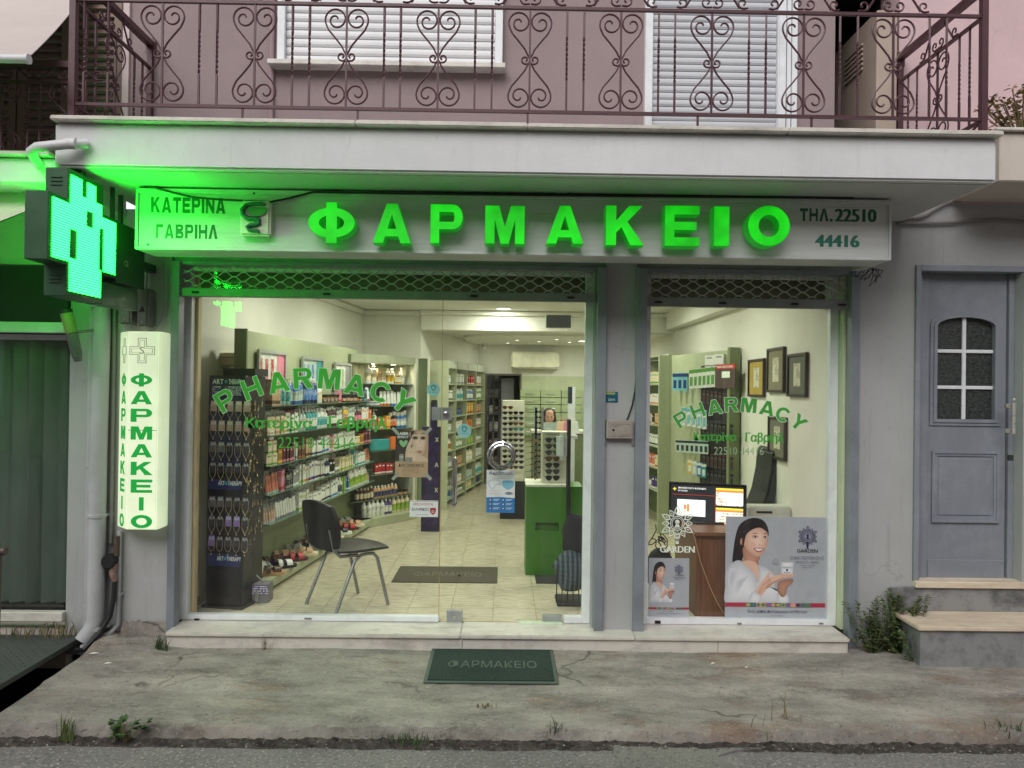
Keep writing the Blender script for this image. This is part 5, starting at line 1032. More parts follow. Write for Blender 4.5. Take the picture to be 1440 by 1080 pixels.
# ---- lamps that are on, with unseen ones added to light the shop
M_lens = emis('lit_lamp_lens', (1, 1, .82), 3.0); LCOL = (.95, 1, .80)
def lamp(x, y, z, r, power, label, vis=True, group=None):
    t = thing('downlight', label, 'ceiling light', (x, y, z), group); q = MB(); q.lathe([(r*.86, -.004), (r*1.12, -.006), (r*1.12, .0)], 24, (x, y, z)); q.build('rim', M_white, t, smooth=True)
    q = MB(); q.lathe([(r*.84, -.0065), (r*.84, -.004)], 24, (x, y, z)); q.build('lens', M_lens, t)
    if power:
        l = bpy.data.lights.new('downlight', 'AREA'); l.shape = 'DISK'; l.size = r*1.7; l.energy = power; l.color = LCOL; o = bpy.data.objects.new('lamp_light', l); SC.collection.objects.link(o); o.parent = t; o.location = (0, 0, -.012)
p = P(708, 437, 4.45)
lamp(p.x, 4.45, CZ, .10, 12, 'round lit downlight in the front ceiling above the glass door')
for k, (x, y) in enumerate(((-1.35, 1.5), (-1.1, 3.0), (.1, 1.5), (1.2, 1.5), (1.3, 3.2))): lamp(x, y, CZ, .10, 12.5, 'unseen round downlight added in the front ceiling, hidden above the shutter grilles', group='unseen downlights added over the front of the shop')  # out of view, added to brighten the front of the shop
p = P(690, 484, 6.5); lamp(p.x, 6.4, 2.474, .10, 12, 'round lit downlight at the left end of the rear ceiling')
lamp(1.2, 6.2, 2.438, .09, 12, 'unseen round downlight added over the counter at the rear right')  # out of view, added to brighten the rear counter
for k, (px, py) in enumerate(((714, 482), (727, 478), (758, 480), (783, 477), (801, 481))):
    yy = 6.2; p = P(px, py, yy); p = PZ(px, py, 2.438); lamp(p.x, min(7.3, p.y), 2.438, 0.028, 1.5, f'small lit spot lamp in the curved rear ceiling panel, {["first", "second", "third", "fourth", "fifth"][k]} from the left')
# ---- product kinds
PCOL = dict(white=S(232, 234, 228), cream=S(232, 220, 186), teal=S(54, 158, 160), blue=S(70, 122, 190), navy=S(36, 46, 92), green=S(98, 158, 72), yellow=S(232, 190, 66), orange=S(226, 116, 48), red=S(186, 44, 50), pink=S(226, 136, 160), amber=S(168, 110, 48), brown=S(92, 62, 46), black=S(30, 30, 34), purple=S(92, 70, 140), grey=S(150, 152, 152), coral=S(222, 130, 100), maroon=S(84, 36, 44), tan=S(206, 164, 122), lime=S(156, 190, 70), clear=S(196, 214, 206), skin=S(226, 190, 164))
def pc(c): return mat('plastic_'+c, PCOL[c], .35, 0, .06, 20)
def pp_(c, ink='black'): return printed(f'label_{c}_{ink}', PCOL[c], PCOL[ink])
_pm = {}
def product(kind, c, c2='white', s=1.0, ink=None):
    """mesh of one pack: body / label / cap; returns (name, colour words, mesh, width)"""
    ink = ink or ('black' if c2 in ('white', 'cream', 'yellow', 'tan', 'clear', 'skin', 'pink', 'lime') else 'white'); k = (kind, c, c2, s, ink)
    if k in _pm: return _pm[k]
    q = MB(); H = 0
    if kind in ('pump_bottle', 'bottle', 'spray_can', 'flip_bottle'):
        r = {'pump_bottle': .03, 'bottle': .026, 'spray_can': .022, 'flip_bottle': .028}[kind]*s; h = {'pump_bottle': .145, 'bottle': .13, 'spray_can': .135, 'flip_bottle': .14}[kind]*s
        q.lathe([(r*.92, 0), (r, .006), (r, h*.82), (r*.8, h*.93), (r*.36, h)], 12); q.mi = 1
        q.lathe([(r*1.012, h*.18), (r*1.012, h*.68)], 12); q.mi = 2
        if kind == 'pump_bottle': q.lathe([(r*.42, h), (r*.42, h+.018), (r*.16, h+.02), (r*.16, h+.045), (r*.3, h+.046), (r*.3, h+.056)], 8); q.box(-.006, .006, -.036*s, 0, h+.046, h+.056); H = h+.056
        elif kind == 'spray_can': q.lathe([(r*.9, h*.93), (r*.95, h*.94), (r*.95, h*1.2), (r*.7, h*1.23)], 10); H = h*1.23
        else: q.lathe([(r*.5, h*.99), (r*.52, h), (r*.52, h*1.16), (r*.4, h*1.18)], 10); H = h*1.18
        w = 2.1*r; mats = [pc(c), pp_(c2, ink), pc('white' if kind != 'bottle' else c2 if c2 in ('white', 'black', 'cream') else 'white')]
    elif kind in ('carton', 'wide_carton', 'slim_carton'):
        w, d, h = {'carton': (.056, .05, .13), 'wide_carton': (.098, .06, .115), 'slim_carton': (.036, .03, .15)}[kind]; w *= s; d *= s; h *= s
        q.box(-w/2, w/2, -d/2, d/2, 0, h); q.mi = 1; q.box(-w*.42, w*.42, -d/2-.0006, -d/2-.0001, h*.3, h*.88); q.box(-w/2-.0006, -w/2-.0001, -d*.4, d*.4, h*.3, h*.88); q.mi = 2
        q.box(-w/2-.0004, w/2+.0004, -d/2-.0004, d/2+.0004, h*.06, h*.2); q.box(-w*.3, w*.3, -d/2-.001, -d/2-.0007, h*.72, h*.84); w += .004; mats = [pc(c), pp_(c, ink), pc(c2)]; H = h
    elif kind in ('tube', 'cone_tube'):
        w, h = (.046*s, .13*s); n = 10; rings = []
        q.lathe([(w*.42, 0), (w*.42, .022*s)], 10); q.mi = 1; f0 = .46 if kind == 'tube' else .5
        for i in range(5):
            f = i/4; rx = w*(f0*(1-f)+(.48 if kind == 'tube' else .30)*f); ry = w*(.42*(1-f)+.04*f); rings.append([(rx*cos(2*pi*j/n), ry*sin(2*pi*j/n), .022*s+h*f) for j in range(n)])
        q.add([v for r_ in rings for v in r_], [(i*n+j, i*n+(j+1) % n, (i+1)*n+(j+1) % n, (i+1)*n+j) for i in range(4) for j in range(n)]+[tuple(range(4*n, 5*n))]); mats = [pc(c2), pp_(c, ink)]; H = h+.022*s; w *= 1.04
    elif kind == 'jar':
        r, h = .033*s, .05*s; q.lathe([(r*.94, 0), (r, .004), (r, h*.68), (r*.9, h*.7)], 12); q.mi = 1; q.lathe([(r*1.01, h*.12), (r*1.01, h*.55)], 12); q.mi = 2; q.lathe([(r*1.03, h*.7), (r*1.03, h*.98), (r*.97, h)], 12); w = 2.15*r; mats = [pc(c), pp_(c2, ink), pc('black' if c in ('amber', 'black', 'brown') else 'white')]; H = h
    me = q.mesh(kind, mats, smooth=True); cw = c+(' and '+c2 if c2 != 'white' and c2 != c else '')
    if c2 == 'white' and c != 'white': cw = c+' and white'
    _pm[k] = (kind, cw, me, w, H); return _pm[k]
SIZE = {}
def put(pr, loc, rz, where):
    kind, cw, me, w, H = pr; nm = kind.replace('_', ' ')
    o = inst(kind, me, loc, None, rz+random.uniform(-.12, .12), scale=(1, 1, random.uniform(.94, 1.07))); lab = f'{cw} {nm} {where}'
    tag(o, lab, nm if len(nm.split()) < 3 else 'bottle', f'{cw} {nm}s {where}'); return o
def run(F, z, u0, u1, v, seq, where, gap=.004, back=False):
    u = u0; i = 0
    while u < u1 and seq:
        pr, cnt_ = seq[i % len(seq)]; i += 1
        for _ in range(cnt_):
            if u+pr[3] > u1: return
            u += pr[3]/2+gap; put(pr, F.at(u, v+random.uniform(-.01, .006), z), F.rz, where); u += pr[3]/2
        if i > 200: break
pr = product
# ---- left wall unit
LU = Fr((-1.79, .79), (-1.48, 3.56)); U = thing('wall_shelf_unit', 'long sage green wall unit of glass shelves along the left wall of the shop', 'shelf unit', LU.at(1.4, -.2, FZ))
q = MB(); LU.box(q, .0, LU.L*.5-.003, -.27, -.24, .2, 2.13); q.build('back_panel', M_green, U); q = MB(); LU.box(q, LU.L*.5+.003, LU.L+.1, -.27, -.24, .2, 2.13); q.build('back_panel', M_green, U)
q = MB(); LU.box(q, -.022, -.001, -.30, -.20, .2, 2.14); q.build('side_panel', M_greend, U)
q = MB(); LU.box(q, -.02, LU.L, -.26, .0, FZ+.03, FZ+.10); LU.box(q, 0, LU.L, -.26, -.04, FZ, FZ+.029); q.build('plinth', M_green, U, bevel=.003)
q = MB(); LU.box(q, 0, LU.L+.1, -.239, -.232, .2, .60); q.build('lower_panel', M_greend, U)
LZ = [1.545, 1.314, 1.076, .85, .624]
for z in LZ: q = MB(); LU.box(q, .0, LU.L+.06, -.239, .0, z-.008, z); q.build('glass_shelf', mat('green_edge_glass', S(96, 122, 104), .15, 0, .05), U)
sh = ['on the topmost glass shelf of the left wall unit', 'on the second glass shelf of the left wall unit', 'on the middle glass shelf of the left wall unit', 'on the fourth glass shelf of the left wall unit', 'on the lowest glass shelf of the left wall unit']
v = -.05
seqs = [
 [(pr('carton', 'tan', 'brown', 1.5), 2), (pr('pump_bottle', 'clear', 'teal', 1.15), 3), (pr('bottle', 'blue', 'clear', 1.3), 4), (pr('bottle', 'navy', 'blue', 1.5), 4), (pr('pump_bottle', 'white', 'cream', 1.0), 2), (pr('jar', 'amber', 'brown', 1.5), 4), (pr('carton', 'pink', 'red', .9), 2), (pr('jar', 'black', 'amber', 1.5), 4), (pr('carton', 'black', 'orange', 1), 3), (pr('carton', 'navy', 'teal', 1), 3), (pr('tube', 'white', 'red'), 5), (pr('tube', 'white', 'blue'), 8)],
 [(pr('carton', 'cream', 'tan', 1.1), 5), (pr('carton', 'white', 'green', 1.2), 3), (pr('pump_bottle', 'clear', 'white', 1), 3), (pr('pump_bottle', 'teal', 'white', 1.05), 4), (pr('flip_bottle', 'white', 'teal', 1.1), 4), (pr('flip_bottle', 'maroon', 'white', 1.1), 4), (pr('slim_carton', 'white', 'black', 1), 4), (pr('bottle', 'yellow', 'amber', 1.25), 2), (pr('slim_carton', 'white', 'teal', 1.1), 5), (pr('bottle', 'maroon', 'pink', 1), 4), (pr('carton', 'white', 'orange', 1.2), 3), (pr('carton', 'orange', 'white', 1), 3)],
 [(pr('wide_carton', 'cream', 'green', .8), 2), (pr('wide_carton', 'amber', 'yellow', 1), 1), (pr('carton', 'maroon', 'pink', 1), 4), (pr('slim_carton', 'white', 'grey', .9), 2), (pr('carton', 'brown', 'amber', .9), 3), (pr('slim_carton', 'tan', 'brown', 1), 3), (pr('carton', 'white', 'navy', 1), 4), (pr('slim_carton', 'white', 'blue', 1), 5), (pr('slim_carton', 'pink', 'white', 1), 3), (pr('slim_carton', 'white', 'green', 1.05), 14)],
 [(pr('cone_tube', 'coral', 'clear', 1), 5), (pr('slim_carton', 'pink', 'red', 1.1), 2), (pr('carton', 'black', 'grey', 1.1), 2), (pr('carton', 'grey', 'white', 1.15), 2), (pr('slim_carton', 'white', 'lime', 1.1), 3), (pr('slim_carton', 'white', 'orange', .9), 3), (pr('slim_carton', 'white', 'purple', 1.1), 4), (pr('slim_carton', 'white', 'maroon', 1), 4), (pr('bottle', 'navy', 'white', 1.1), 2), (pr('carton', 'black', 'white', 1.1), 2), (pr('jar', 'white', 'brown', 1), 2), (pr('carton', 'cream', 'lime', 1), 7), (pr('slim_carton', 'teal', 'white', 1.1), 2), (pr('carton', 'white', 'teal', 1), 5)],
 [(pr('tube', 'skin', 'white', .75), 5), (pr('tube', 'white', 'grey', .9), 9), (pr('carton', 'white', 'lime', 1.2), 3), (pr('wide_carton', 'white', 'grey', 1), 3), (pr('carton', 'white', 'black', 1), 4), (pr('carton', 'white', 'blue', 1.15), 3), (pr('flip_bottle', 'white', 'navy', 1), 2), (pr('slim_carton', 'lime', 'green', 1), 3), (pr('slim_carton', 'blue', 'white', .9), 3), (pr('flip_bottle', 'white', 'lime', 1.2), 8)]]
for z, s_, w in zip(LZ, seqs, sh): run(LU, z, .0, LU.L-.02, v, s_, w)
# second rank behind on the lower shelves, and stacked cartons
for z, s_, w in ((LZ[4], [(pr('tube', 'white', 'skin', .95), 14), (pr('carton', 'white', 'grey', 1.35), 5), (pr('carton', 'cream', 'white', 1.35), 9), (pr('carton', 'white', 'teal', 1.3), 12)], 'at the back of the lowest left wall shelf'), (LZ[3], [(pr('carton', 'white', 'pink', 1.3), 3), (pr('carton', 'grey', 'black', 1.3), 5), (pr('carton', 'white', 'green', 1.35), 12)], 'at the back of the fourth left wall shelf'), (LZ[1], [(pr('carton', 'white', 'grey', 1.4), 6), (pr('carton', 'pink', 'white', 1.3), 4), (pr('carton', 'white', 'maroon', 1.35), 18)], 'at the back of the second left wall shelf')): run(LU, z, .02, LU.L-.1, -.17, s_, w)
wc = pr('wide_carton', 'cream', 'green', .8); u = .045
for k in range(2): put(wc, LU.at(.045+.083*k, v, LZ[2]+.093), LU.rz, 'in the stack on the middle left wall shelf')
put(pr('wide_carton', 'white', 'amber', .75), LU.at(.07, v, LZ[2]+.186), LU.rz, 'topmost of the carton stack, middle left wall shelf')
# framed adverts on the panel
M_fr = mat('grey_picture_frame', S(172, 174, 170), .4, .3)
for k, (a, b_, c_, d_, cols, lab) in enumerate(((361, 400, 491, 540, ('white', 'red', 'pink'), 'framed advert with white tubes and a pink panel above the left shelves'), (423, 453, 501, 545, ('clear', 'blue', 'teal'), 'framed advert with pale blue panel, middle of the three above the left shelves'), (469, 492, 509, 545, ('white', 'lime', 'grey'), 'framed pale advert with small prints, farthest of the three above the left shelves'))):
    u0, zt0 = LU.hit(a, c_, -.225); u1, _ = LU.hit(b_, c_+5, -.225); z0 = zt0-.30; F2 = Fr(LU.at(u0, -.222, 0)[:2], LU.at(u1, -.222, 0)[:2]); w = u1-u0
    t = thing('framed_advert', lab, 'picture', LU.at(u0, -.22, z0)); q = MB(); q.M = F2.M(); frame2d(q, 0, w, z0, zt0, .025, -.02, .0); q.build('frame', M_fr, t)
    q = MB(); F2.box(q, .025, w-.025, .0, .006, z0+.025, zt0-.025); q.build('print', pp_(cols[0], 'grey'), t)
    q = MB(); F2.box(q, w*.68, w-.026, .0065, .0075, z0+.026, zt0-.026); q.build('print_panel', pc(cols[2]), t)
    for j in range(3): q = MB(); F2.box(q, .035+w*.2*j, .035+w*.2*j+w*.1, .0068, .008, z0+.04, zt0-.07); q.build('printed_tube', pp_(cols[1], 'white'), t)
# sandals on the plinth
cols_ = [('tan', 'brown'), ('brown', 'tan'), ('white', 'black'), ('black', 'white'), ('cream', 'grey'), ('grey', 'white'), ('maroon', 'red'), ('tan', 'cream'), ('black', 'brown'), ('cream', 'tan')]
def sandal(c1, c2):
    q = MB(); L_ = .25; o = []
    for i in range(15): f = i/14; o.append((-L_/2+L_*f, (.042+.012*sin(f*pi)-.010*sin(f*2*pi))*(1 if 0 < i < 14 else .55)))
    pts = [(x, y) for x, y in o]+[(x, -y*.92) for x, y in reversed(o)]; n = len(pts)
    q.add([(x, y, 0) for x, y in pts]+[(x, y, .024-.01*(x/L_)) for x, y in pts], [tuple(range(n-1, -1, -1)), tuple(range(n, 2*n))]+[(i, (i+1) % n, (i+1) % n+n, i+n) for i in range(n)]); q.mi = 1
    for xc, w_, h_ in ((.055, .05, .045), (-.02, .035, .055)):
        a = [(cos(pi*i/8)*.05, .02+h_*sin(pi*i/8)) for i in range(9)]
        q.add([(xc-w_/2, y, z) for y, z in a]+[(xc+w_/2, y*.96, z*.94) for y, z in a]+[(xc-w_/2, y*.94, z-.004) for y, z in a]+[(xc+w_/2, y*.9, z*.94-.004) for y, z in a], [(i, i+1, i+10, i+9) for i in range(8)]+[(i+18, i+27, i+28, i+19) for i in range(8)]+[(i, i+18, i+19, i+1) for i in range(8)]+[(i+9, i+10, i+28, i+27) for i in range(8)])
    q.tube([(-.09, .045, .02), (-.115, .03, .055), (-.12, 0, .06), (-.115, -.03, .055), (-.09, -.045, .02)], .006, 5)
    return q.mesh('sandal', [pc(c1), pc(c2)], smooth=True)
sm = {}; ii = 0; pos_w = ['at the near end of the row', 'second along the row', 'third along the row', 'fourth along the row', 'fifth along the row', 'sixth along the row', 'seventh along the row', 'eighth along the row', 'ninth along the row', 'at the far end of the row']
for k in range(10):
    for r_ in range(2):
        c1, c2 = cols_[(k*3+r_*5+k//4) % 10]
        if (c1, c2) not in sm: sm[(c1, c2)] = sandal(c1, c2)
        o = inst('sandal', sm[(c1, c2)], LU.at(.16+.235*k+random.uniform(-.02, .02), -.065-.115*r_, FZ+.101+(.02 if r_ else 0)), None, LU.rz+random.uniform(-.5, .3)-.9, rot=(0, -.15*r_, LU.rz+random.uniform(-.4, .3)-.9))
        tag(o, f'{c1} sandal with {c2} straps {pos_w[k]}, {"rear" if r_ else "front"} rank', 'sandal', 'sandals set out on the low plinth')
# paper price sheet on the lower panel
u0, z0 = LU.hit(436, 742, .004); u1, z1 = LU.hit(427, 722, .004); q = MB(); LU.box(q, u0-.09, u0, .002, .004, z0, z0+.14); tag(q.build('paper_note', pp_('white', 'grey'), base=LU.at(u0, 0, z0)), 'white printed paper note hanging from the lowest glass shelf by the chair', 'note')
# items left of the plinth
c = LU.at(-.02, -.08, FZ); q = MB(); q.ball((c.x+.0, c.y-.03, FZ+.20), .045, .07, .115); tag(q.build('foot_cushion', mat('cream_foam', S(222, 214, 196), .7), base=c, smooth=True), 'cream oval cushion standing at the near end of the sandal plinth', 'cushion')
q = MB(); q.M = Matrix.Translation(LU.at(.06, -.15, FZ+.10)) @ Matrix.Rotation(LU.rz, 4, 'Z') @ Matrix.Rotation(radians(-12), 4, 'X'); q.box(-.04, .04, -.01, .01, 0, .21); tag(q.build('brown_card', mat('kraft_board', S(150, 112, 66), .7), base=LU.at(.06, -.15, FZ)), 'brown kraft card with faint print leaning against the green panel behind the sandals', 'card')
a, b_, c_, d_ = R(345, 822, 377, 852, .52); t = thing('sign_box', 'small grey box with a purple strip on the floor by the black stand', 'box', ((a+b_)/2, .52, FZ))
q = MB(); q.box(a, b_, .52, .64, FZ, d_); q.build('body', mat('grey_weave_box', S(120, 118, 122), .7, 0, .2, 60), t); q = MB(); q.box(a-.001, b_+.001, .516, .5195, d_-.07, d_-.005); q.build('strip', printed('label_purple_white2', PCOL['purple'], PCOL['white'], 120), t)
q = MB(); q.box((a+b_)/2-.01, (a+b_)/2+.012, .514, .519, FZ+.01, FZ+.09); q.build('clasp', pc('grey'), t); q = MB(); q.tube([(a+.03, .58, d_), (a+.06, .58, d_+.05), (a+.12, .58, d_)], .006, 6); q.build('handle', pc('grey'), t)
# wall box, header behind the black stand
q = MB(); q.M = None; a, b_, c_, d_ = R(306, 496, 338, 514, 1.0); q.box(a, b_, 1.0, 1.16, c_, d_); q.box(a-.0, b_+.006, .99, 1.0, d_-.035, d_); t = tag(q.build('wall_unit_box', mat('ivory_box', S(206, 198, 160), .5), base=((a+b_)/2, 1.05, c_), bevel=.006), 'ivory plastic box on the wall above the black display stand', 'box')
q = MB()
for k in range(6): q.tube([P(336+k*1.2-10*sin(f/8*pi)*(.4+.12*k), 470+f*6, .95+.012*k) for f in range(9)], .006, 5)
tag(q.build('grey_cable_bunch', M_gcable, base=P(330, 500, .97)), 'bunch of grey cables arching behind the ivory box at the end of the wall unit', 'cables')
# ---- black jewellery stand
a, b_, c_, d_ = R(285, 528, 340, 858, .34); x0s, x1s = a, b_; JS = thing('jewellery_stand', 'tall black display stand of necklace cards at the left end of the window', 'display stand', ((a+b_)/2, .4, FZ))
JM = Matrix.Translation((a, .42, 0)) @ Matrix.Rotation(radians(-9), 4, 'Z'); JW = (b_-a)*1.02; M_bs = mat('black_satin_board', S(26, 25, 28), .4, 0, .15, 10); M_navy = mat('navy_print', S(30, 32, 66), .45, 0, .2, 6)
def jbox(q, u0, u1, v0, v1, z0, z1): q.M = JM; q.box(u0, u1, v0, v1, z0, z1); return q
q = MB(); jbox(q, 0, JW, 0, .30, FZ+.02, d_); q.build('body', M_bs, JS, bevel=.004); q = MB(); jbox(q, -.015, JW+.02, -.03, .33, FZ, FZ+.019); q.build('base', M_bs, JS)
q = MB(); jbox(q, .05, JW+.02, .1, .3, d_+.001, d_+.055); q.build('header', M_bs, JS)
JH = d_-FZ; zj = lambda y: d_-(y-528)/(858-528)*JH
q = MB(); jbox(q, .012, JW-.02, -.003, -.0005, zj(662), zj(532)); q.build('card_panel', M_navy, JS)
q = MB(); jbox(q, .012, JW-.02, -.003, -.0005, zj(690), zj(676)); jbox(q, .012, JW-.02, -.003, -.0005, zj(799), zj(782)); q.build('print_strip', mat('navy_strip', S(38, 46, 96), .45, 0, .2, 6), JS)
def jtext(s, u0, u1, y0, y1, m=M_dwhite):
    q = MB(); q.M = JM; text(q, s, u0, u1, zj(y1), zj(y0), -.0032, .001, .008, 2); q.build('lettering', m, JS)
jtext('ART', .03, .115, 533, 540); jtext('THERAPY', .155, JW-.03, 533, 540); jtext('ART', .085, .135, 678, 684); jtext('THERAPY', .16, .27, 678, 684); jtext('ART', .085, .135, 785, 791); jtext('THERAPY', .16, .27, 785, 791)
for u_, y_ in ((.135, 536.5), (.147, 681), (.147, 788)):
    q = MB(); q.M = JM; q.lathe([(.012, -.0035), (.012, -.001)], 14, (u_, 0, zj(y_)), 'y'); q.build('round_mark', mat('teal_print', S(70, 140, 150), .5), JS)
q = MB(); jbox(q, .03, JW-.03, -.0036, -.0031, zj(556), zj(543)); q.build('small_print', printed('label_navy_white', S(30, 32, 66), PCOL['white'], 200), JS)
M_chain = mat('pale_gold_chain', S(196, 180, 140), .35, .8, .2, 60)
def neck(cardc, kind):
    q = MB(); q.box(-.022, .022, -.004, -.001, -.075, 0); q.mi = 1; q.box(-.019, .019, -.0048, -.0041, -.030, -.006); q.mi = 2
    w = .024; q.tube([(-w, -.006, -.02), (-w*1.02, -.008, -.075), (-w*.7, -.008, -.1), (0, -.008, -.125 if kind != 'u' else -.112), (w*.7, -.008, -.1), (w*1.02, -.008, -.075), (w, -.006, -.02)], .0022, 5); q.ball((0, -.008, -.131), .006, .005, .008, 6, 4)
    return q.mesh('necklace_card', [mat('card_'+cardc, {'dark': S(58, 56, 66), 'rose': S(196, 160, 150), 'lilac': S(142, 116, 186), 'grey': S(104, 104, 112)}[cardc], .5, 0, .2, 40), printed('label_card_'+cardc, {'dark': S(70, 70, 80), 'rose': S(206, 186, 176), 'lilac': S(150, 128, 190), 'grey': S(116, 116, 124)}[cardc], PCOL['white'], 300), M_chain])
nm_ = {(c, k): neck(c, k) for c in ('dark', 'rose', 'lilac', 'grey') for k in 'uv'}
rows_ = [564, 592, 622, 651, 700, 727, 756]; rn = ['top', 'second', 'third', 'fourth', 'fifth', 'sixth', 'bottom']; cn = ['leftmost', 'second from left', 'middle', 'fourth from left', 'rightmost']
for r_, y_ in enumerate(rows_):
    for k in range(5):
        cc = 'rose' if r_ < 2 else ('lilac' if (r_, k) in ((5, 2), (5, 3), (6, 0)) else ('grey' if r_ in (2, 4) and k < 2 else 'dark'))
        p = JM @ Vector((.045+.064*k, -.004, zj(y_))); o = inst('necklace_card', nm_[(cc, 'u' if r_ == 6 else 'v')], p, None, radians(-9)+random.uniform(-.05, .05)); tag(o, f'{cc} necklace card, {cn[k]} in the {rn[r_]} row of the black stand', 'necklace card', 'necklace cards on the black stand')
rr = random.Random(9); q = MB()
for k in range(90):
    z = zj(rr.uniform(560, 770)); p = JM @ Vector((JW+.012+rr.uniform(-.008, .02), .02+rr.uniform(0, .22), z)); q.tube([p, p+Vector((rr.uniform(-.008, .008), 0, -.03))], .0025, 4); q.ball(p+Vector((0, 0, -.032)), .007, .007, .009, 5, 4)
bj = tag(q.build('bracelets', M_chain, base=JM @ Vector((JW, .1, zj(600)))), 'glittering bracelets hanging down the right side of the black stand', 'jewellery', kind='stuff')
# ---- corner unit
CU = Fr((-1.62, 3.42), (-1.08, 4.15)); t = thing('corner_shelf_unit', 'sage corner unit with a curved lit canopy at the far end of the left wall', 'shelf unit', CU.at(.4, -.2, FZ))
q = MB(); CU.box(q, -.2, CU.L-.02, -.42, -.38, FZ, 2.1); q.build('back_panel', M_green, t); q = MB(); CU.box(q, CU.L-.02, CU.L+.012, -.42, .0, FZ, 2.0); q.build('side_panel', mat('pale_edge', S(222, 224, 206), .5), t)
q = MB(); k = 12; o = [(-.12+(CU.L+.13)*i/k, -.02+.10*sin(pi*i/k)) for i in range(k+1)]; pl = o+[(CU.L+.01, -.38), (-.12, -.38)]
q.M = CU.M(); n = len(pl); q.add([(u, -v_, 1.975) for u, v_ in pl]+[(u, -v_, 2.07) for u, v_ in pl], [tuple(range(n)), tuple(range(2*n-1, n-1, -1))]+[(i, i+n, (i+1) % n+n, (i+1) % n) for i in range(n)]); q.build('canopy', mat('sage_canopy', S(150, 156, 132), .4), t)
for u_ in (.3, .62):
    q = MB(); p = CU.at(u_, -.1, 1.973); q.lathe([(.03, 0), (.03, -.005)], 12, p); q.build('lamp_lens', M_lens, t); l = bpy.data.lights.new('shelf_lamp', 'AREA'); l.shape = 'DISK'; l.size = .05; l.energy = 1.0; l.color = (1, .86, .55); o2 = bpy.data.objects.new('lamp_light', l); SC.collection.objects.link(o2); o2.parent = t; o2.location = p-WORLD[t]-Vector((0, 0, .01))
CZs = [1.74, 1.48, 1.21, .96, .68, .40]
for z in CZs: q = MB(); CU.box(q, -.1, CU.L-.021, -.379, -.02, z-.008, z); q.build('glass_shelf', mat('green_edge_glass', S(96, 122, 104)), t)
q = MB(); CU.box(q, -.15, CU.L+.01, -.38, .06, FZ, FZ+.10); q.build('plinth', M_green, t, bevel=.004)
cw_ = [f'on the {x} shelf of the corner unit' for x in ('topmost', 'second', 'third', 'fourth', 'fifth', 'lowest')]
run(CU, CZs[0], .16, CU.L-.05, -.1, [(pr('pump_bottle', 'white', 'cream', 1.3), 2), (pr('carton', 'tan', 'cream', 1.3), 1), (pr('wide_carton', 'white', 'red', .7), 1), (pr('flip_bottle', 'white', 'yellow', 1.1), 2), (pr('wide_carton', 'cream', 'amber', 1), 1), (pr('flip_bottle', 'cream', 'white', 1.2), 2)], cw_[0])
run(CU, CZs[1], .05, CU.L-.03, -.1, [(pr('carton', 'teal', 'white', 1.4), 2), (pr('jar', 'navy', 'white', 1.2), 2), (pr('tube', 'white', 'orange', 1.1), 3), (pr('tube', 'white', 'blue', 1.1), 5), (pr('bottle', 'white', 'cream', 1), 4)], cw_[1])
run(CU, CZs[2], .05, CU.L-.03, -.1, [(pr('bottle', 'maroon', 'red', 1.3), 3), (pr('pump_bottle', 'white', 'pink', 1.2), 1), (pr('carton', 'orange', 'white', 1), 2), (pr('carton', 'yellow', 'orange', 1.2), 1), (pr('spray_can', 'black', 'orange', 1.2), 2), (pr('spray_can', 'blue', 'white', 1.2), 3), (pr('spray_can', 'white', 'blue', 1.2), 3)], cw_[2])
q = MB(); CU.box(q, .2, .52, -.16, -.04, CZs[3], CZs[3]+.13); tag(q.build('tray_box', pc('teal'), base=CU.at(.36, -.1, CZs[3]), bevel=.006), 'turquoise tray box on the fourth shelf of the corner unit', 'box')
q = MB(); CU.box(q, .525, .72, -.16, -.03, CZs[3], CZs[3]+.15); tag(q.build('tray_box', pc('orange'), base=CU.at(.62, -.1, CZs[3]), bevel=.006), 'orange tray box on the fourth shelf of the corner unit', 'box')
run(CU, CZs[4], .3, CU.L-.03, -.08, [(pr('carton', 'red', 'white', .9), 5), (pr('carton', 'brown', 'black', .9), 2), (pr('jar', 'red', 'black', 1), 3)], cw_[4])
run(CU, CZs[5], .0, CU.L-.06, -.06, [(pr('bottle', 'maroon', 'cream', .95), 5), (pr('bottle', 'tan', 'navy', .95), 7), (pr('jar', 'brown', 'tan', 1.2), 3)], cw_[5])
run(CU, FZ+.10, .1, CU.L-.03, -.05, [(pr('flip_bottle', 'white', 'white', 1.1), 5), (pr('flip_bottle', 'purple', 'white', 1.05), 2), (pr('flip_bottle', 'cream', 'lime', 1.15), 4)], 'on the plinth of the corner unit')
# mirrored column and green return
MC = thing('mirror_column', 'narrow mirrored column with a pale frame beside the corner unit', 'mirror', (P(594, 600, 4.35).x, 4.4, FZ))
a, b_, c_, d_ = R(585, 502, 602, 700, 4.30); q = MB(); frame2d(q, a, b_, FZ, d_, .018, 4.3, 4.42); q.build('frame', mat('pale_edge', S(222, 224, 206)), MC); q = MB(); q.box(a+.018, b_-.018, 4.33, 4.4, FZ+.018, d_-.018); q.build('mirror_glass', mat('sage_mirror', S(150, 164, 130), .12, .6, .05), MC)
q = MB(); a, b_, c_, d_ = R(602, 507, 628, 700, 4.8); q.box(a-.05, b_+.02, 4.79, 4.815, FZ, d_); q.build('green_wall_panel', M_lgreen, B)
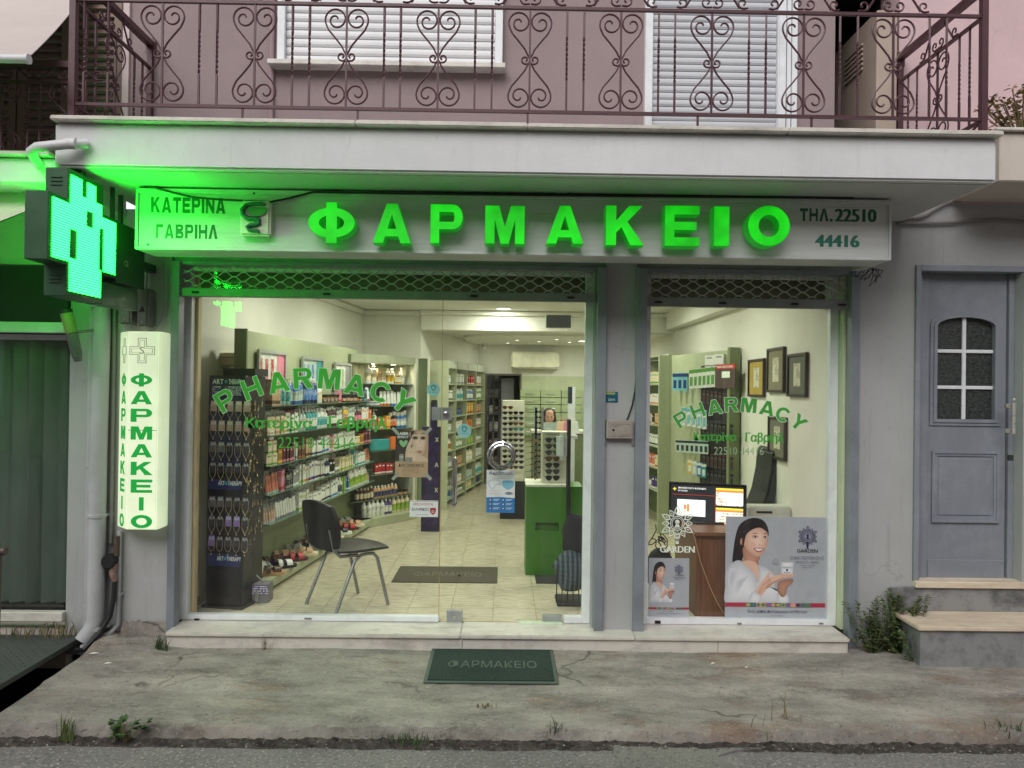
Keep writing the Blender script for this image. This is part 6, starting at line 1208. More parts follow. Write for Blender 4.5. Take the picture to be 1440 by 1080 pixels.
# ---- aisle shelving on the right of the left wall
GU = Fr((-.78, 4.84), (-.31, 7.37)); t = thing('aisle_shelf_unit', 'sage aisle shelving of four bays full of packs along the rear left wall', 'shelf unit', GU.at(1.2, -.2, FZ)); bayL = GU.L/4
q = MB(); GU.box(q, 0, GU.L, -.33, -.30, FZ, 2.0); q.build('back_panel', M_greend, t)
for k in range(5): q = MB(); GU.box(q, bayL*k-.012, bayL*k+.012, -.30, .0, FZ, 2.07); q.build('upright', M_green, t)
GZ = [1.76, 1.53, 1.31, 1.09, .84, .58, .32]
for k in range(4):
    q = MB(); GU.box(q, bayL*k+.0125, bayL*(k+1)-.0125, -.05, .012, 1.97, 2.07); q.build('fascia', mat('grey_canopy', S(196, 200, 186)), t)
    for z in GZ+[FZ+.08]: q = MB(); GU.box(q, bayL*k+.0126, bayL*(k+1)-.0126, -.299, -.01, z-.016, z); q.build('shelf', M_green, t)
gw = lambda k, j: f'on {["topmost", "second", "third", "fourth", "fifth", "sixth", "seventh", "bottom"][j]} shelf of {["nearest", "second", "third", "farthest"][k]} aisle bay'
pal = [[(pr('wide_carton', 'white', 'grey', 1), 3), (pr('carton', 'white', 'blue', .9), 3)], [(pr('carton', 'white', 'black', 1.1), 6)], [(pr('wide_carton', 'clear', 'red', .7), 2), (pr('wide_carton', 'tan', 'red', .6), 3)], [(pr('carton', 'white', 'teal', .9), 6)], [(pr('jar', 'cream', 'lime', 1.3), 3), (pr('bottle', 'cream', 'amber', 1), 4)], [(pr('flip_bottle', 'grey', 'white', 1), 5)], [(pr('wide_carton', 'grey', 'white', 1), 4)], [(pr('wide_carton', 'blue', 'white', 1), 3)]]
pal2 = [[(pr('carton', 'white', 'grey', 1.1), 8)], [(pr('flip_bottle', 'clear', 'teal', 1), 7)], [(pr('wide_carton', 'navy', 'blue', .8), 4)], [(pr('carton', 'white', 'orange', 1), 4)], [(pr('spray_can', 'green', 'white', 1), 6)], [(pr('carton', 'tan', 'red', 1), 5)], [(pr('wide_carton', 'white', 'red', 1), 5)], [(pr('jar', 'cream', 'grey', 1.4), 5)]]
pal3 = [[(pr('wide_carton', 'red', 'white', 1.1), 4)], [(pr('bottle', 'blue', 'white', 1), 6)], [(pr('carton', 'yellow', 'red', 1.3), 5)], [(pr('carton', 'orange', 'yellow', 1), 4)], [(pr('wide_carton', 'lime', 'green', 1), 4)], [(pr('flip_bottle', 'cream', 'white', 1), 5)], [(pr('wide_carton', 'clear', 'grey', 1), 4)], [(pr('wide_carton', 'cream', 'lime', 1), 4)]]
for k, pl_ in enumerate((pal, pal2, pal3, pal2)):
    for j, z in enumerate(GZ+[FZ+.08]): run(GU, z, bayL*k+.02, bayL*(k+1)-.02, -.07, pl_[(j+k // 3*3) % 8], gw(k, j), gap=.008)
# purple roll-up banner
bn = thing('banner_stand', 'purple and blue printed banner standing behind the glass beside the portrait poster', 'banner', (P(606, 700, 3.3).x, 3.3, FZ))
def ban():
    m, t_, out = newmat('purple_nebula_print'); b = N(t_, 'ShaderNodeBsdfPrincipled', Roughness=.45); L(t_, b.outputs[0], out.inputs[0]); c = ramp(t_, noise_(t_, 6, 5), [(.3, S(16, 15, 40)), (.48, S(38, 28, 74)), (.62, S(70, 46, 98)), (.72, S(110, 170, 196))]); L(t_, c, b.inputs['Base Color']); return m
a, b_, c_, d_ = R(593, 600, 619, 712, 3.3); q = MB(); q.box(a, b_, 3.3, 3.34, FZ, d_); q.box(a+.09, b_-.04, 3.3, 3.34, d_+.001, P(606, 565, 3.3).z); q.build('board', ban(), bn)
q = MB(); q.box(a+.1, b_-.05, 3.28, 3.36, P(606, 565, 3.3).z-.03, P(606, 565, 3.3).z+.02); q.build('top_cap', M_black, bn)
for i, ch in enumerate('ΧΑΧ'): q = MB(); text(q, ch, b_-.06, b_-.02, d_-.12-.28*i-.05, d_-.12-.28*i, 3.2985, .001, 0, 2); q.build('lettering', M_dwhite, bn)
# ---- rear: air conditioner, camera, drawers, doorway
a, b_, c_, d_ = R(719, 495, 787, 518, 7.25); t = thing('air_conditioner', 'cream wall air conditioner above the rear doorway', 'air conditioner', ((a+b_)/2, 7.4, c_)); q = MB(); q.box(a, b_, 7.25, 7.49, c_, d_); q.build('case', mat('cream_plastic', S(222, 220, 196), .4), t, bevel=.03, seg=3); q = MB(); q.box(a+.02, b_-.02, 7.243, 7.25, c_+.02, c_+.05); q.build('louvre_flap', mat('cream_plastic', S(222, 220, 196)), t)
p = P(680, 488, 7.2); t = thing('security_camera', 'small white security camera under the rear ceiling corner', 'camera', p); q = MB(); q.tube([p, p+Vector((.02, -.09, -.02))], .028, 10); q.build('body', M_white, t, smooth=True); q = MB(); q.tube([p+Vector((.0, .0, 0)), p+Vector((-.02, .05, .09))], .01, 6); q.build('bracket', M_white, t)
DW = thing('drawer_wall', 'pale green wall of medicine drawers with steel handles behind the counter', 'drawers', (P(770, 600, yb).x, yb-.1, FZ)); M_dr = mat('pale_green_drawer', S(176, 190, 148), .45)
zr = [P(770, y, 7.38).z for y in (548, 559, 569, 580, 591, 602, 613)]
for i in range(6):
    for j in range(3):
        x0 = P(731+29*j, 575, 7.38).x; x1 = P(731+29*(j+1), 575, 7.38).x; q = MB(); q.box(x0+.006, x1-.006, 7.38, 7.48, zr[i+1]+.005, zr[i]-.005); d_o = q.build('drawer', M_dr, DW, bevel=.003)
        xm_ = (x0+x1)/2; zc = (zr[i]+zr[i+1])/2; q = MB(); q.tube([(xm_-.07, 7.38, zc), (xm_-.06, 7.35, zc), (xm_+.06, 7.35, zc), (xm_+.07, 7.38, zc)], .006, 6); q.build('handle', M_alum, d_o)
q = MB(); q.box(dx0-.03, dx0, yb-.03, yb+.13, FZ, dzt+.03); q.box(dx1, dx1+.03, yb-.03, yb+.13, FZ, dzt+.03); q.box(dx0, dx1, yb-.03, yb+.13, dzt, dzt+.03); q.build('door_frame', mat('brown_door_frame', S(96, 90, 78), .5), B)
a, b_, c_, d_ = R(704, 532, 722, 680, 8.3); t = thing('white_cabinet', 'tall white cabinet seen through the rear doorway', 'cabinet', ((a+b_)/2, 8.4, FZ)); q = MB(); q.box(a, b_, 8.3, 8.8, FZ, c_+ (d_-c_)); q.build('body', M_white, t, bevel=.005); q = MB(); q.box(a+.01, b_-.01, 8.285, 8.299, d_-.2, d_-.05); q.build('door', M_white, t)
t = thing('back_room_rack', 'dim shelf rack in the back room left of the white cabinet', 'rack', (P(694, 600, 8.6).x, 8.6, FZ)); a, b_ = P(686, 600, 8.6).x, P(702, 600, 8.6).x
for xx in (a, (a+b_)/2, b_): q = MB(); q.box(xx-.012, xx+.012, 8.3, 8.9, FZ, 2.3); q.build('upright', M_gcable, t)
for k in range(7):
    z = .35+.3*k; q = MB(); q.box(a, b_, 8.3, 8.9, z-.02, z); q.build('shelf', M_gcable, t)
    for j in range(2): put(pr('carton', ['white', 'brown', 'grey'][(k+j) % 3], 'grey', 1.2), (a+.06+.09*j, 8.36, z), 0, f'in the dim back room rack, {["lowest", "second", "third", "fourth", "fifth", "sixth", "topmost"][k]} shelf')
# ---- counter, pharmacist, stands
t = thing('counter', 'low green shop counter at the rear of the shop', 'counter', (.9, 5.6, FZ)); q = MB(); q.box(.42, 2.0, 5.45, 5.9, FZ, 1.08); q.build('front', M_greend, t, bevel=.005); q = MB(); q.box(.40, 2.02, 5.42, 5.95, 1.081, 1.12); q.build('top', mat('pale_edge', S(222, 224, 206)), t, bevel=.004)
a, b_, c_, d_ = R(763, 594, 790, 604, 5.5); q = MB(); q.box(a, b_, 5.5, 5.52, 1.121, d_+.0); tag(q.build('brochure_holder', pp_('clear', 'grey'), base=((a+b_)/2, 5.5, 1.12)), 'grey holder of leaflets on the rear counter in front of the pharmacist', 'holder')
hp = P(772.5, 587, 6.15)
def person():
    t_ = 'person'; me = bpy.data.meshes.new('person'); x, y, z = 0, 0, 0
    J = [((0, .02, -.85), .15), ((0, .02, -.62), .145), ((0, .03, -.40), .155), ((0, .02, -.24), .13), ((0, .0, -.15), .058), ((0, -.01, -.07), .056), ((0, -.015, .0), .082), ((0, -.01, .07), .085), ((0, .0, .115), .055),
         ((.15, .02, -.24), .062), ((.20, .0, -.42), .046), ((.22, -.14, -.56), .038), ((.12, -.26, -.52), .032), ((-.15, .02, -.24), .062), ((-.20, .0, -.42), .046), ((-.22, -.14, -.56), .038), ((-.12, -.26, -.52), .032)]
    E = [(0, 1), (1, 2), (2, 3), (3, 4), (4, 5), (5, 6), (6, 7), (7, 8), (3, 9), (9, 10), (10, 11), (11, 12), (3, 13), (13, 14), (14, 15), (15, 16)]
    me.from_pydata([j[0] for j in J], E, []); o = bpy.data.objects.new('person', me); SC.collection.objects.link(o); o.location = hp; WORLD[o] = hp.copy()
    sk = o.modifiers.new('skin', 'SKIN'); sub = o.modifiers.new('sub', 'SUBSURF'); sub.levels = 2; sub.render_levels = 2
    for i, j in enumerate(J): me.skin_vertices[0].data[i].radius = (j[1], j[1]*(.72 if 0 < i < 4 or i == 0 else 1))
    me.skin_vertices[0].data[0].use_root = True
    m, t2, out = newmat('skin_tone'); b = N(t2, 'ShaderNodeBsdfPrincipled', Roughness=.5); L(t2, b.outputs[0], out.inputs[0]); b.inputs['Base Color'].default_value = (*S(198, 150, 126), 1); me.materials.append(m); return o, m
PO, M_skin = person(); tag(PO, 'dark-haired person in a dark top sitting behind the rear counter', 'person')
q = MB(); q.ball(hp+Vector((0, .02, .045)), .10, .10, .10, 14, 9); q.ball(hp+Vector((.055, .045, -.02)), .055, .06, .11, 10, 7); q.ball(hp+Vector((-.05, .05, -.0)), .05, .06, .09, 10, 7); hh = q.build('hair', mat('dark_hair', S(34, 26, 24), .5), PO, smooth=True)
fq = MB(); fq.ball(hp+Vector((0, -.045, -.012)), .066, .055, .088, 14, 10); fq.ball(hp+Vector((0, -.103, -.018)), .011, .012, .018, 8, 6); fq.build('face', M_skin, PO, smooth=True)
for sx in (-1, 1): q = MB(); q.ball(hp+Vector((sx*.027, -.094, .004)), .011, .006, .006, 8, 5); q.build('eye', M_black, PO, smooth=True); q = MB(); q.ball(hp+Vector((sx*.028, -.094, .022)), .016, .006, .004, 8, 4); q.build('eyebrow', M_black, PO)
q = MB(); q.ball(hp+Vector((0, -.092, -.052)), .02, .007, .006, 8, 5); q.build('mouth', mat('lip', S(160, 84, 80), .5), PO, smooth=True)
q = MB(); q.ball(hp+Vector((0, .03, -.46)), .20, .14, .27, 14, 10); q.ball(hp+Vector((.14, .03, -.28)), .09, .09, .09, 10, 7); q.ball(hp+Vector((-.14, .03, -.28)), .09, .09, .09, 10, 7); q.build('top', mat('dark_olive_cloth', S(60, 60, 46), .9), PO, smooth=True)
# sunglasses
def shades(c, s=1.0):
    q = MB()
    for sx in (-1, 1):
        o = [(sx*(.034+.030*cos(a)*(1+.12*sin(a))), .021*sin(a)+.004*abs(cos(a))) for a in [2*pi*i/12 for i in range(12)]]; q.prism([(x*s, z*s) for x, z in o], .006)
    q.tube([(-.01*s, .0, .008*s), (0, -.002, .012*s), (.01*s, 0, .008*s)], .003, 5)
    for sx in (-1, 1): q.tube([(sx*.066*s, 0, .01*s), (sx*.07*s, .03, .01*s), (sx*.068*s, .09, .0)], .0028, 4)
    return q.mesh('sunglasses', [mat('lens_'+c, {'black': S(26, 26, 26), 'brown': S(92, 58, 34), 'green': S(40, 110, 96), 'grey': S(64, 66, 68)}[c], .12, 0, .1)])
sg = {c: shades(c) for c in ('black', 'brown', 'green', 'grey')}
YT = 4.2; a, b_, c_, d_ = R(706, 563, 737, 677, YT); t = thing('sunglasses_tower', 'tall white board of sunglasses on a black base in the middle of the shop', 'display stand', ((a+b_)/2, YT, FZ))
q = MB(); q.box(a, b_, YT, YT+.22, c_, d_); q.build('board', mat('ivory_board', S(226, 224, 206), .45), t, bevel=.004); x0, x1, z0, z1 = R(703, 677, 740, 729, YT-.05); q = MB(); q.box(x0, x1, YT-.05, YT+.3, FZ, z1-.002); q.build('base', M_black, t, bevel=.005); q = MB(); q.box(x0+.08, x0+.16, YT-.056, YT-.05, z1-.14, z1-.11); q.build('base_handle', M_gcable, t)
rn2 = ['top', 'second', 'third', 'fourth', 'fifth', 'sixth', 'seventh', 'eighth', 'ninth', 'tenth', 'eleventh', 'twelfth']
for r_ in range(12):
    for k in range(2):
        if r_ == 0 and k == 1: continue
        c = 'green' if (r_, k) == (4, 1) else 'brown' if (r_, k) in ((3, 1), (0, 0)) else ('grey' if (r_+k) % 4 == 0 else 'black')
        p = P(714 if k == 0 else 729, 573+7.6*r_, YT-.03); o = inst('sunglasses', sg[c], (p.x, YT-.10, p.z), None, random.uniform(-.08, .08)); tag(o, f'{c} sunglasses on the {"left" if k == 0 else "right"} side of the {rn2[r_]} row of the tall white board', 'sunglasses', 'sunglasses on the tall white board')
for k, (px, m_, lab) in enumerate(((754, mat('navy_pole', S(30, 36, 92), .4), 'slim navy spectacle rack with frames in front of the medicine drawers'), (763, mat('steel_pole', S(150, 152, 150), .3, .6), 'slim steel spectacle rack with frames in front of the pharmacist'))):
    pz = P(px, 573, 5.1); t = thing('spectacle_rack', lab, 'display rack', (pz.x, 5.1, FZ)); q = MB(); q.box(pz.x-.016, pz.x+.016, 5.1, 5.13, FZ, pz.z); q.build('pole', m_, t); q = MB(); q.box(pz.x-.1, pz.x+.1, 5.0, 5.25, FZ, FZ+.02); q.build('base', M_black, t)
    for j in range(12): o = inst('spectacles', sg['grey'] if j % 2 else sg['black'], (pz.x+(-.06 if k else .03), 5.08, pz.z-.06-.075*j), None, 0, scale=(.62, .8, .6)); tag(o, f'spectacle frame on the {"navy" if k == 0 else "steel"} rack, {rn2[j]} from the top', 'spectacles', 'spectacle frames on the slim racks')
# green cabinet with counter display
YC_ = 1.42; a, b_, c_, d_ = R(739.5, 685, 800, 808, YC_); t = thing('green_cabinet', 'bright green floor cabinet with a slot inside the glass door', 'cabinet', ((a+b_)/2, YC_, FZ)); M_gc = mat('bright_green_laminate', S(70, 128, 36), .4, 0, .06, 4)
q = MB(); sx0, sx1, sz0, sz1 = R(753, 735, 786, 746, YC_); q.box(a, sx0, YC_, YC_+.4, FZ+.001, d_); q.box(sx1, b_, YC_, YC_+.4, FZ+.001, d_); q.box(sx0, sx1, YC_, YC_+.4, FZ+.001, sz0); q.box(sx0, sx1, YC_, YC_+.4, sz1, d_); q.build('body', M_gc, t); q = MB(); q.box(sx0, sx1, YC_+.05, YC_+.06, sz0, sz1); q.build('slot_back', M_gc, t)
q = MB(); q.box(a-.006, b_+.01, YC_-.008, YC_+.42, d_+.001, d_+.022); q.build('top', mat('pale_edge', S(222, 224, 206)), t, bevel=.003); q = MB(); q.box(b_+.002, b_+.12, YC_+.05, YC_+.4, FZ+.4, d_); q.build('side_panel', M_gc, t)
ct = d_+.022; x0, x1, z0, z1 = R(762, 607, 801, 676, YC_+.08); t = thing('sunglasses_board', 'white counter board with a column of sunglasses on top of the green cabinet', 'display stand', ((x0+x1)/2, YC_+.08, ct)); q = MB(); q.box(x0, x1, YC_+.08, YC_+.25, ct, z1); q.build('board', mat('ivory_board', S(226, 224, 206)), t, bevel=.004); q = MB(); text(q, 'TRENDY', x0+.03, x0+.15, z1-.028, z1-.018, YC_+.079, .001, 0, 2); q.build('lettering', M_black, t)
for r_ in range(7):
    p = P(777 if r_ != 9 else 777, 619+8.9*r_, YC_); c = ['black', 'black', 'grey', 'brown', 'black', 'grey', 'black'][r_]; o = inst('sunglasses', sg[c], (p.x, YC_+.0, p.z), None, .05, scale=(.95, 1, 1.1)); tag(o, f'{c} sunglasses in the {rn2[r_]} row of the counter board', 'sunglasses', 'sunglasses on the counter board')
    p = P(755, 621+8.6*r_, YC_+.1); o = inst('sunglasses', sg['grey' if r_ % 2 else 'brown'], (p.x-.0, YC_+.16, p.z), None, 1.2, scale=(.8, .9, .9)); tag(o, f'sunglasses on the side of the counter board, {rn2[r_]} from the top', 'sunglasses', 'sunglasses on the side of the counter board')
x0, x1, z0, z1 = R(783, 609, 798, 647, 1.1); t = thing('soap_dispenser', 'white rounded gel dispenser on a black stand beside the green cabinet', 'dispenser', ((x0+x1)/2, 1.1, FZ)); q = MB(); q.box(x0, x1, 1.1, 1.2, z0, z1); q.build('dispenser', mat('white_gloss_plastic', S(224, 230, 226), .25), t, bevel=.03, seg=4); q = MB(); q.box(x1+.002, x1+.028, 1.1, 1.22, FZ, P(800, 590, 1.1).z); q.build('stand_post', M_black, t, bevel=.004); q = MB(); q.box(x1-.05, x1+.16, 1.0, 1.35, FZ, FZ+.02); q.build('stand_foot', M_black, t)
x0, x1, z0, z1 = R(799, 544, 809, 600, 2.0); t = thing('sample_tower', 'tall narrow black and white sample tower near the right edge of the door', 'display stand', ((x0+x1)/2, 2.0, FZ)); q = MB(); q.box(x0, x1-.03, 2.0, 2.06, (z0+z1)/2+.03, z1); q.build('dark_panel', mat('slate_panel', S(44, 56, 66), .4), t); q = MB(); q.box(x0, x1-.03, 2.0, 2.06, FZ, (z0+z1)/2+.028); q.box(x1-.0299, x1, 2.0, 2.06, FZ, z1); q.build('white_panel', M_white, t)
rr = random.Random(6)
for k in range(3):
    p = P(789+9*k, 600, 1.75); q = MB(); w = .05; q.add([(p.x-w, 1.7, p.z-.06), (p.x+w, 1.7, p.z-.06), (p.x+w, 1.78, p.z-.06), (p.x-w, 1.78, p.z-.06), (p.x-w*.6, 1.72, p.z+.05), (p.x+w*.6, 1.72, p.z+.05), (p.x+w*.5, 1.76, p.z+.05), (p.x-w*.5, 1.76, p.z+.05)], BOXF); q.tube([(p.x-.02, 1.74, p.z+.05), (p.x, 1.74, p.z+.085), (p.x+.02, 1.74, p.z+.05)], .004, 5)
    tag(q.build('gift_bag', pc(['skin', 'pink', 'white'][k]), base=(p.x, 1.74, p.z-.06)), ['pale peach gift bag, leftmost of the three above the gel dispenser', 'pink gift bag between the peach and white bags above the gel dispenser', 'white gift bag nearest the door frame above the gel dispenser'][k], 'bag')
zb_ = P(800, 603, 1.75).z-.045; q = MB(); q.box(P(780, 604, 1.7).x, P(812, 604, 1.7).x, 1.66, 1.85, zb_-.04, zb_-.012); q.box(P(796, 604, 1.7).x, P(798, 604, 1.7).x, 1.7, 1.75, FZ, zb_-.041); tag(q.build('gift_shelf', M_white, base=(P(797, 604, 1.7).x, 1.75, FZ)), 'white pedestal shelf carrying the gift bags beside the door frame', 'shelf')
# rack with the plaid bag
x0, x1, z0, z1 = R(783, 776, 814, 842, .55); t = thing('umbrella_rack', 'black wire rack on the floor by the right edge of the glass door', 'rack', ((x0+x1)/2, .6, FZ))
for k in range(5): q = MB(); xx = x0+(x1-x0)*k/4; q.tube([(xx, .55, FZ+.02), (xx, .55, z0+.3)], .004, 5); q.build('wire', M_black, t)
q = MB(); q.box(x0, x1+.1, .5, .75, FZ, FZ+.03); q.build('tray', M_black, t, bevel=.01)
def plaid():
    m, t_, out = newmat('blue_plaid_cloth'); b = N(t_, 'ShaderNodeBsdfPrincipled', Roughness=.9); L(t_, b.outputs[0], out.inputs[0]); co = N(t_, 'ShaderNodeTexCoord').outputs['Object']; w1 = N(t_, 'ShaderNodeTexWave'); w1.bands_direction = 'X'; w1.inputs['Scale'].default_value = 9; w1.inputs['Distortion'].default_value = 1; w2 = N(t_, 'ShaderNodeTexWave'); w2.bands_direction = 'Z'; w2.inputs['Scale'].default_value = 9; w2.inputs['Distortion'].default_value = 1; L(t_, co, w1.inputs[0]); L(t_, co, w2.inputs[0])
    c = mixc(t_, ramp(t_, w1.outputs['Fac'], [(.3, S(34, 40, 48)), (.7, S(120, 134, 142))]), ramp(t_, w2.outputs['Fac'], [(.3, S(40, 48, 58)), (.7, S(140, 150, 154))]), .5, 'MULTIPLY'); c = mixc(t_, c, S(70, 82, 92), .35); L(t_, c, b.inputs['Base Color']); return m
q = MB(); cx, cz = (x0+x1)/2+.03, (z0+z1)/2+.05
q.ball((cx, .58, cz-.02), .13, .1, .16, 16, 12); o = q
for i, v_ in enumerate(o.v): f = noise.noise((v_.x*14, v_.y*14, v_.z*11)); o.v[i] = v_+Vector((.03*f, .02*f, .02*f))
tag(q.build('plaid_bag', plaid(), base=(cx, .58, cz-.15), smooth=True), 'crumpled blue plaid cloth bag on the black wire rack', 'bag')
q = MB(); q.ball((cx+.03, .62, cz+.24), .10, .08, .17, 12, 9); o = q
for i, v_ in enumerate(o.v): f = noise.noise((v_.x*12, v_.y*12, v_.z*10+4)); o.v[i] = v_+Vector((.04*f, .02*f, .02*f))
tag(q.build('dark_coat', mat('black_cloth', S(30, 30, 34), .9, 0, .3, 20), base=(cx, .62, cz+.1), smooth=True), 'dark cloth bundle hanging above the plaid bag', 'bundle')
for (a_, b2, c2_, d2, lab, tx) in ((563, 700, 797, 820, 'grey-brown doormat with worn lettering inside the glass door', 'ΦΑΡΜΑΚΕΙΟ'), (752, 786, 809.5, 821, 'small dark mat below the green cabinet', None)):
    p0, p1, p2 = PZ(a_, c2_, FZ), PZ(b2, c2_, FZ), PZ((a_+b2)/2, d2, FZ); t = thing('inner_mat', lab, 'doormat', ((p0.x+p1.x)/2, p0.y, FZ)); q = MB(); q.box(p0.x, p1.x, p2.y, p0.y, FZ+.0005, FZ+.008); q.build('pile', mat_carpet('brown_pile' if tx else 'dark_pile', S(74, 70, 58) if tx else S(42, 44, 42), S(92, 86, 70) if tx else S(60, 60, 58)), t, bevel=.002)
    if tx: q = MB(); TM = Matrix.Translation((p0.x, p0.y, FZ+.0085)) @ Matrix(((1, 0, 0, 0), (0, 0, 1, 0), (0, -1, 0, 0), (0, 0, 0, 1))); w_ = p1.x-p0.x; dd = p0.y-p2.y; text(q, tx, w_*.18, w_*.84, -dd*.65, -dd*.38, 0, .0008, -.01, 2, TM); q.build('lettering', mat('pale_pile', S(112, 106, 88), .9), t)
# ---- chair
cx, cy = -1.125, .515; CH = thing('visitor_chair', 'black visitor chair with grey metal legs turned away beside the sandal shelf', 'chair', (cx, cy, FZ)); ang = radians(43); CM = Matrix.Translation((cx, cy, FZ)) @ Matrix.Rotation(ang, 4, 'Z')
M_leg = mat('grey_satin_tube', S(140, 142, 142), .35, .6, .08)
h = .195; q = MB()
def ctube(pts, nm='leg'):
    q = MB(); q.M = CM; q.tube(pts, .0125, 10); q.build(nm, M_leg, CH, smooth=True)
for sy in (1, -1):
    s = sy*h
    ctube([(h+.02, s*1.04, 0), (h*.62, s, .36), (h*.45, s, .395), (h*.1, s, .40)]); ctube([(-h-.03, s*1.04, 0), (-h*.35, s, .36), (-h*.1, s, .395), (h*.15, s, .401)])
    ctube([(-h*.2, s*.96, .40), (-h*.9, s*.92, .405), (-h*1.12, s*.88, .45), (-h*1.28, s*.82, .60)], 'back_tube')
def pad(name, pts, m, thick, Mx):
    q = MB(); q.M = Mx; n = 9; vs = []
    for k in range(2):
        for i in range(n):
            for j in range(n):
                a, b2 = -1+2*i/(n-1), -1+2*j/(n-1); vs.append(pts(a, b2, k))
    id_ = lambda k, i, j: k*n*n+i*n+j; fs = []
    for i in range(n-1):
        for j in range(n-1): fs.append((id_(1, i, j), id_(1, i+1, j), id_(1, i+1, j+1), id_(1, i, j+1))); fs.append((id_(0, i, j), id_(0, i, j+1), id_(0, i+1, j+1), id_(0, i+1, j)))
    for i in range(n-1): fs += [(id_(0, i, 0), id_(0, i+1, 0), id_(1, i+1, 0), id_(1, i, 0)), (id_(0, i+1, n-1), id_(0, i, n-1), id_(1, i, n-1), id_(1, i+1, n-1)), (id_(0, n-1, i), id_(0, n-1, i+1), id_(1, n-1, i+1), id_(1, n-1, i)), (id_(0, 0, i+1), id_(0, 0, i), id_(1, 0, i), id_(1, 0, i+1))]
    q.add(vs, fs); return q.build(name, m, CH, smooth=True, bevel=.006, seg=2)
sq = lambda a, b2: (a*math.sqrt(max(0, 1-b2*b2*.28)), b2*math.sqrt(max(0, 1-a*a*.28)))
def seatp(a, b2, k): x, y = sq(a, b2); return (x*.245+.01, y*.245, .425+(.03 if k else 0)+.012*x*x*(1 if x < 0 else -1.2)-(.012*(x*x+y*y) if k else 0))
def backp(a, b2, k): x, y = sq(a, b2); return (-h*1.18-.05*(b2+1)/2-.0+.03*x*x+(.02 if k else -.018), x*.235, .615+y*.175)
M_vin = mat('black_vinyl', S(36, 40, 42), .35, 0, .1, 20); pad('seat', seatp, M_vin, .03, CM); pad('backrest', backp, mat('black_plastic_back', S(24, 24, 25), .5), .03, CM)
# ================================================================== RIGHT WINDOW SIDE
BU = Fr(PN(1037, 560, (2.16, 1.98, 0), (-.975, -.222, 0))[:2], (1.90, 3.21)); BU = Fr((1.88, 3.35), (2.17, 2.02)); t = thing('pegboard_unit', 'sage shelf wall with a black pegboard of hanging packs behind the right window', 'shelf unit', BU.at(.6, 0, FZ)); BL = BU.L
q = MB(); BU.box(q, 0, BL, -.04, -.01, FZ, 2.1); q.build('back_panel', M_green, t); q = MB(); BU.box(q, BL-.02, BL+.025, -.06, .05, FZ+.3, 2.12); q.build('side_panel', M_greend, t)
u0, _ = BU.hit(986, 560); q = MB(); BU.box(q, u0, BL-.021, -.0095, .004, .7, BU.hit(1030, 512)[1]); q.build('pegboard', M_black, t); q = MB(); BU.box(q, -.02, .0, -.2, .14, FZ, 2.1); q.build('divider', M_green, t)
BV = Fr((1.74, 4.6), (1.86, 3.37)); t2 = thing('wall_shelf_unit', 'sage shelf bay of cartons at the left side of the right window', 'shelf unit', BV.at(.6, 0, FZ)); q = MB(); BV.box(q, -.6, BV.L, -.34, -.3, FZ, 2.1); q.build('back_panel', M_greend, t2)
bz = []
for y in (500, 540, 569, 598, 628, 658, 690):
    z = P(930, y, 3.8).z; bz.append(z); q = MB(); BV.box(q, -.6, BV.L, -.3, .0, z-.014, z); q.build('shelf', M_green, t2)
bw = [f'on the {x} carton bay shelf, right window' for x in ('top', 'second', 'third', 'fourth', 'fifth', 'lowest')]
for z, s_, w in zip(bz[1:], ([(pr('carton', 'white', 'orange', 1.1), 3), (pr('carton', 'cream', 'green', 1.1), 9)], [(pr('wide_carton', 'cream', 'tan', 1), 2), (pr('wide_carton', 'white', 'orange', 1.05), 8)], [(pr('carton', 'black', 'white', 1.0), 2), (pr('carton', 'tan', 'amber', 1), 3), (pr('slim_carton', 'white', 'grey', .8), 2)], [(pr('slim_carton', 'white', 'black', .85), 16)], [(pr('carton', 'white', 'grey', .95), 5), (pr('carton', 'coral', 'white', 1.1), 4), (pr('carton', 'cream', 'red', 1.1), 4)], [(pr('jar', 'white', 'cream', 1.5), 4), (pr('carton', 'purple', 'white', 1.1), 6)]), bw): run(BV, z, .1, BV.L-.02, -.05, s_, w)
def pack(name, px, py, w, h, d, m1, m2, label, cat, group, v=.05, band=True):
    u, z = BU.hit(px, py, v); q = MB(); q.box(-w/2, w/2, -d/2, d/2, -h/2, h/2); q.mi = 1
    if band: q.box(-w/2-.0005, w/2+.0005, -d/2-.0005, d/2+.0005, h*.28, h*.47); q.box(-w*.3, w*.3, -d/2-.001, -d/2, -h*.36, h*.1)
    k = ('pk', w, h, m1.name, m2.name)
    if k not in _pm: _pm[k] = q.mesh(name, [m1, m2])
    p = BU.at(u, v, z); o = inst(name, _pm[k], p, None, BU.rz+radians(38)); tag(o, label, cat, group)
for k in range(3): pack('hanging_pack', 950+7*k, 537, .058, .19, .03, mat('aqua_pack', S(120, 188, 196), .4), mat('navy_pack', S(34, 56, 120), .4), 'aqua hanging pack with a navy top at the left of the pegboard', 'pack', 'aqua packs hanging by the pegboard')
for k in range(6): pack('hanging_pack', 973+6*k, 533-.6*k, .05, .2, .03, pp_('white', 'grey'), pc('green'), 'white hanging pack with a green top in the top row by the brown header', 'pack', 'white and green packs in the top row')
for k in range(5): pack('hanging_pack', 962+7.3*k, 585+1.3*k, .052, .19, .03, pp_('white', 'teal'), mat('aqua_pack', S(120, 188, 196)), 'white and aqua hanging pack in the second row by the pegboard', 'pack', 'white and aqua packs in the second row')
for k in range(7): pack('hanging_pack', 954+6.6*k, 627+.4*k, .05, .13, .03, pc('clear'), mat('slate_panel', S(44, 56, 66)), 'clear hanging pack with a slate top in the third row by the pegboard', 'pack', 'clear packs in the third row')
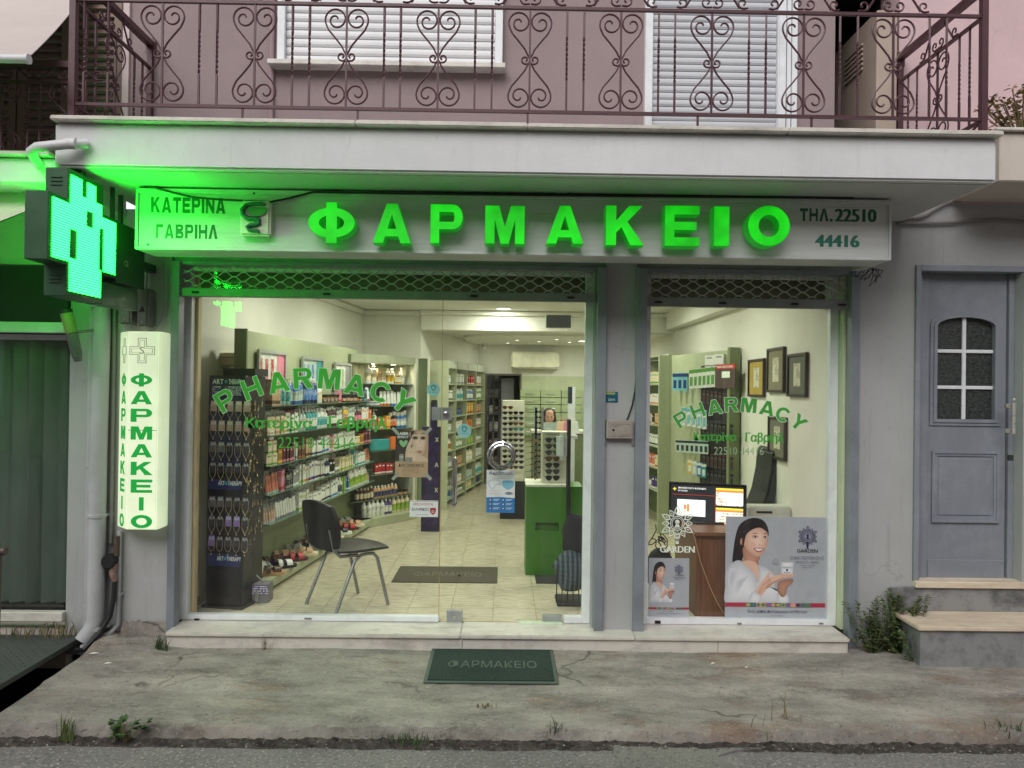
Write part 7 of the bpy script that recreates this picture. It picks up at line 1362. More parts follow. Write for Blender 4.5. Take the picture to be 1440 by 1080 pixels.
for k in range(4): pack('hanging_pack', 971+6.5*k, 656+2*k, .05, .14, .03, pc(['yellow', 'clear', 'blue', 'teal'][k]), pc('white'), f'{["yellow", "clear", "blue", "teal"][k]} hanging pack in the bottom row above the monitor', 'pack', 'coloured packs in the bottom row')
for r_, (y0, w_) in enumerate(((560, 'first'), (602, 'second'), (648, 'third'), (671, 'fourth'))):
    for k in range(8): pack('tool_card', 990+5.6*k, y0+.9*k-2, .026, .13 if r_ != 3 else .12, .008, mat('grey_blister', S(98, 96, 94), .3, .2, .4, 90), pc('black') if r_ % 2 else pc('maroon'), f'small grey tool card hanging in the {w_} dark row of the pegboard', 'tool card', f'tool cards in the {w_} dark row', .03)
u1, zt1 = BU.hit(1006, 513, .06); u2, _ = BU.hit(1034, 511, .06); zb1 = BU.hit(1020, 546, .06)[1]; t = thing('header_card', 'brown header card with a red top band on the pegboard', 'display card', BU.at((u1+u2)/2, .06, zb1)); q = MB(); BU.box(q, u1, u2, .05, .06, zb1, zt1-.045); q.build('card', mat('brown_card_print', S(74, 58, 54), .5), t); q = MB(); BU.box(q, u1, u2, .05, .061, zt1-.0449, zt1); q.build('band', pc('red'), t)
Fq = Fr(BU.at(u1, .0615, 0)[:2], BU.at(u2, .0615, 0)[:2]); q = MB(); q.M = Fq.M(); text(q, 'MANICURE', .04, Fq.L-.04, zt1-.034, zt1-.014, -.0005, .001, .01, 2); Fq.box(q, Fq.L*.35, Fq.L*.75, 0, .001, zb1+.1, zb1+.16); q.build('lettering', M_dwhite, t)
for k in range(2): u, z = BU.hit(1003+13*k, 505, .0); put(pr('wide_carton', 'white', 'grey', 1.1), BU.at(u, .02, 2.0-.06), BU.rz+.5, f'on top of the pegboard, {"left" if k == 0 else "right"} one of two')
# pictures on the right wall
M_pf = mat('dark_picture_frame', S(52, 44, 40), .45); 
for (a, b_, c_, d_, mcol, lab) in ((1053, 1075, 505, 558, S(176, 150, 66), 'dark framed picture with a golden mount, leftmost on the right wall'), (1079.5, 1103, 489, 552, S(132, 126, 100), 'dark framed picture with grey mount hung highest on the right wall'), (1108, 1134.5, 497, 558, S(104, 108, 96), 'dark framed picture with dark grey mount nearest the window frame on the right wall'), (1081, 1105, 586, 646, S(112, 112, 96), 'dark framed picture hung lowest, behind the office chair')):
    X_ = 2.235; A_ = PN(a, (c_+d_)/2, (X_, 0, 0), (1, 0, 0)); B_ = PN(b_, (c_+d_)/2, (X_, 0, 0), (1, 0, 0)); zt_p = PN((a+b_)/2, c_, (X_, 0, 0), (1, 0, 0)).z; zb_p = PN((a+b_)/2, d_, (X_, 0, 0), (1, 0, 0)).z
    F3 = Fr(A_[:2], B_[:2]); w = F3.L; t = thing('framed_picture', lab, 'picture', (X_, (A_.y+B_.y)/2, zb_p)); q = MB(); q.M = F3.M(); frame2d(q, 0, w, zb_p, zt_p, .02, -.012, .012); q.build('frame', M_pf, t)
    q = MB(); F3.box(q, .02, w-.02, -.006, .0, zb_p+.02, zt_p-.02); q.build('mount', mat('mount_%d' % a, mcol, .8), t); q = MB(); F3.box(q, w*.32, w*.68, .0005, .002, zb_p+(zt_p-zb_p)*.24, zb_p+(zt_p-zb_p)*.78); q.build('print', printed('engraving', S(206, 202, 180), S(60, 58, 50), 150, .5), t)
# desk, monitor, printer, office chair
DT = .70; dxl = P(974, 800, .30).x; t = thing('desk', 'brown wooden desk behind the posters in the right window', 'desk', (1.75, .6, FZ)); M_w = wood_mat('brown_desk_wood', S(98, 62, 38), S(124, 82, 52)); q = MB(); q.box(dxl, 2.2, .27, .95, DT-.035, DT); q.build('top', M_w, t, bevel=.012, seg=3); q = MB(); q.box(dxl+.02, dxl+.055, .29, .93, FZ, DT-.036); q.box(dxl+.056, 2.15, .30, .32, FZ, DT-.036); q.build('panel', M_w, t)
MM = Matrix.Translation((P(994, 712, .62).x, .62, 0)) @ Matrix.Rotation(radians(-17), 4, 'Z') @ Matrix.Rotation(radians(-4), 4, 'X'); zc = P(994, 712, .62).z; MW, MH = .575, .335; t = thing('monitor', 'black computer monitor with a lit pharmacy screen on the desk', 'monitor', (MM.translation.x, .62, DT))
def mbox(nm, x0, x1, z0, z1, y0, y1, m, bv=0): q = MB(); q.M = MM; q.box(x0, x1, y0, y1, zc+z0, zc+z1); return q.build(nm, m, t, bevel=bv)
mbox('case', -MW/2, MW/2, -MH/2-.02, MH/2, 0, .05, mat('black_gloss', S(16, 16, 18), .25), .006)
scr = {'k': emis('screen_black', (.012, .014, .016), 1), 'w': emis('screen_white', (.85, .86, .84), .85), 'o': emis('screen_orange', (.85, .22, .06), .9), 'y': emis('screen_yellow', (.9, .7, .06), .9), 'r': emis('screen_red', (.5, .03, .02), .8)}
x0_, x1_, z0_, z1_ = -MW/2+.02, MW/2-.02, -MH/2+.02, MH/2-.02; xd_ = x0_+(x1_-x0_)*.62
mbox('screen', x0_, x1_, z0_, z1_, -.0015, -.0003, scr['k'])
mbox('screen_advert', x0_+.045, x0_+.255, z0_+.06, z0_+.185, -.0028, -.0018, scr['w']); mbox('screen_pack', x0_+.095, x0_+.113, z0_+.11, z0_+.145, -.004, -.003, scr['o']); mbox('screen_pack', x0_+.118, x0_+.136, z0_+.095, z0_+.15, -.004, -.003, scr['o'])
for k in range(2):
    zt_ = z1_-.012-k*(z1_-z0_)*.5; mbox('screen_map', xd_, x1_-.005, zt_-.13, zt_-.03, -.0028, -.0018, printed('screen_map', (.85, .84, .78), (.5, .3, .1), 90, .5, lit=.8)); mbox('screen_bar', xd_, x1_-.005, zt_-.03+.0001, zt_-.014, -.0028, -.0018, scr['o']); mbox('screen_bar', xd_, x1_-.005, zt_-.0139, zt_, -.0028, -.0018, scr['y'])
mbox('screen_rule', x0_+.005, xd_-.006, z1_-.075, z1_-.072, -.0028, -.0018, scr['r']); mbox('screen_rule', xd_-.0055, xd_-.0035, z0_+.005, z1_-.072, -.0028, -.0018, scr['r'])
q = MB(); q.M = MM; text(q, 'ΕΦΗΜΕΡΕΥΟΝΤΑ ΦΑΡΜΑΚΕΙΑ', x0_+.05, x0_+.26, zc+z1_-.03, zc+z1_-.016, -.003, .001, .01, 2); text(q, 'ΜΥΤΙΛΗΝΗ', x0_+.05, x0_+.12, zc+z1_-.05, zc+z1_-.038, -.003, .001, .01, 2); q.build('screen_lettering', scr['w'], t); q = MB(); q.M = MM; q.box(x0_+.012, x0_+.037, -.003, -.002, zc+z1_-.036, zc+z1_-.029); q.box(x0_+.021, x0_+.028, -.0032, -.0021, zc+z1_-.045, zc+z1_-.02); q.build('screen_cross', scr['y'], t)
q = MB(); q.box(MM.translation.x-.04, MM.translation.x+.04, .76, .79, DT+.012, zc); q.box(MM.translation.x-.13, MM.translation.x+.13, .60, .82, DT, DT+.0119); q.build('stand', M_black, t, bevel=.004)
x0, x1, z0, z1 = R(1052, 712, 1112, 740, .80); t = thing('printer', 'pale grey printer on the desk behind the large poster', 'printer', ((x0+x1)/2, .8, DT)); q = MB(); q.box(x0, x1, .78, .94, DT, z1); q.build('body', mat('pale_grey_plastic', S(196, 200, 186), .5), t, bevel=.012, seg=2); q = MB(); q.box(x0+.06, x0+.18, .774, .78, z1-.05, z1-.035); q.build('slot', M_black, t)
t = thing('office_chair', 'black high-backed office chair behind the desk', 'chair', (2.0, 1.25, FZ)); pf = [P(x, y, 1.25) for x, y in ((1086, 626), (1094, 634), (1094, 652), (1088, 680), (1076, 712), (1060, 716), (1070, 690), (1076, 660), (1078, 634))]; q = MB(); n = len(pf); q.add([(p.x-.0, 1.1, p.z) for p in pf]+[(p.x, 1.5, p.z) for p in pf], [tuple(range(n-1, -1, -1)), tuple(range(n, 2*n))]+[(i, (i+1) % n, (i+1) % n+n, i+n) for i in range(n)]); q.build('backrest', M_vin, t, bevel=.015, seg=2)
sx_ = P(1062, 716, 1.25).x; q = MB(); q.box(sx_-.46, sx_+.02, 1.06, 1.54, FZ+.40, FZ+.48); q.build('seat', M_vin, t, bevel=.03, seg=2); q = MB(); q.lathe([(.03, .04), (.03, .40)], 10, (sx_-.2, 1.3, FZ)); [q.tube([(sx_-.2, 1.3, FZ+.08), (sx_-.2+.27*cos(a), 1.3+.27*sin(a), FZ+.03)], .02, 6) for a in [2*pi*k/5 for k in range(5)]]; q.build('base', M_black, t)
for yy in (1.08, 1.5): q = MB(); q.tube([(sx_-.1, yy, FZ+.46), (sx_-.1, yy, FZ+.68), (sx_-.32, yy, FZ+.69)], .018, 8); q.build('armrest', M_black, t)
rr = random.Random(2); q = MB()
for k in range(7):
    a = P(920+rr.uniform(-4, 22), 750+rr.uniform(-6, 30), .3); q.tube([a+Vector((.03*sin(i*1.1+k), .02*cos(i+k), -.012*i+.05*sin(i*.7+k*2))) for i in range(9)], .004, 5)
tag(q.build('cable_nest', M_cable, base=P(925, 775, .3)), 'tangle of black cables hanging behind the white flower decal', 'cables')
c = P(930, 780, .4); q = MB(); q.ball((c.x, .45, c.z-.12), .11, .09, .16, 12, 9); q.build; tag(q.build('black_bag', mat('black_cloth', S(30, 30, 34)), base=(c.x, .45, c.z-.28), smooth=True), 'black bag slumped behind the small poster', 'bag')
cable('lamp_cord', [P(x, y, .24) for x, y in ((974, 748), (977, 757), (985, 790), (998, 825), (1010, 850), (1019, 864))], .0028, mat('tan_cord', S(190, 150, 110), .6), 'thin tan cord hanging in front of the brown desk')
# ================================================================== ON THE GLASS
YD_ = YG+.0228
HW2 = dict(P=.84, H=.86, A=1.0, R=.9, M=1.05, C=.95, Y=.92)
def vinyl(letters, parent, hpx, sc):
    q = MB(); qo = MB()
    for ch, px, py, rot in letters:
        c = P(px, py, YD_); h_ = hpx/1040*5.07; w = h_*HW2[ch]*sc
        Mx = Matrix.Translation((c.x, 0, c.z)) @ Matrix.Rotation(-radians(rot), 4, 'Y'); hglyph(q, ch, -w/2, w/2, -h_/2, h_/2, YD_-.0012, .0004, Mx, .25)
        for k in range(8): dx, dz_ = .0032*cos(k*pi/4), .0032*sin(k*pi/4); hglyph(qo, ch, -w/2+dx, w/2+dx, -h_/2+dz_, h_/2+dz_, YD_-.0003-.00008*k, .00005, Mx, .25)
    q.build('lettering', M_decal, parent); qo.build('lettering_outline', M_dwhite, parent)
vinyl([('P', 317, 563, 32), ('H', 354, 546, 22), ('A', 391.5, 537.5, 12), ('R', 426, 532, 4), ('M', 463, 533, -4), ('A', 500, 541, -12), ('C', 535, 551, -24), ('Y', 566.5, 565, -40)], SW, 28.5, 1.02)
vinyl([('P', 958, 589.5, 32), ('H', 981, 577.5, 21), ('A', 1005, 572.5, 11), ('R', 1028.5, 569, 3), ('M', 1053, 570, -4), ('A', 1079, 574, -12), ('C', 1101, 583, -22), ('Y', 1123, 594, -40)], RW, 20.5, 1.02)
def rb(q, s, a, b_, c_, d_, b2): x0, x1, z0, z1 = R(a, b_, c_, d_, YD_); btext(q, s, x0, x1, z0, z1, YD_, .0004, b2)
q = MB(); rb(q, 'Κατερίνα', 345, 587, 440, 606, .0045); rb(q, 'Γαβριήλ', 462, 585, 545, 607, .0045); rtext(q, '22510 44416', 391, 615, 499, 631, YD_, .0006, -.004); rtext(q, '•', 377, 623, 381, 627, YD_, .0006); q.build('lettering', M_decal, SW)
q = MB(); rb(q, 'Κατερίνα', 975, 608, 1036, 623, .003); rb(q, 'Γαβριήλ', 1048, 608, 1103, 625, .003); q.build('lettering', M_decal, RW); q = MB(); rtext(q, '22510 44416', 1004, 629, 1074, 639.5, YD_, .0006, -.004); q.build('lettering', mat('pale_green_vinyl', S(150, 176, 140), .5), RW)
# white flower emblem and word
def flower(q, cx, cz, r, y, n=12, thick=.10, core=True):
    q0 = q.M
    for k in range(n):
        a = 2*pi*k/n+pi/2; L0, L1, w_ = r*.42, r*(1.0 if k % 2 == 0 else .86), r*(.17 if k % 2 == 0 else .14)
        d = Vector((cos(a), sin(a))); p = Vector((-sin(a), cos(a))); c = Vector((cx, cz)); f = lambda l, s: c+d*l+p*s
        o = [f(L0, 0), f(L0+(L1-L0)*.3, w_), f(L0+(L1-L0)*.62, w_*.8), f(L1, 0), f(L0+(L1-L0)*.62, -w_*.8), f(L0+(L1-L0)*.3, -w_)]; i_ = [o[3]*.0+c+(v_-c-d*(L0+L1)/2)*(1-thick*3.4)+d*(L0+L1)/2 for v_ in o]
        q.add([(v_.x, y, v_.y) for v_ in o]+[(v_.x, y, v_.y) for v_ in i_], [(j, (j+1) % 6, (j+1) % 6+6, j+6) for j in range(6)]); m_ = c+d*(L0+(L1-L0)*.45); s_ = w_*.42
        q.add([(m_.x+d.x*s_, y, m_.y+d.y*s_), (m_.x+p.x*s_*.6, y, m_.y+p.y*s_*.6), (m_.x-d.x*s_, y, m_.y-d.y*s_), (m_.x-p.x*s_*.6, y, m_.y-p.y*s_*.6)], [(0, 1, 2, 3)])
    for ra, rb in ((.36, .40), (.28, .31)):
        m = 28; q.add([(cx+r*rb*cos(2*pi*i/m), y, cz+r*rb*sin(2*pi*i/m)) for i in range(m)]+[(cx+r*ra*cos(2*pi*i/m), y, cz+r*ra*sin(2*pi*i/m)) for i in range(m)], [(i, (i+1) % m, (i+1) % m+m, i+m) for i in range(m)])
    if core:
        h_ = r*.12; q.add([(cx+h_*cos(2*pi*i/12), y, cz+r*.08+h_*1.1*sin(2*pi*i/12)) for i in range(12)], [tuple(range(12))]); q.add([(cx-r*.06, y, cz), (cx+r*.06, y, cz), (cx+r*.15, y, cz-r*.22), (cx-r*.15, y, cz-r*.22)], [(0, 1, 2, 3)])
        q.add([(cx-r*.05, y, cz-r*.45), (cx+r*.05, y, cz-r*.45), (cx+r*.09, y, cz-r*1.12), (cx-r*.09, y, cz-r*1.12)], [(0, 1, 2, 3)])
cc = P(952.5, 736, YD_); q = MB(); flower(q, cc.x, cc.z, .126, YD_-.001); rb(q, 'GARDEN', 928, 768, 977, 777, .002); q.build('flower_emblem', M_dwhite, RW)
# posters
PM = {k: mat('print_'+k, v_, .45, 0, .05, 12) for k, v_ in dict(paper=S(176, 180, 188), hair=S(24, 18, 20), skin=S(232, 190, 168), skind=S(200, 150, 128), shirt=S(222, 222, 228), shirtd=S(188, 190, 200), hairl=S(40, 31, 31), brow=S(84, 58, 50), lip=S(178, 96, 96), teeth=S(236, 232, 228), dark=S(40, 36, 40), red=S(178, 34, 66), ink=S(84, 86, 104), navy=S(50, 46, 100), white=S(236, 236, 238), gold=S(190, 170, 70), teal=S(60, 130, 130), green=S(86, 120, 66), purple=S(140, 90, 150), coral=S(226, 150, 130)).items()}
def poster(name, label, x0, x1, z0, z1, y, design, base_m, th=.003):
    t = thing(name, label, 'poster', ((x0+x1)/2, y, z0)); q = MB(); q.box(x0, x1, y, y+th, z0, z1); q.build('sheet', base_m, t); w, h_ = x1-x0, z1-z0; lay = {}; cnt_ = [0]
    def poly(m, pts, l=None):
        cnt_[0] += 1; yy = y-.0002-.00006*cnt_[0]; pts = [(x0+w*u, z1-h_*v_) for u, v_ in pts]; ar = sum(pts[i][0]*pts[(i+1) % len(pts)][1]-pts[(i+1) % len(pts)][0]*pts[i][1] for i in range(len(pts)))
        if ar < 0: pts.reverse()
        lay.setdefault(m, MB()).add([(a, yy, b2) for a, b2 in pts], [tuple(range(len(pts)))])
    gv, gf, gc = [], [], []
    def grad(pts, c_mid, c_edge, mid=None, k=5):
        cnt_[0] += 1; yy = y-.0002-.00006*cnt_[0]; n = len(pts); mu = mid or (sum(p[0] for p in pts)/n, sum(p[1] for p in pts)/n)
        ar = sum(pts[i][0]*pts[(i+1) % n][1]-pts[(i+1) % n][0]*pts[i][1] for i in range(n))
        if ar > 0: pts = pts[::-1]
        o = len(gv)
        for r_ in range(k):
            f = 1-r_/k; e = f*f
            for u, v_ in pts: gv.append((x0+w*(mu[0]+(u-mu[0])*f)-WORLD[t].x, yy-WORLD[t].y, z1-h_*(mu[1]+(v_-mu[1])*f)-WORLD[t].z)); gc.append(tuple(c_mid[i]*(1-e)+c_edge[i]*e for i in range(3)))
        gv.append((x0+w*mu[0]-WORLD[t].x, yy-WORLD[t].y, z1-h_*mu[1]-WORLD[t].z)); gc.append(c_mid)
        for r_ in range(k-1):
            for i in range(n): j = (i+1) % n; gf.append((o+r_*n+i, o+r_*n+j, o+(r_+1)*n+j, o+(r_+1)*n+i))
        for i in range(n): gf.append((o+(k-1)*n+i, o+(k-1)*n+(i+1) % n, o+k*n))
    poly.grad = grad
    def word(m, s, u0, u1, v0, v1, off=.0): cnt_[0] += 1; text(lay.setdefault(m, MB()), s, x0+w*u0, x0+w*u1, z1-h_*v1, z1-h_*v0, y-.0003-.00006*cnt_[0], .0002, off, 3)
    def flow(m, u, v_, r): cnt_[0] += 1; flower(lay.setdefault(m, MB()), x0+w*u, z1-h_*v_, w*r, y-.0003-.00006*cnt_[0])
    design(poly, word, flow)
    for m, qq in lay.items(): qq.build('print', PM[m] if isinstance(m, str) else m, t)
    if gv:
        me = bpy.data.meshes.new('photo_print'); me.from_pydata(gv, [], gf); me.update(); ca = me.color_attributes.new('Col', 'FLOAT_COLOR', 'POINT'); ca.data.foreach_set('color', [v_ for c_ in gc for v_ in (*c_, 1)]); me.materials.append(photo_mat()); o = bpy.data.objects.new('photo_print', me); SC.collection.objects.link(o); o.parent = t; WORLD[o] = WORLD[t].copy()
    return t
def photo_mat():
    if 'photo' not in _mats:
        m, t, out = newmat('photo_print'); b = N(t, 'ShaderNodeBsdfPrincipled', Roughness=.4); L(t, b.outputs[0], out.inputs[0]); at_ = N(t, 'ShaderNodeAttribute'); at_.attribute_name = 'Col'; L(t, at_.outputs['Color'], b.inputs['Base Color']); _mats['photo'] = m
    return _mats['photo']
def smooth(pts, k=4):
    o = []; n = len(pts)
    for i in range(n):
        p0, p1, p2, p3 = pts[i-1], pts[i], pts[(i+1) % n], pts[(i+2) % n]
        for j in range(k):
            t_ = j/k; o.append(tuple(.5*((2*p1[c])+(-p0[c]+p2[c])*t_+(2*p0[c]-5*p1[c]+4*p2[c]-p3[c])*t_**2+(-p0[c]+3*p1[c]-3*p2[c]+p3[c])*t_**3) for c in (0, 1)))
    return o
def ell(cu, cv, a, b2, n=16, rot=0): return [(cu+a*cos(2*pi*i/n)*cos(rot)-b2*sin(2*pi*i/n)*sin(rot), cv+a*cos(2*pi*i/n)*sin(rot)+b2*sin(2*pi*i/n)*cos(rot)) for i in range(n)]
def woman(poly, word, flow, big=True, ux=1.0, vy=1.0, oy=0, ox=0):
    Z = lambda *ps: [((x-180)/437*ux+ox, (y-20)/440*vy+oy) for x, y in ps]
    E = lambda x, y, a, b2, r=0: Z(*ell(x, y, a, b2, 16, r))
    G = poly.grad; sk, sk2, sk3 = S(238, 194, 172), S(206, 152, 128), S(172, 118, 98); sh, sh2 = S(238, 238, 242), S(196, 198, 208); hr, hr2 = S(70, 54, 52), S(26, 20, 22)
    poly('hair', smooth(Z((210, 216), (213, 160), (222, 100), (238, 55), (270, 31), (305, 25), (338, 36), (357, 66), (360, 100), (345, 110), (300, 80), (262, 110), (262, 150), (250, 205), (232, 212)), 4))
    for k in range(6): poly('hairl', smooth(Z((226+5*k, 140-14*k), (232+6*k, 86-8*k), (256+8*k, 48-3*k), (258+8*k, 50-3*k), (236+6*k, 88-8*k), (229+5*k, 142-14*k)), 3))
    G(smooth(Z((254, 150), (256, 200), (250, 216), (290, 262), (322, 262), (318, 215), (325, 190), (300, 165)), 3), sk2, sk3)
    G(smooth(Z((181, 262), (200, 226), (236, 206), (270, 232), (300, 262), (316, 300), (322, 330), (330, 389), (250, 390), (181, 389), (180, 320)), 3), sh, sh2, Z((262, 320))[0]); G(smooth(Z((316, 300), (322, 240), (318, 226), (350, 236), (378, 258), (392, 290), (386, 330), (420, 340), (440, 352), (436, 388), (330, 389), (322, 340)), 3), sh, sh2, Z((352, 310))[0])
    poly('skin', smooth(Z((250, 216), (272, 234), (300, 262), (318, 294), (321, 245), (315, 225), (300, 212), (272, 206)), 3))
    G(smooth(Z((252, 100), (262, 78), (290, 66), (325, 64), (348, 74), (357, 98), (356, 128), (346, 160), (330, 184), (314, 192), (292, 183), (270, 164), (256, 140)), 4), S(248, 212, 192), S(206, 154, 130), Z((320, 122))[0], 7); G(E(247, 126, 7, 15, .1), sk2, sk3)
    G(E(291, 140, 16, 13, .2), S(240, 184, 166), S(236, 190, 168)); G(E(349, 138, 7, 12), S(226, 170, 148), S(220, 170, 148))
    poly('hair', smooth(Z((250, 118), (254, 90), (278, 62), (312, 48), (348, 62), (358, 92), (350, 82), (322, 66), (290, 76), (266, 98), (257, 138), (250, 150)), 3))
    for (x, y, w_) in ((303, 106, 14), (345, 107, 10)):
        G(E(x, y-1, w_*1.15, 9), S(176, 128, 110), S(236, 192, 172)); poly('brow', smooth(Z((x-w_, y-12.5), (x, y-18), (x+w_, y-14), (x, y-15)), 2)); poly('white', E(x, y, w_*.66, 3.6, .05)); G(E(x+1, y, 4.2, 4.0), S(20, 14, 12), S(74, 48, 36)); poly('dark', smooth(Z((x-w_*.9, y+1), (x, y-5), (x+w_*.9, y), (x, y-2.8)), 2))
    G(smooth(Z((329, 110), (338, 136), (331, 143), (317, 141), (325, 137)), 3), S(252, 218, 200), S(222, 172, 150)); poly('brow', E(321, 141, 2.4, 1.3)); poly('brow', E(333, 142, 2, 1.2))
    G(smooth(Z((297, 154), (318, 151.5), (341, 155), (331, 168), (315, 171.5), (303, 163)), 3), S(206, 112, 112), S(176, 84, 86)); poly('teeth', smooth(Z((302, 156), (318, 155), (337, 157), (328, 163.5), (314, 165)), 3))
    for pt in (((222, 300), (250, 282), (288, 262), (258, 300), (228, 350)), ((316, 296), (330, 340), (334, 385), (324, 385), (313, 330)), ((196, 250), (214, 240), (230, 260), (206, 330), (194, 320)), ((350, 250), (372, 268), (384, 300), (366, 300))): G(smooth(Z(*pt), 3), S(204, 206, 216), S(226, 227, 232))
    G(smooth(Z((402, 300), (404, 345), (424, 362), (436, 345), (442, 320), (462, 300), (464, 285), (440, 285)), 3), S(196, 144, 120), S(160, 106, 88), Z((424, 318))[0])
    poly('skin', smooth(Z((304, 342), (322, 312), (345, 280), (364, 254), (370, 258), (364, 278), (392, 268), (430, 262), (466, 264), (466, 272), (420, 284), (385, 300), (360, 322), (330, 360), (312, 352)), 3)); G(smooth(Z((318, 340), (345, 300), (364, 284), (372, 296), (340, 334), (326, 350)), 3), S(226, 182, 160), S(206, 160, 138)); poly('skind', smooth(Z((350, 318), (385, 294), (430, 276), (420, 284), (385, 302), (358, 326)), 2)); G(smooth(Z((286, 352), (305, 338), (334, 362), (322, 388), (282, 388)), 3), sh, sh2); G(smooth(Z((398, 344), (420, 362), (444, 352), (446, 388), (404, 388)), 3), sh, sh2)
    for k in range(4): poly('skind', Z((418+12*k, 266), (420+12*k, 266), (414+11*k, 276), (412+11*k, 276)))
    G(Z((414, 236), (414, 262), (464, 262), (464, 236)), S(244, 244, 246), S(206, 208, 214)); G(Z((412, 212), (466, 212), (466, 233), (412, 233)), S(246, 246, 248), S(200, 202, 210)); poly('shirtd', Z((412, 233), (466, 233), (464, 238), (414, 238))); poly('navy', E(439, 246, 5, 5)); poly('ink', Z((426, 255), (452, 255), (452, 257), (426, 257)))
def stripe(poly, v0, v1):
    poly('red', [(0, v0), (.20, v0), (.20, v1), (0, v1)]); poly('red', [(.82, v0), (1, v0), (1, v1), (.82, v1)]); cs = ['teal', 'dark', 'coral', 'gold', 'purple', 'green', 'ink', 'gold', 'teal', 'coral', 'purple', 'green', 'teal']
    for i, c in enumerate(cs):
        a, b2 = .20+.62*i/13, .20+.62*(i+1)/13; vm = (v0+v1)/2; poly(c, [(a, v0), (b2, v0), (b2, v1), (a, v1)]); poly(cs[(i*5+3) % 13], [((a+b2)/2, v0), (b2, vm), ((a+b2)/2, v1), (a, vm)])
def design_big(poly, word, flow):
    woman(poly, word, flow); stripe(poly, .832, .872); flow('navy', .787, .185, .105); word('dark', 'GARDEN', .685, .885, .307, .34, .01); word('ink', 'ΣΕΙΡΑ ΠΕΡΙΠΟΙΗΣΗΣ', .62, .945, .378, .41, -.01); word('ink', 'ΠΡΟΣΩΠΟ - ΜΑΤΙΑ', .675, .895, .422, .445, -.01); word('ink', 'φροντίδα για κάθε τύπο', .72, .86, .46, .472); word('ink', 'επιδερμίδας', .74, .84, .48, .492)
    word('navy', 'Ένας κήπος πολύχρωμων αισθήσεων', .215, .79, .898, .935, .0); word('ink', 'www.garden', .44, .56, .95, .96); c = ell(.48, .434, .027, .024); poly('ink', c); poly('paper', ell(.48, .434, .024, .021)); word('ink', 'New', .463, .497, .428, .441)
def design_small(poly, word, flow):
    woman(poly, word, flow, ux=.92, vy=.83, oy=.05, ox=.03); stripe(poly, .83, .862); flow('navy', .74, .185, .125); word('dark', 'GARDEN', .65, .85, .27, .29, .01); word('ink', 'ΣΕΙΡΑ ΠΕΡΙΠΟΙΗΣΗΣ', .59, .9, .31, .33); word('ink', 'ΠΡΟΣΩΠΟ - ΜΑΤΙΑ', .64, .86, .345, .36); word('navy', 'Ένας κήπος', .36, .62, .885, .905); word('ink', 'πολύχρωμων αισθήσεων', .22, .78, .92, .942); word('ink', 'www.garden', .42, .58, .965, .975)
YP = YG+.044
x0, x1, z0, z1 = R(1020, 727, 1166, 872, YP); poster('poster', 'large grey poster of a smiling dark-haired woman in white holding a jar, right window', x0, x1, z0, z1, YP, design_big, PM['paper'])
x0, x1, z0, z1 = R(912, 785, 969, 868, YP); poster('poster', 'small grey poster of a woman with a jar, lower left of the right window', x0, x1, z0, z1, YP, design_small, PM['paper'])
PM.update({k: mat('print_'+k, v_, .45, 0, .05, 12) for k, v_ in dict(kraft=S(190, 158, 128), lbrown=S(58, 50, 46), face=S(214, 186, 166), faced=S(176, 142, 124), mint=S(140, 190, 140), silver=S(150, 144, 136)).items()})
def design_laser(poly, word, flow):
    G = poly.grad; poly('lbrown', [(0, 0), (.62, 0), (.62, .66), (0, .66)]); G(smooth([(.45, .0), (.95, .0), (.97, .3), (.9, .5), (.78, .58), (.62, .55), (.52, .4), (.46, .2)], 3), S(232, 204, 184), S(170, 132, 112), (.74, .28), 6); poly('dark', [(.46, 0), (.6, 0), (.5, .1), (.46, .2)])
    for u in (.6, .84): G(ell(u, .15, .11, .05), S(96, 72, 66), S(206, 176, 156)); poly('dark', smooth([(u-.08, .152), (u, .125), (u+.07, .152), (u, .17)], 3)); poly('brow', smooth([(u-.1, .075), (u, .035), (u+.09, .075), (u, .055)], 2))
    G(smooth([(.745, .17), (.80, .33), (.75, .37), (.69, .35)], 3), S(238, 212, 194), S(200, 164, 144)); G(smooth([(.66, .44), (.74, .42), (.82, .44), (.74, .485)], 3), S(196, 122, 118), S(160, 90, 88)); poly('face', smooth([(.30, .58), (.34, .36), (.44, .2), (.50, .16), (.52, .22), (.46, .36), (.56, .34), (.66, .40), (.6, .46), (.7, .5), (.9, .56), (.98, .66), (.4, .68)], 3))
    G(ell(.52, .55, .16, .08, 16, .3), S(228, 200, 180), S(214, 186, 166))
    for k in range(3): poly('faced', [(.40+.07*k, .36+.06*k), (.41+.07*k, .36+.06*k), (.35+.09*k, .52+.04*k), (.345+.09*k, .52+.04*k)])
    poly('kraft', [(0, .66), (1, .66), (1, 1), (0, 1)]); poly('silver', [(.12, .50), (.25, .50), (.25, .68), (.12, .68)]); poly('silver', [(.32, .57), (.52, .57), (.52, .69), (.32, .69)]); poly('white', [(.12, .56), (.25, .56), (.25, .57), (.12, .57)]); word('white', 'LASER', .06, .40, .03, .09, .03); word('white', 'EFFECT', .06, .40, .11, .16, .02)
    poly('mint', smooth([(.24, .36), (.12, .26), (.14, .2), (.22, .22), (.24, .25), (.28, .21), (.36, .21), (.36, .27)], 2)); word('dark', 'ΔΙΑΓΩΝΙΣΜΟΣ', .10, .88, .71, .775, .012); word('dark', 'ΚΕΡΔΙΣΤΕ ΔΩΡΑ', .25, .72, .79, .805); word('dark', 'με κάθε αγορά προϊόντων', .24, .75, .825, .84); word('dark', 'περιποίησης προσώπου', .22, .76, .855, .87); word('dark', 'ρωτήστε τον φαρμακοποιό', .25, .72, .885, .9); word('dark', 'καλή επιτυχία', .25, .48, .94, .955)
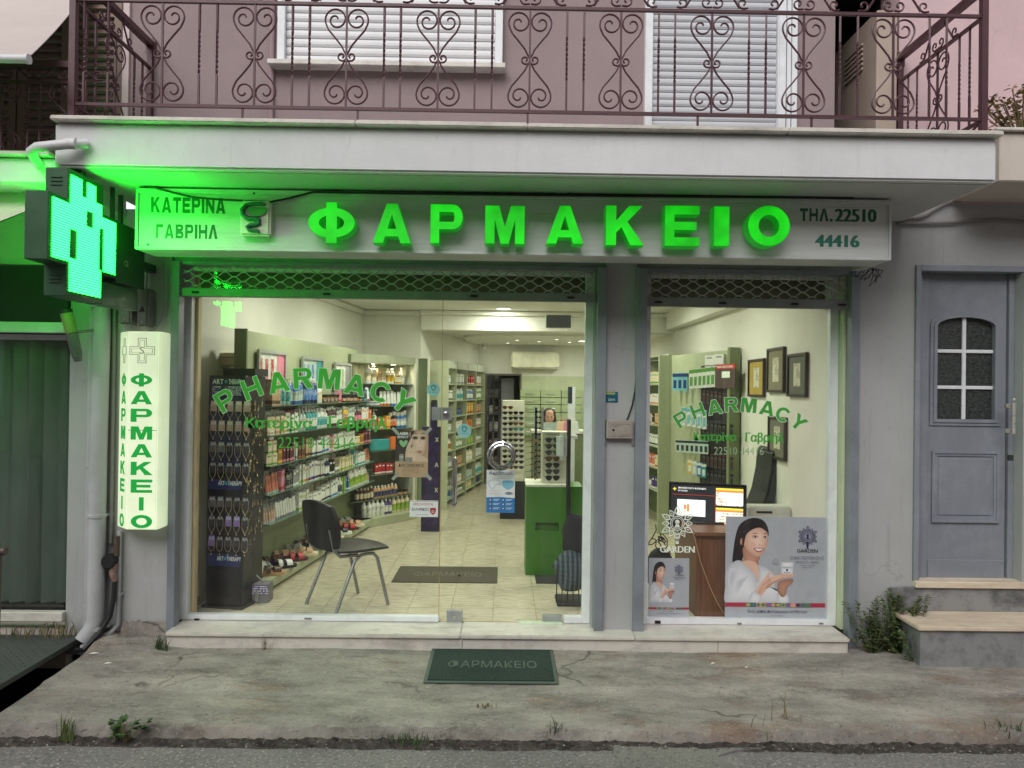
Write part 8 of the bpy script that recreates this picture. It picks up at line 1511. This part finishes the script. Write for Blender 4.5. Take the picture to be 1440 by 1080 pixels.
x0, x1, z0, z1 = R(556, 606, 602, 671, YP); t = poster('poster', 'taped brown poster with a portrait face and hand beside the door lock', x0, x1, z0, z1, YP, design_laser, PM['kraft'])
for (px, py, r_) in ((556, 606, 45), (602, 606, -45), (556, 670, -45), (602, 670, 45)):
    c = P(px, py, YP); q = MB(); q.M = Matrix.Translation((c.x, 0, c.z)) @ Matrix.Rotation(radians(r_), 4, 'Y'); q.box(-.03, .03, YP-.0022, YP-.0017, -.011, .011); q.build('tape', mat('grey_tape', S(160, 162, 150), .4), t)
def design_diaper(poly, word, flow):
    w_ = 'white'; poly(w_, [(0, 0), (1, 0), (1, 1), (0, 1)]); poly('sky', smooth([(0, .64), (.5, .63), (1, .655), (1, 1), (0, 1)], 1)); word('deep', 'Ακράτεια;', .08, .92, .035, .13, .012); poly('cloth', smooth([(.04, .26), (.3, .21), (.5, .26), (.52, .36), (.36, .36), (.26, .46), (.14, .44), (.05, .34)], 3)); poly('white', smooth([(.1, .29), (.3, .25), (.44, .29), (.3, .34), (.22, .42), (.14, .38)], 3)); poly('lsky', smooth([(.56, .25), (.94, .25), (.95, .38), (.84, .44), (.76, .46), (.68, .44), (.57, .38)], 2)); poly('sky', [(.57, .27), (.93, .27), (.93, .285), (.57, .285)])
    for v_ in (.185, .475, .51, .545, .58): word('ink', 'με τα προϊόντα προστασίας', .07, .5 if v_ > .4 else .9, v_, v_+.014)
    poly('deep', ell(.79, .545, .14, .03)); word('white', 'ΦΡΟΝΤΙΔΑ', .68, .9, .53, .56)
    for j in range(3):
        for k in range(2): poly('deep', ell(.14+.45*k, .70+.10*j, .055, .034)); poly('white', ell(.14+.45*k, .70+.10*j, .028, .018)); poly('white', [(.24+.45*k, .68+.1*j), (.47+.45*k, .68+.1*j), (.47+.45*k, .69+.1*j), (.24+.45*k, .69+.1*j)]); poly('white', [(.24+.45*k, .705+.1*j), (.42+.45*k, .705+.1*j), (.42+.45*k, .715+.1*j), (.24+.45*k, .715+.1*j)])
PM.update({k: mat('print_'+k, v_, .45, 0, .04, 12) for k, v_ in dict(sky=S(44, 126, 192), deep=S(28, 56, 116), lsky=S(140, 196, 222), cloth=S(206, 216, 226)).items()})
x0, x1, z0, z1 = R(684, 661, 724, 721, YP); poster('poster', 'white and blue incontinence poster on the glass door under the ring handle', x0, x1, z0, z1, YP, design_diaper, PM['white'])
def design_card(poly, word, flow):
    poly('ink', [(.02, .04), (.98, .04), (.98, .06), (.02, .06)]); word('red', 'ΠΡΟΣΤΑΤΕΥΕΤΑΙ', .12, .82, .14, .30, .01); word('dark', 'ΕΛΛΗΝΙΚΟΣ', .08, .68, .44, .62, .02); word('ink', 'σύστημα ασφαλείας', .22, .66, .82, .9); poly('red', smooth([(.72, .46), (.82, .44), (.92, .46), (.91, .72), (.82, .86), (.73, .72)], 2)); poly('white', [(.77, .60), (.87, .60), (.87, .64), (.77, .64)]); poly('white', [(.77, .69), (.87, .69), (.87, .73), (.77, .73)])
x0, x1, z0, z1 = R(576, 704, 616, 727, YP); poster('poster', 'small white security notice with a red shield at the bottom edge of the fixed pane', x0, x1, z0, z1, YP, design_card, PM['white'])
for (px, py, r_, lab) in ((609.5, 548, 9.5, 'round pale blue shield sticker on the fixed pane above the lock'), (653, 606, 10, 'round pale blue shield sticker on the glass door below the lock')):
    c = P(px, py, YP); rr_ = r_/1040*5.1; t = thing('shield_sticker', lab, 'sticker', (c.x, YP, c.z)); q = MB(); q.lathe([(rr_, 0), (rr_, -.001)], 28, (c.x, YP, c.z), 'y'); q.build('disc', mat('pale_aqua_sticker', S(150, 200, 206), .4), t)
    s = rr_*.42; q = MB(); q.M = Matrix.Translation((c.x, YP-.0018, c.z+rr_*.25)); q.prism(smooth([(-s*.8, s*.8), (0, s), (s*.8, s*.8), (s*.7, -s*.3), (0, -s), (-s*.7, -s*.3)], 3), .0005); q.build('shield', mat('teal_print2', S(40, 120, 136), .4), t); q = MB(); q.M = Matrix.Translation((c.x, YP-.0025, c.z+rr_*.25)); q.prism(smooth([(-s*.5, s*.5), (0, s*.65), (s*.5, s*.5), (s*.4, -s*.2), (0, -s*.65), (-s*.4, -s*.2)], 3), .0005); q.build('shield_face', mat('pale_aqua_sticker', S(150, 200, 206)), t); q = MB(); text(q, 'ΑΣΦΑΛΕΣ', c.x-rr_*.62, c.x+rr_*.62, c.z-rr_*.45, c.z-rr_*.28, YP-.0015, .0005, 0, 2); q.build('lettering', mat('teal_print2', S(40, 120, 136)), t)
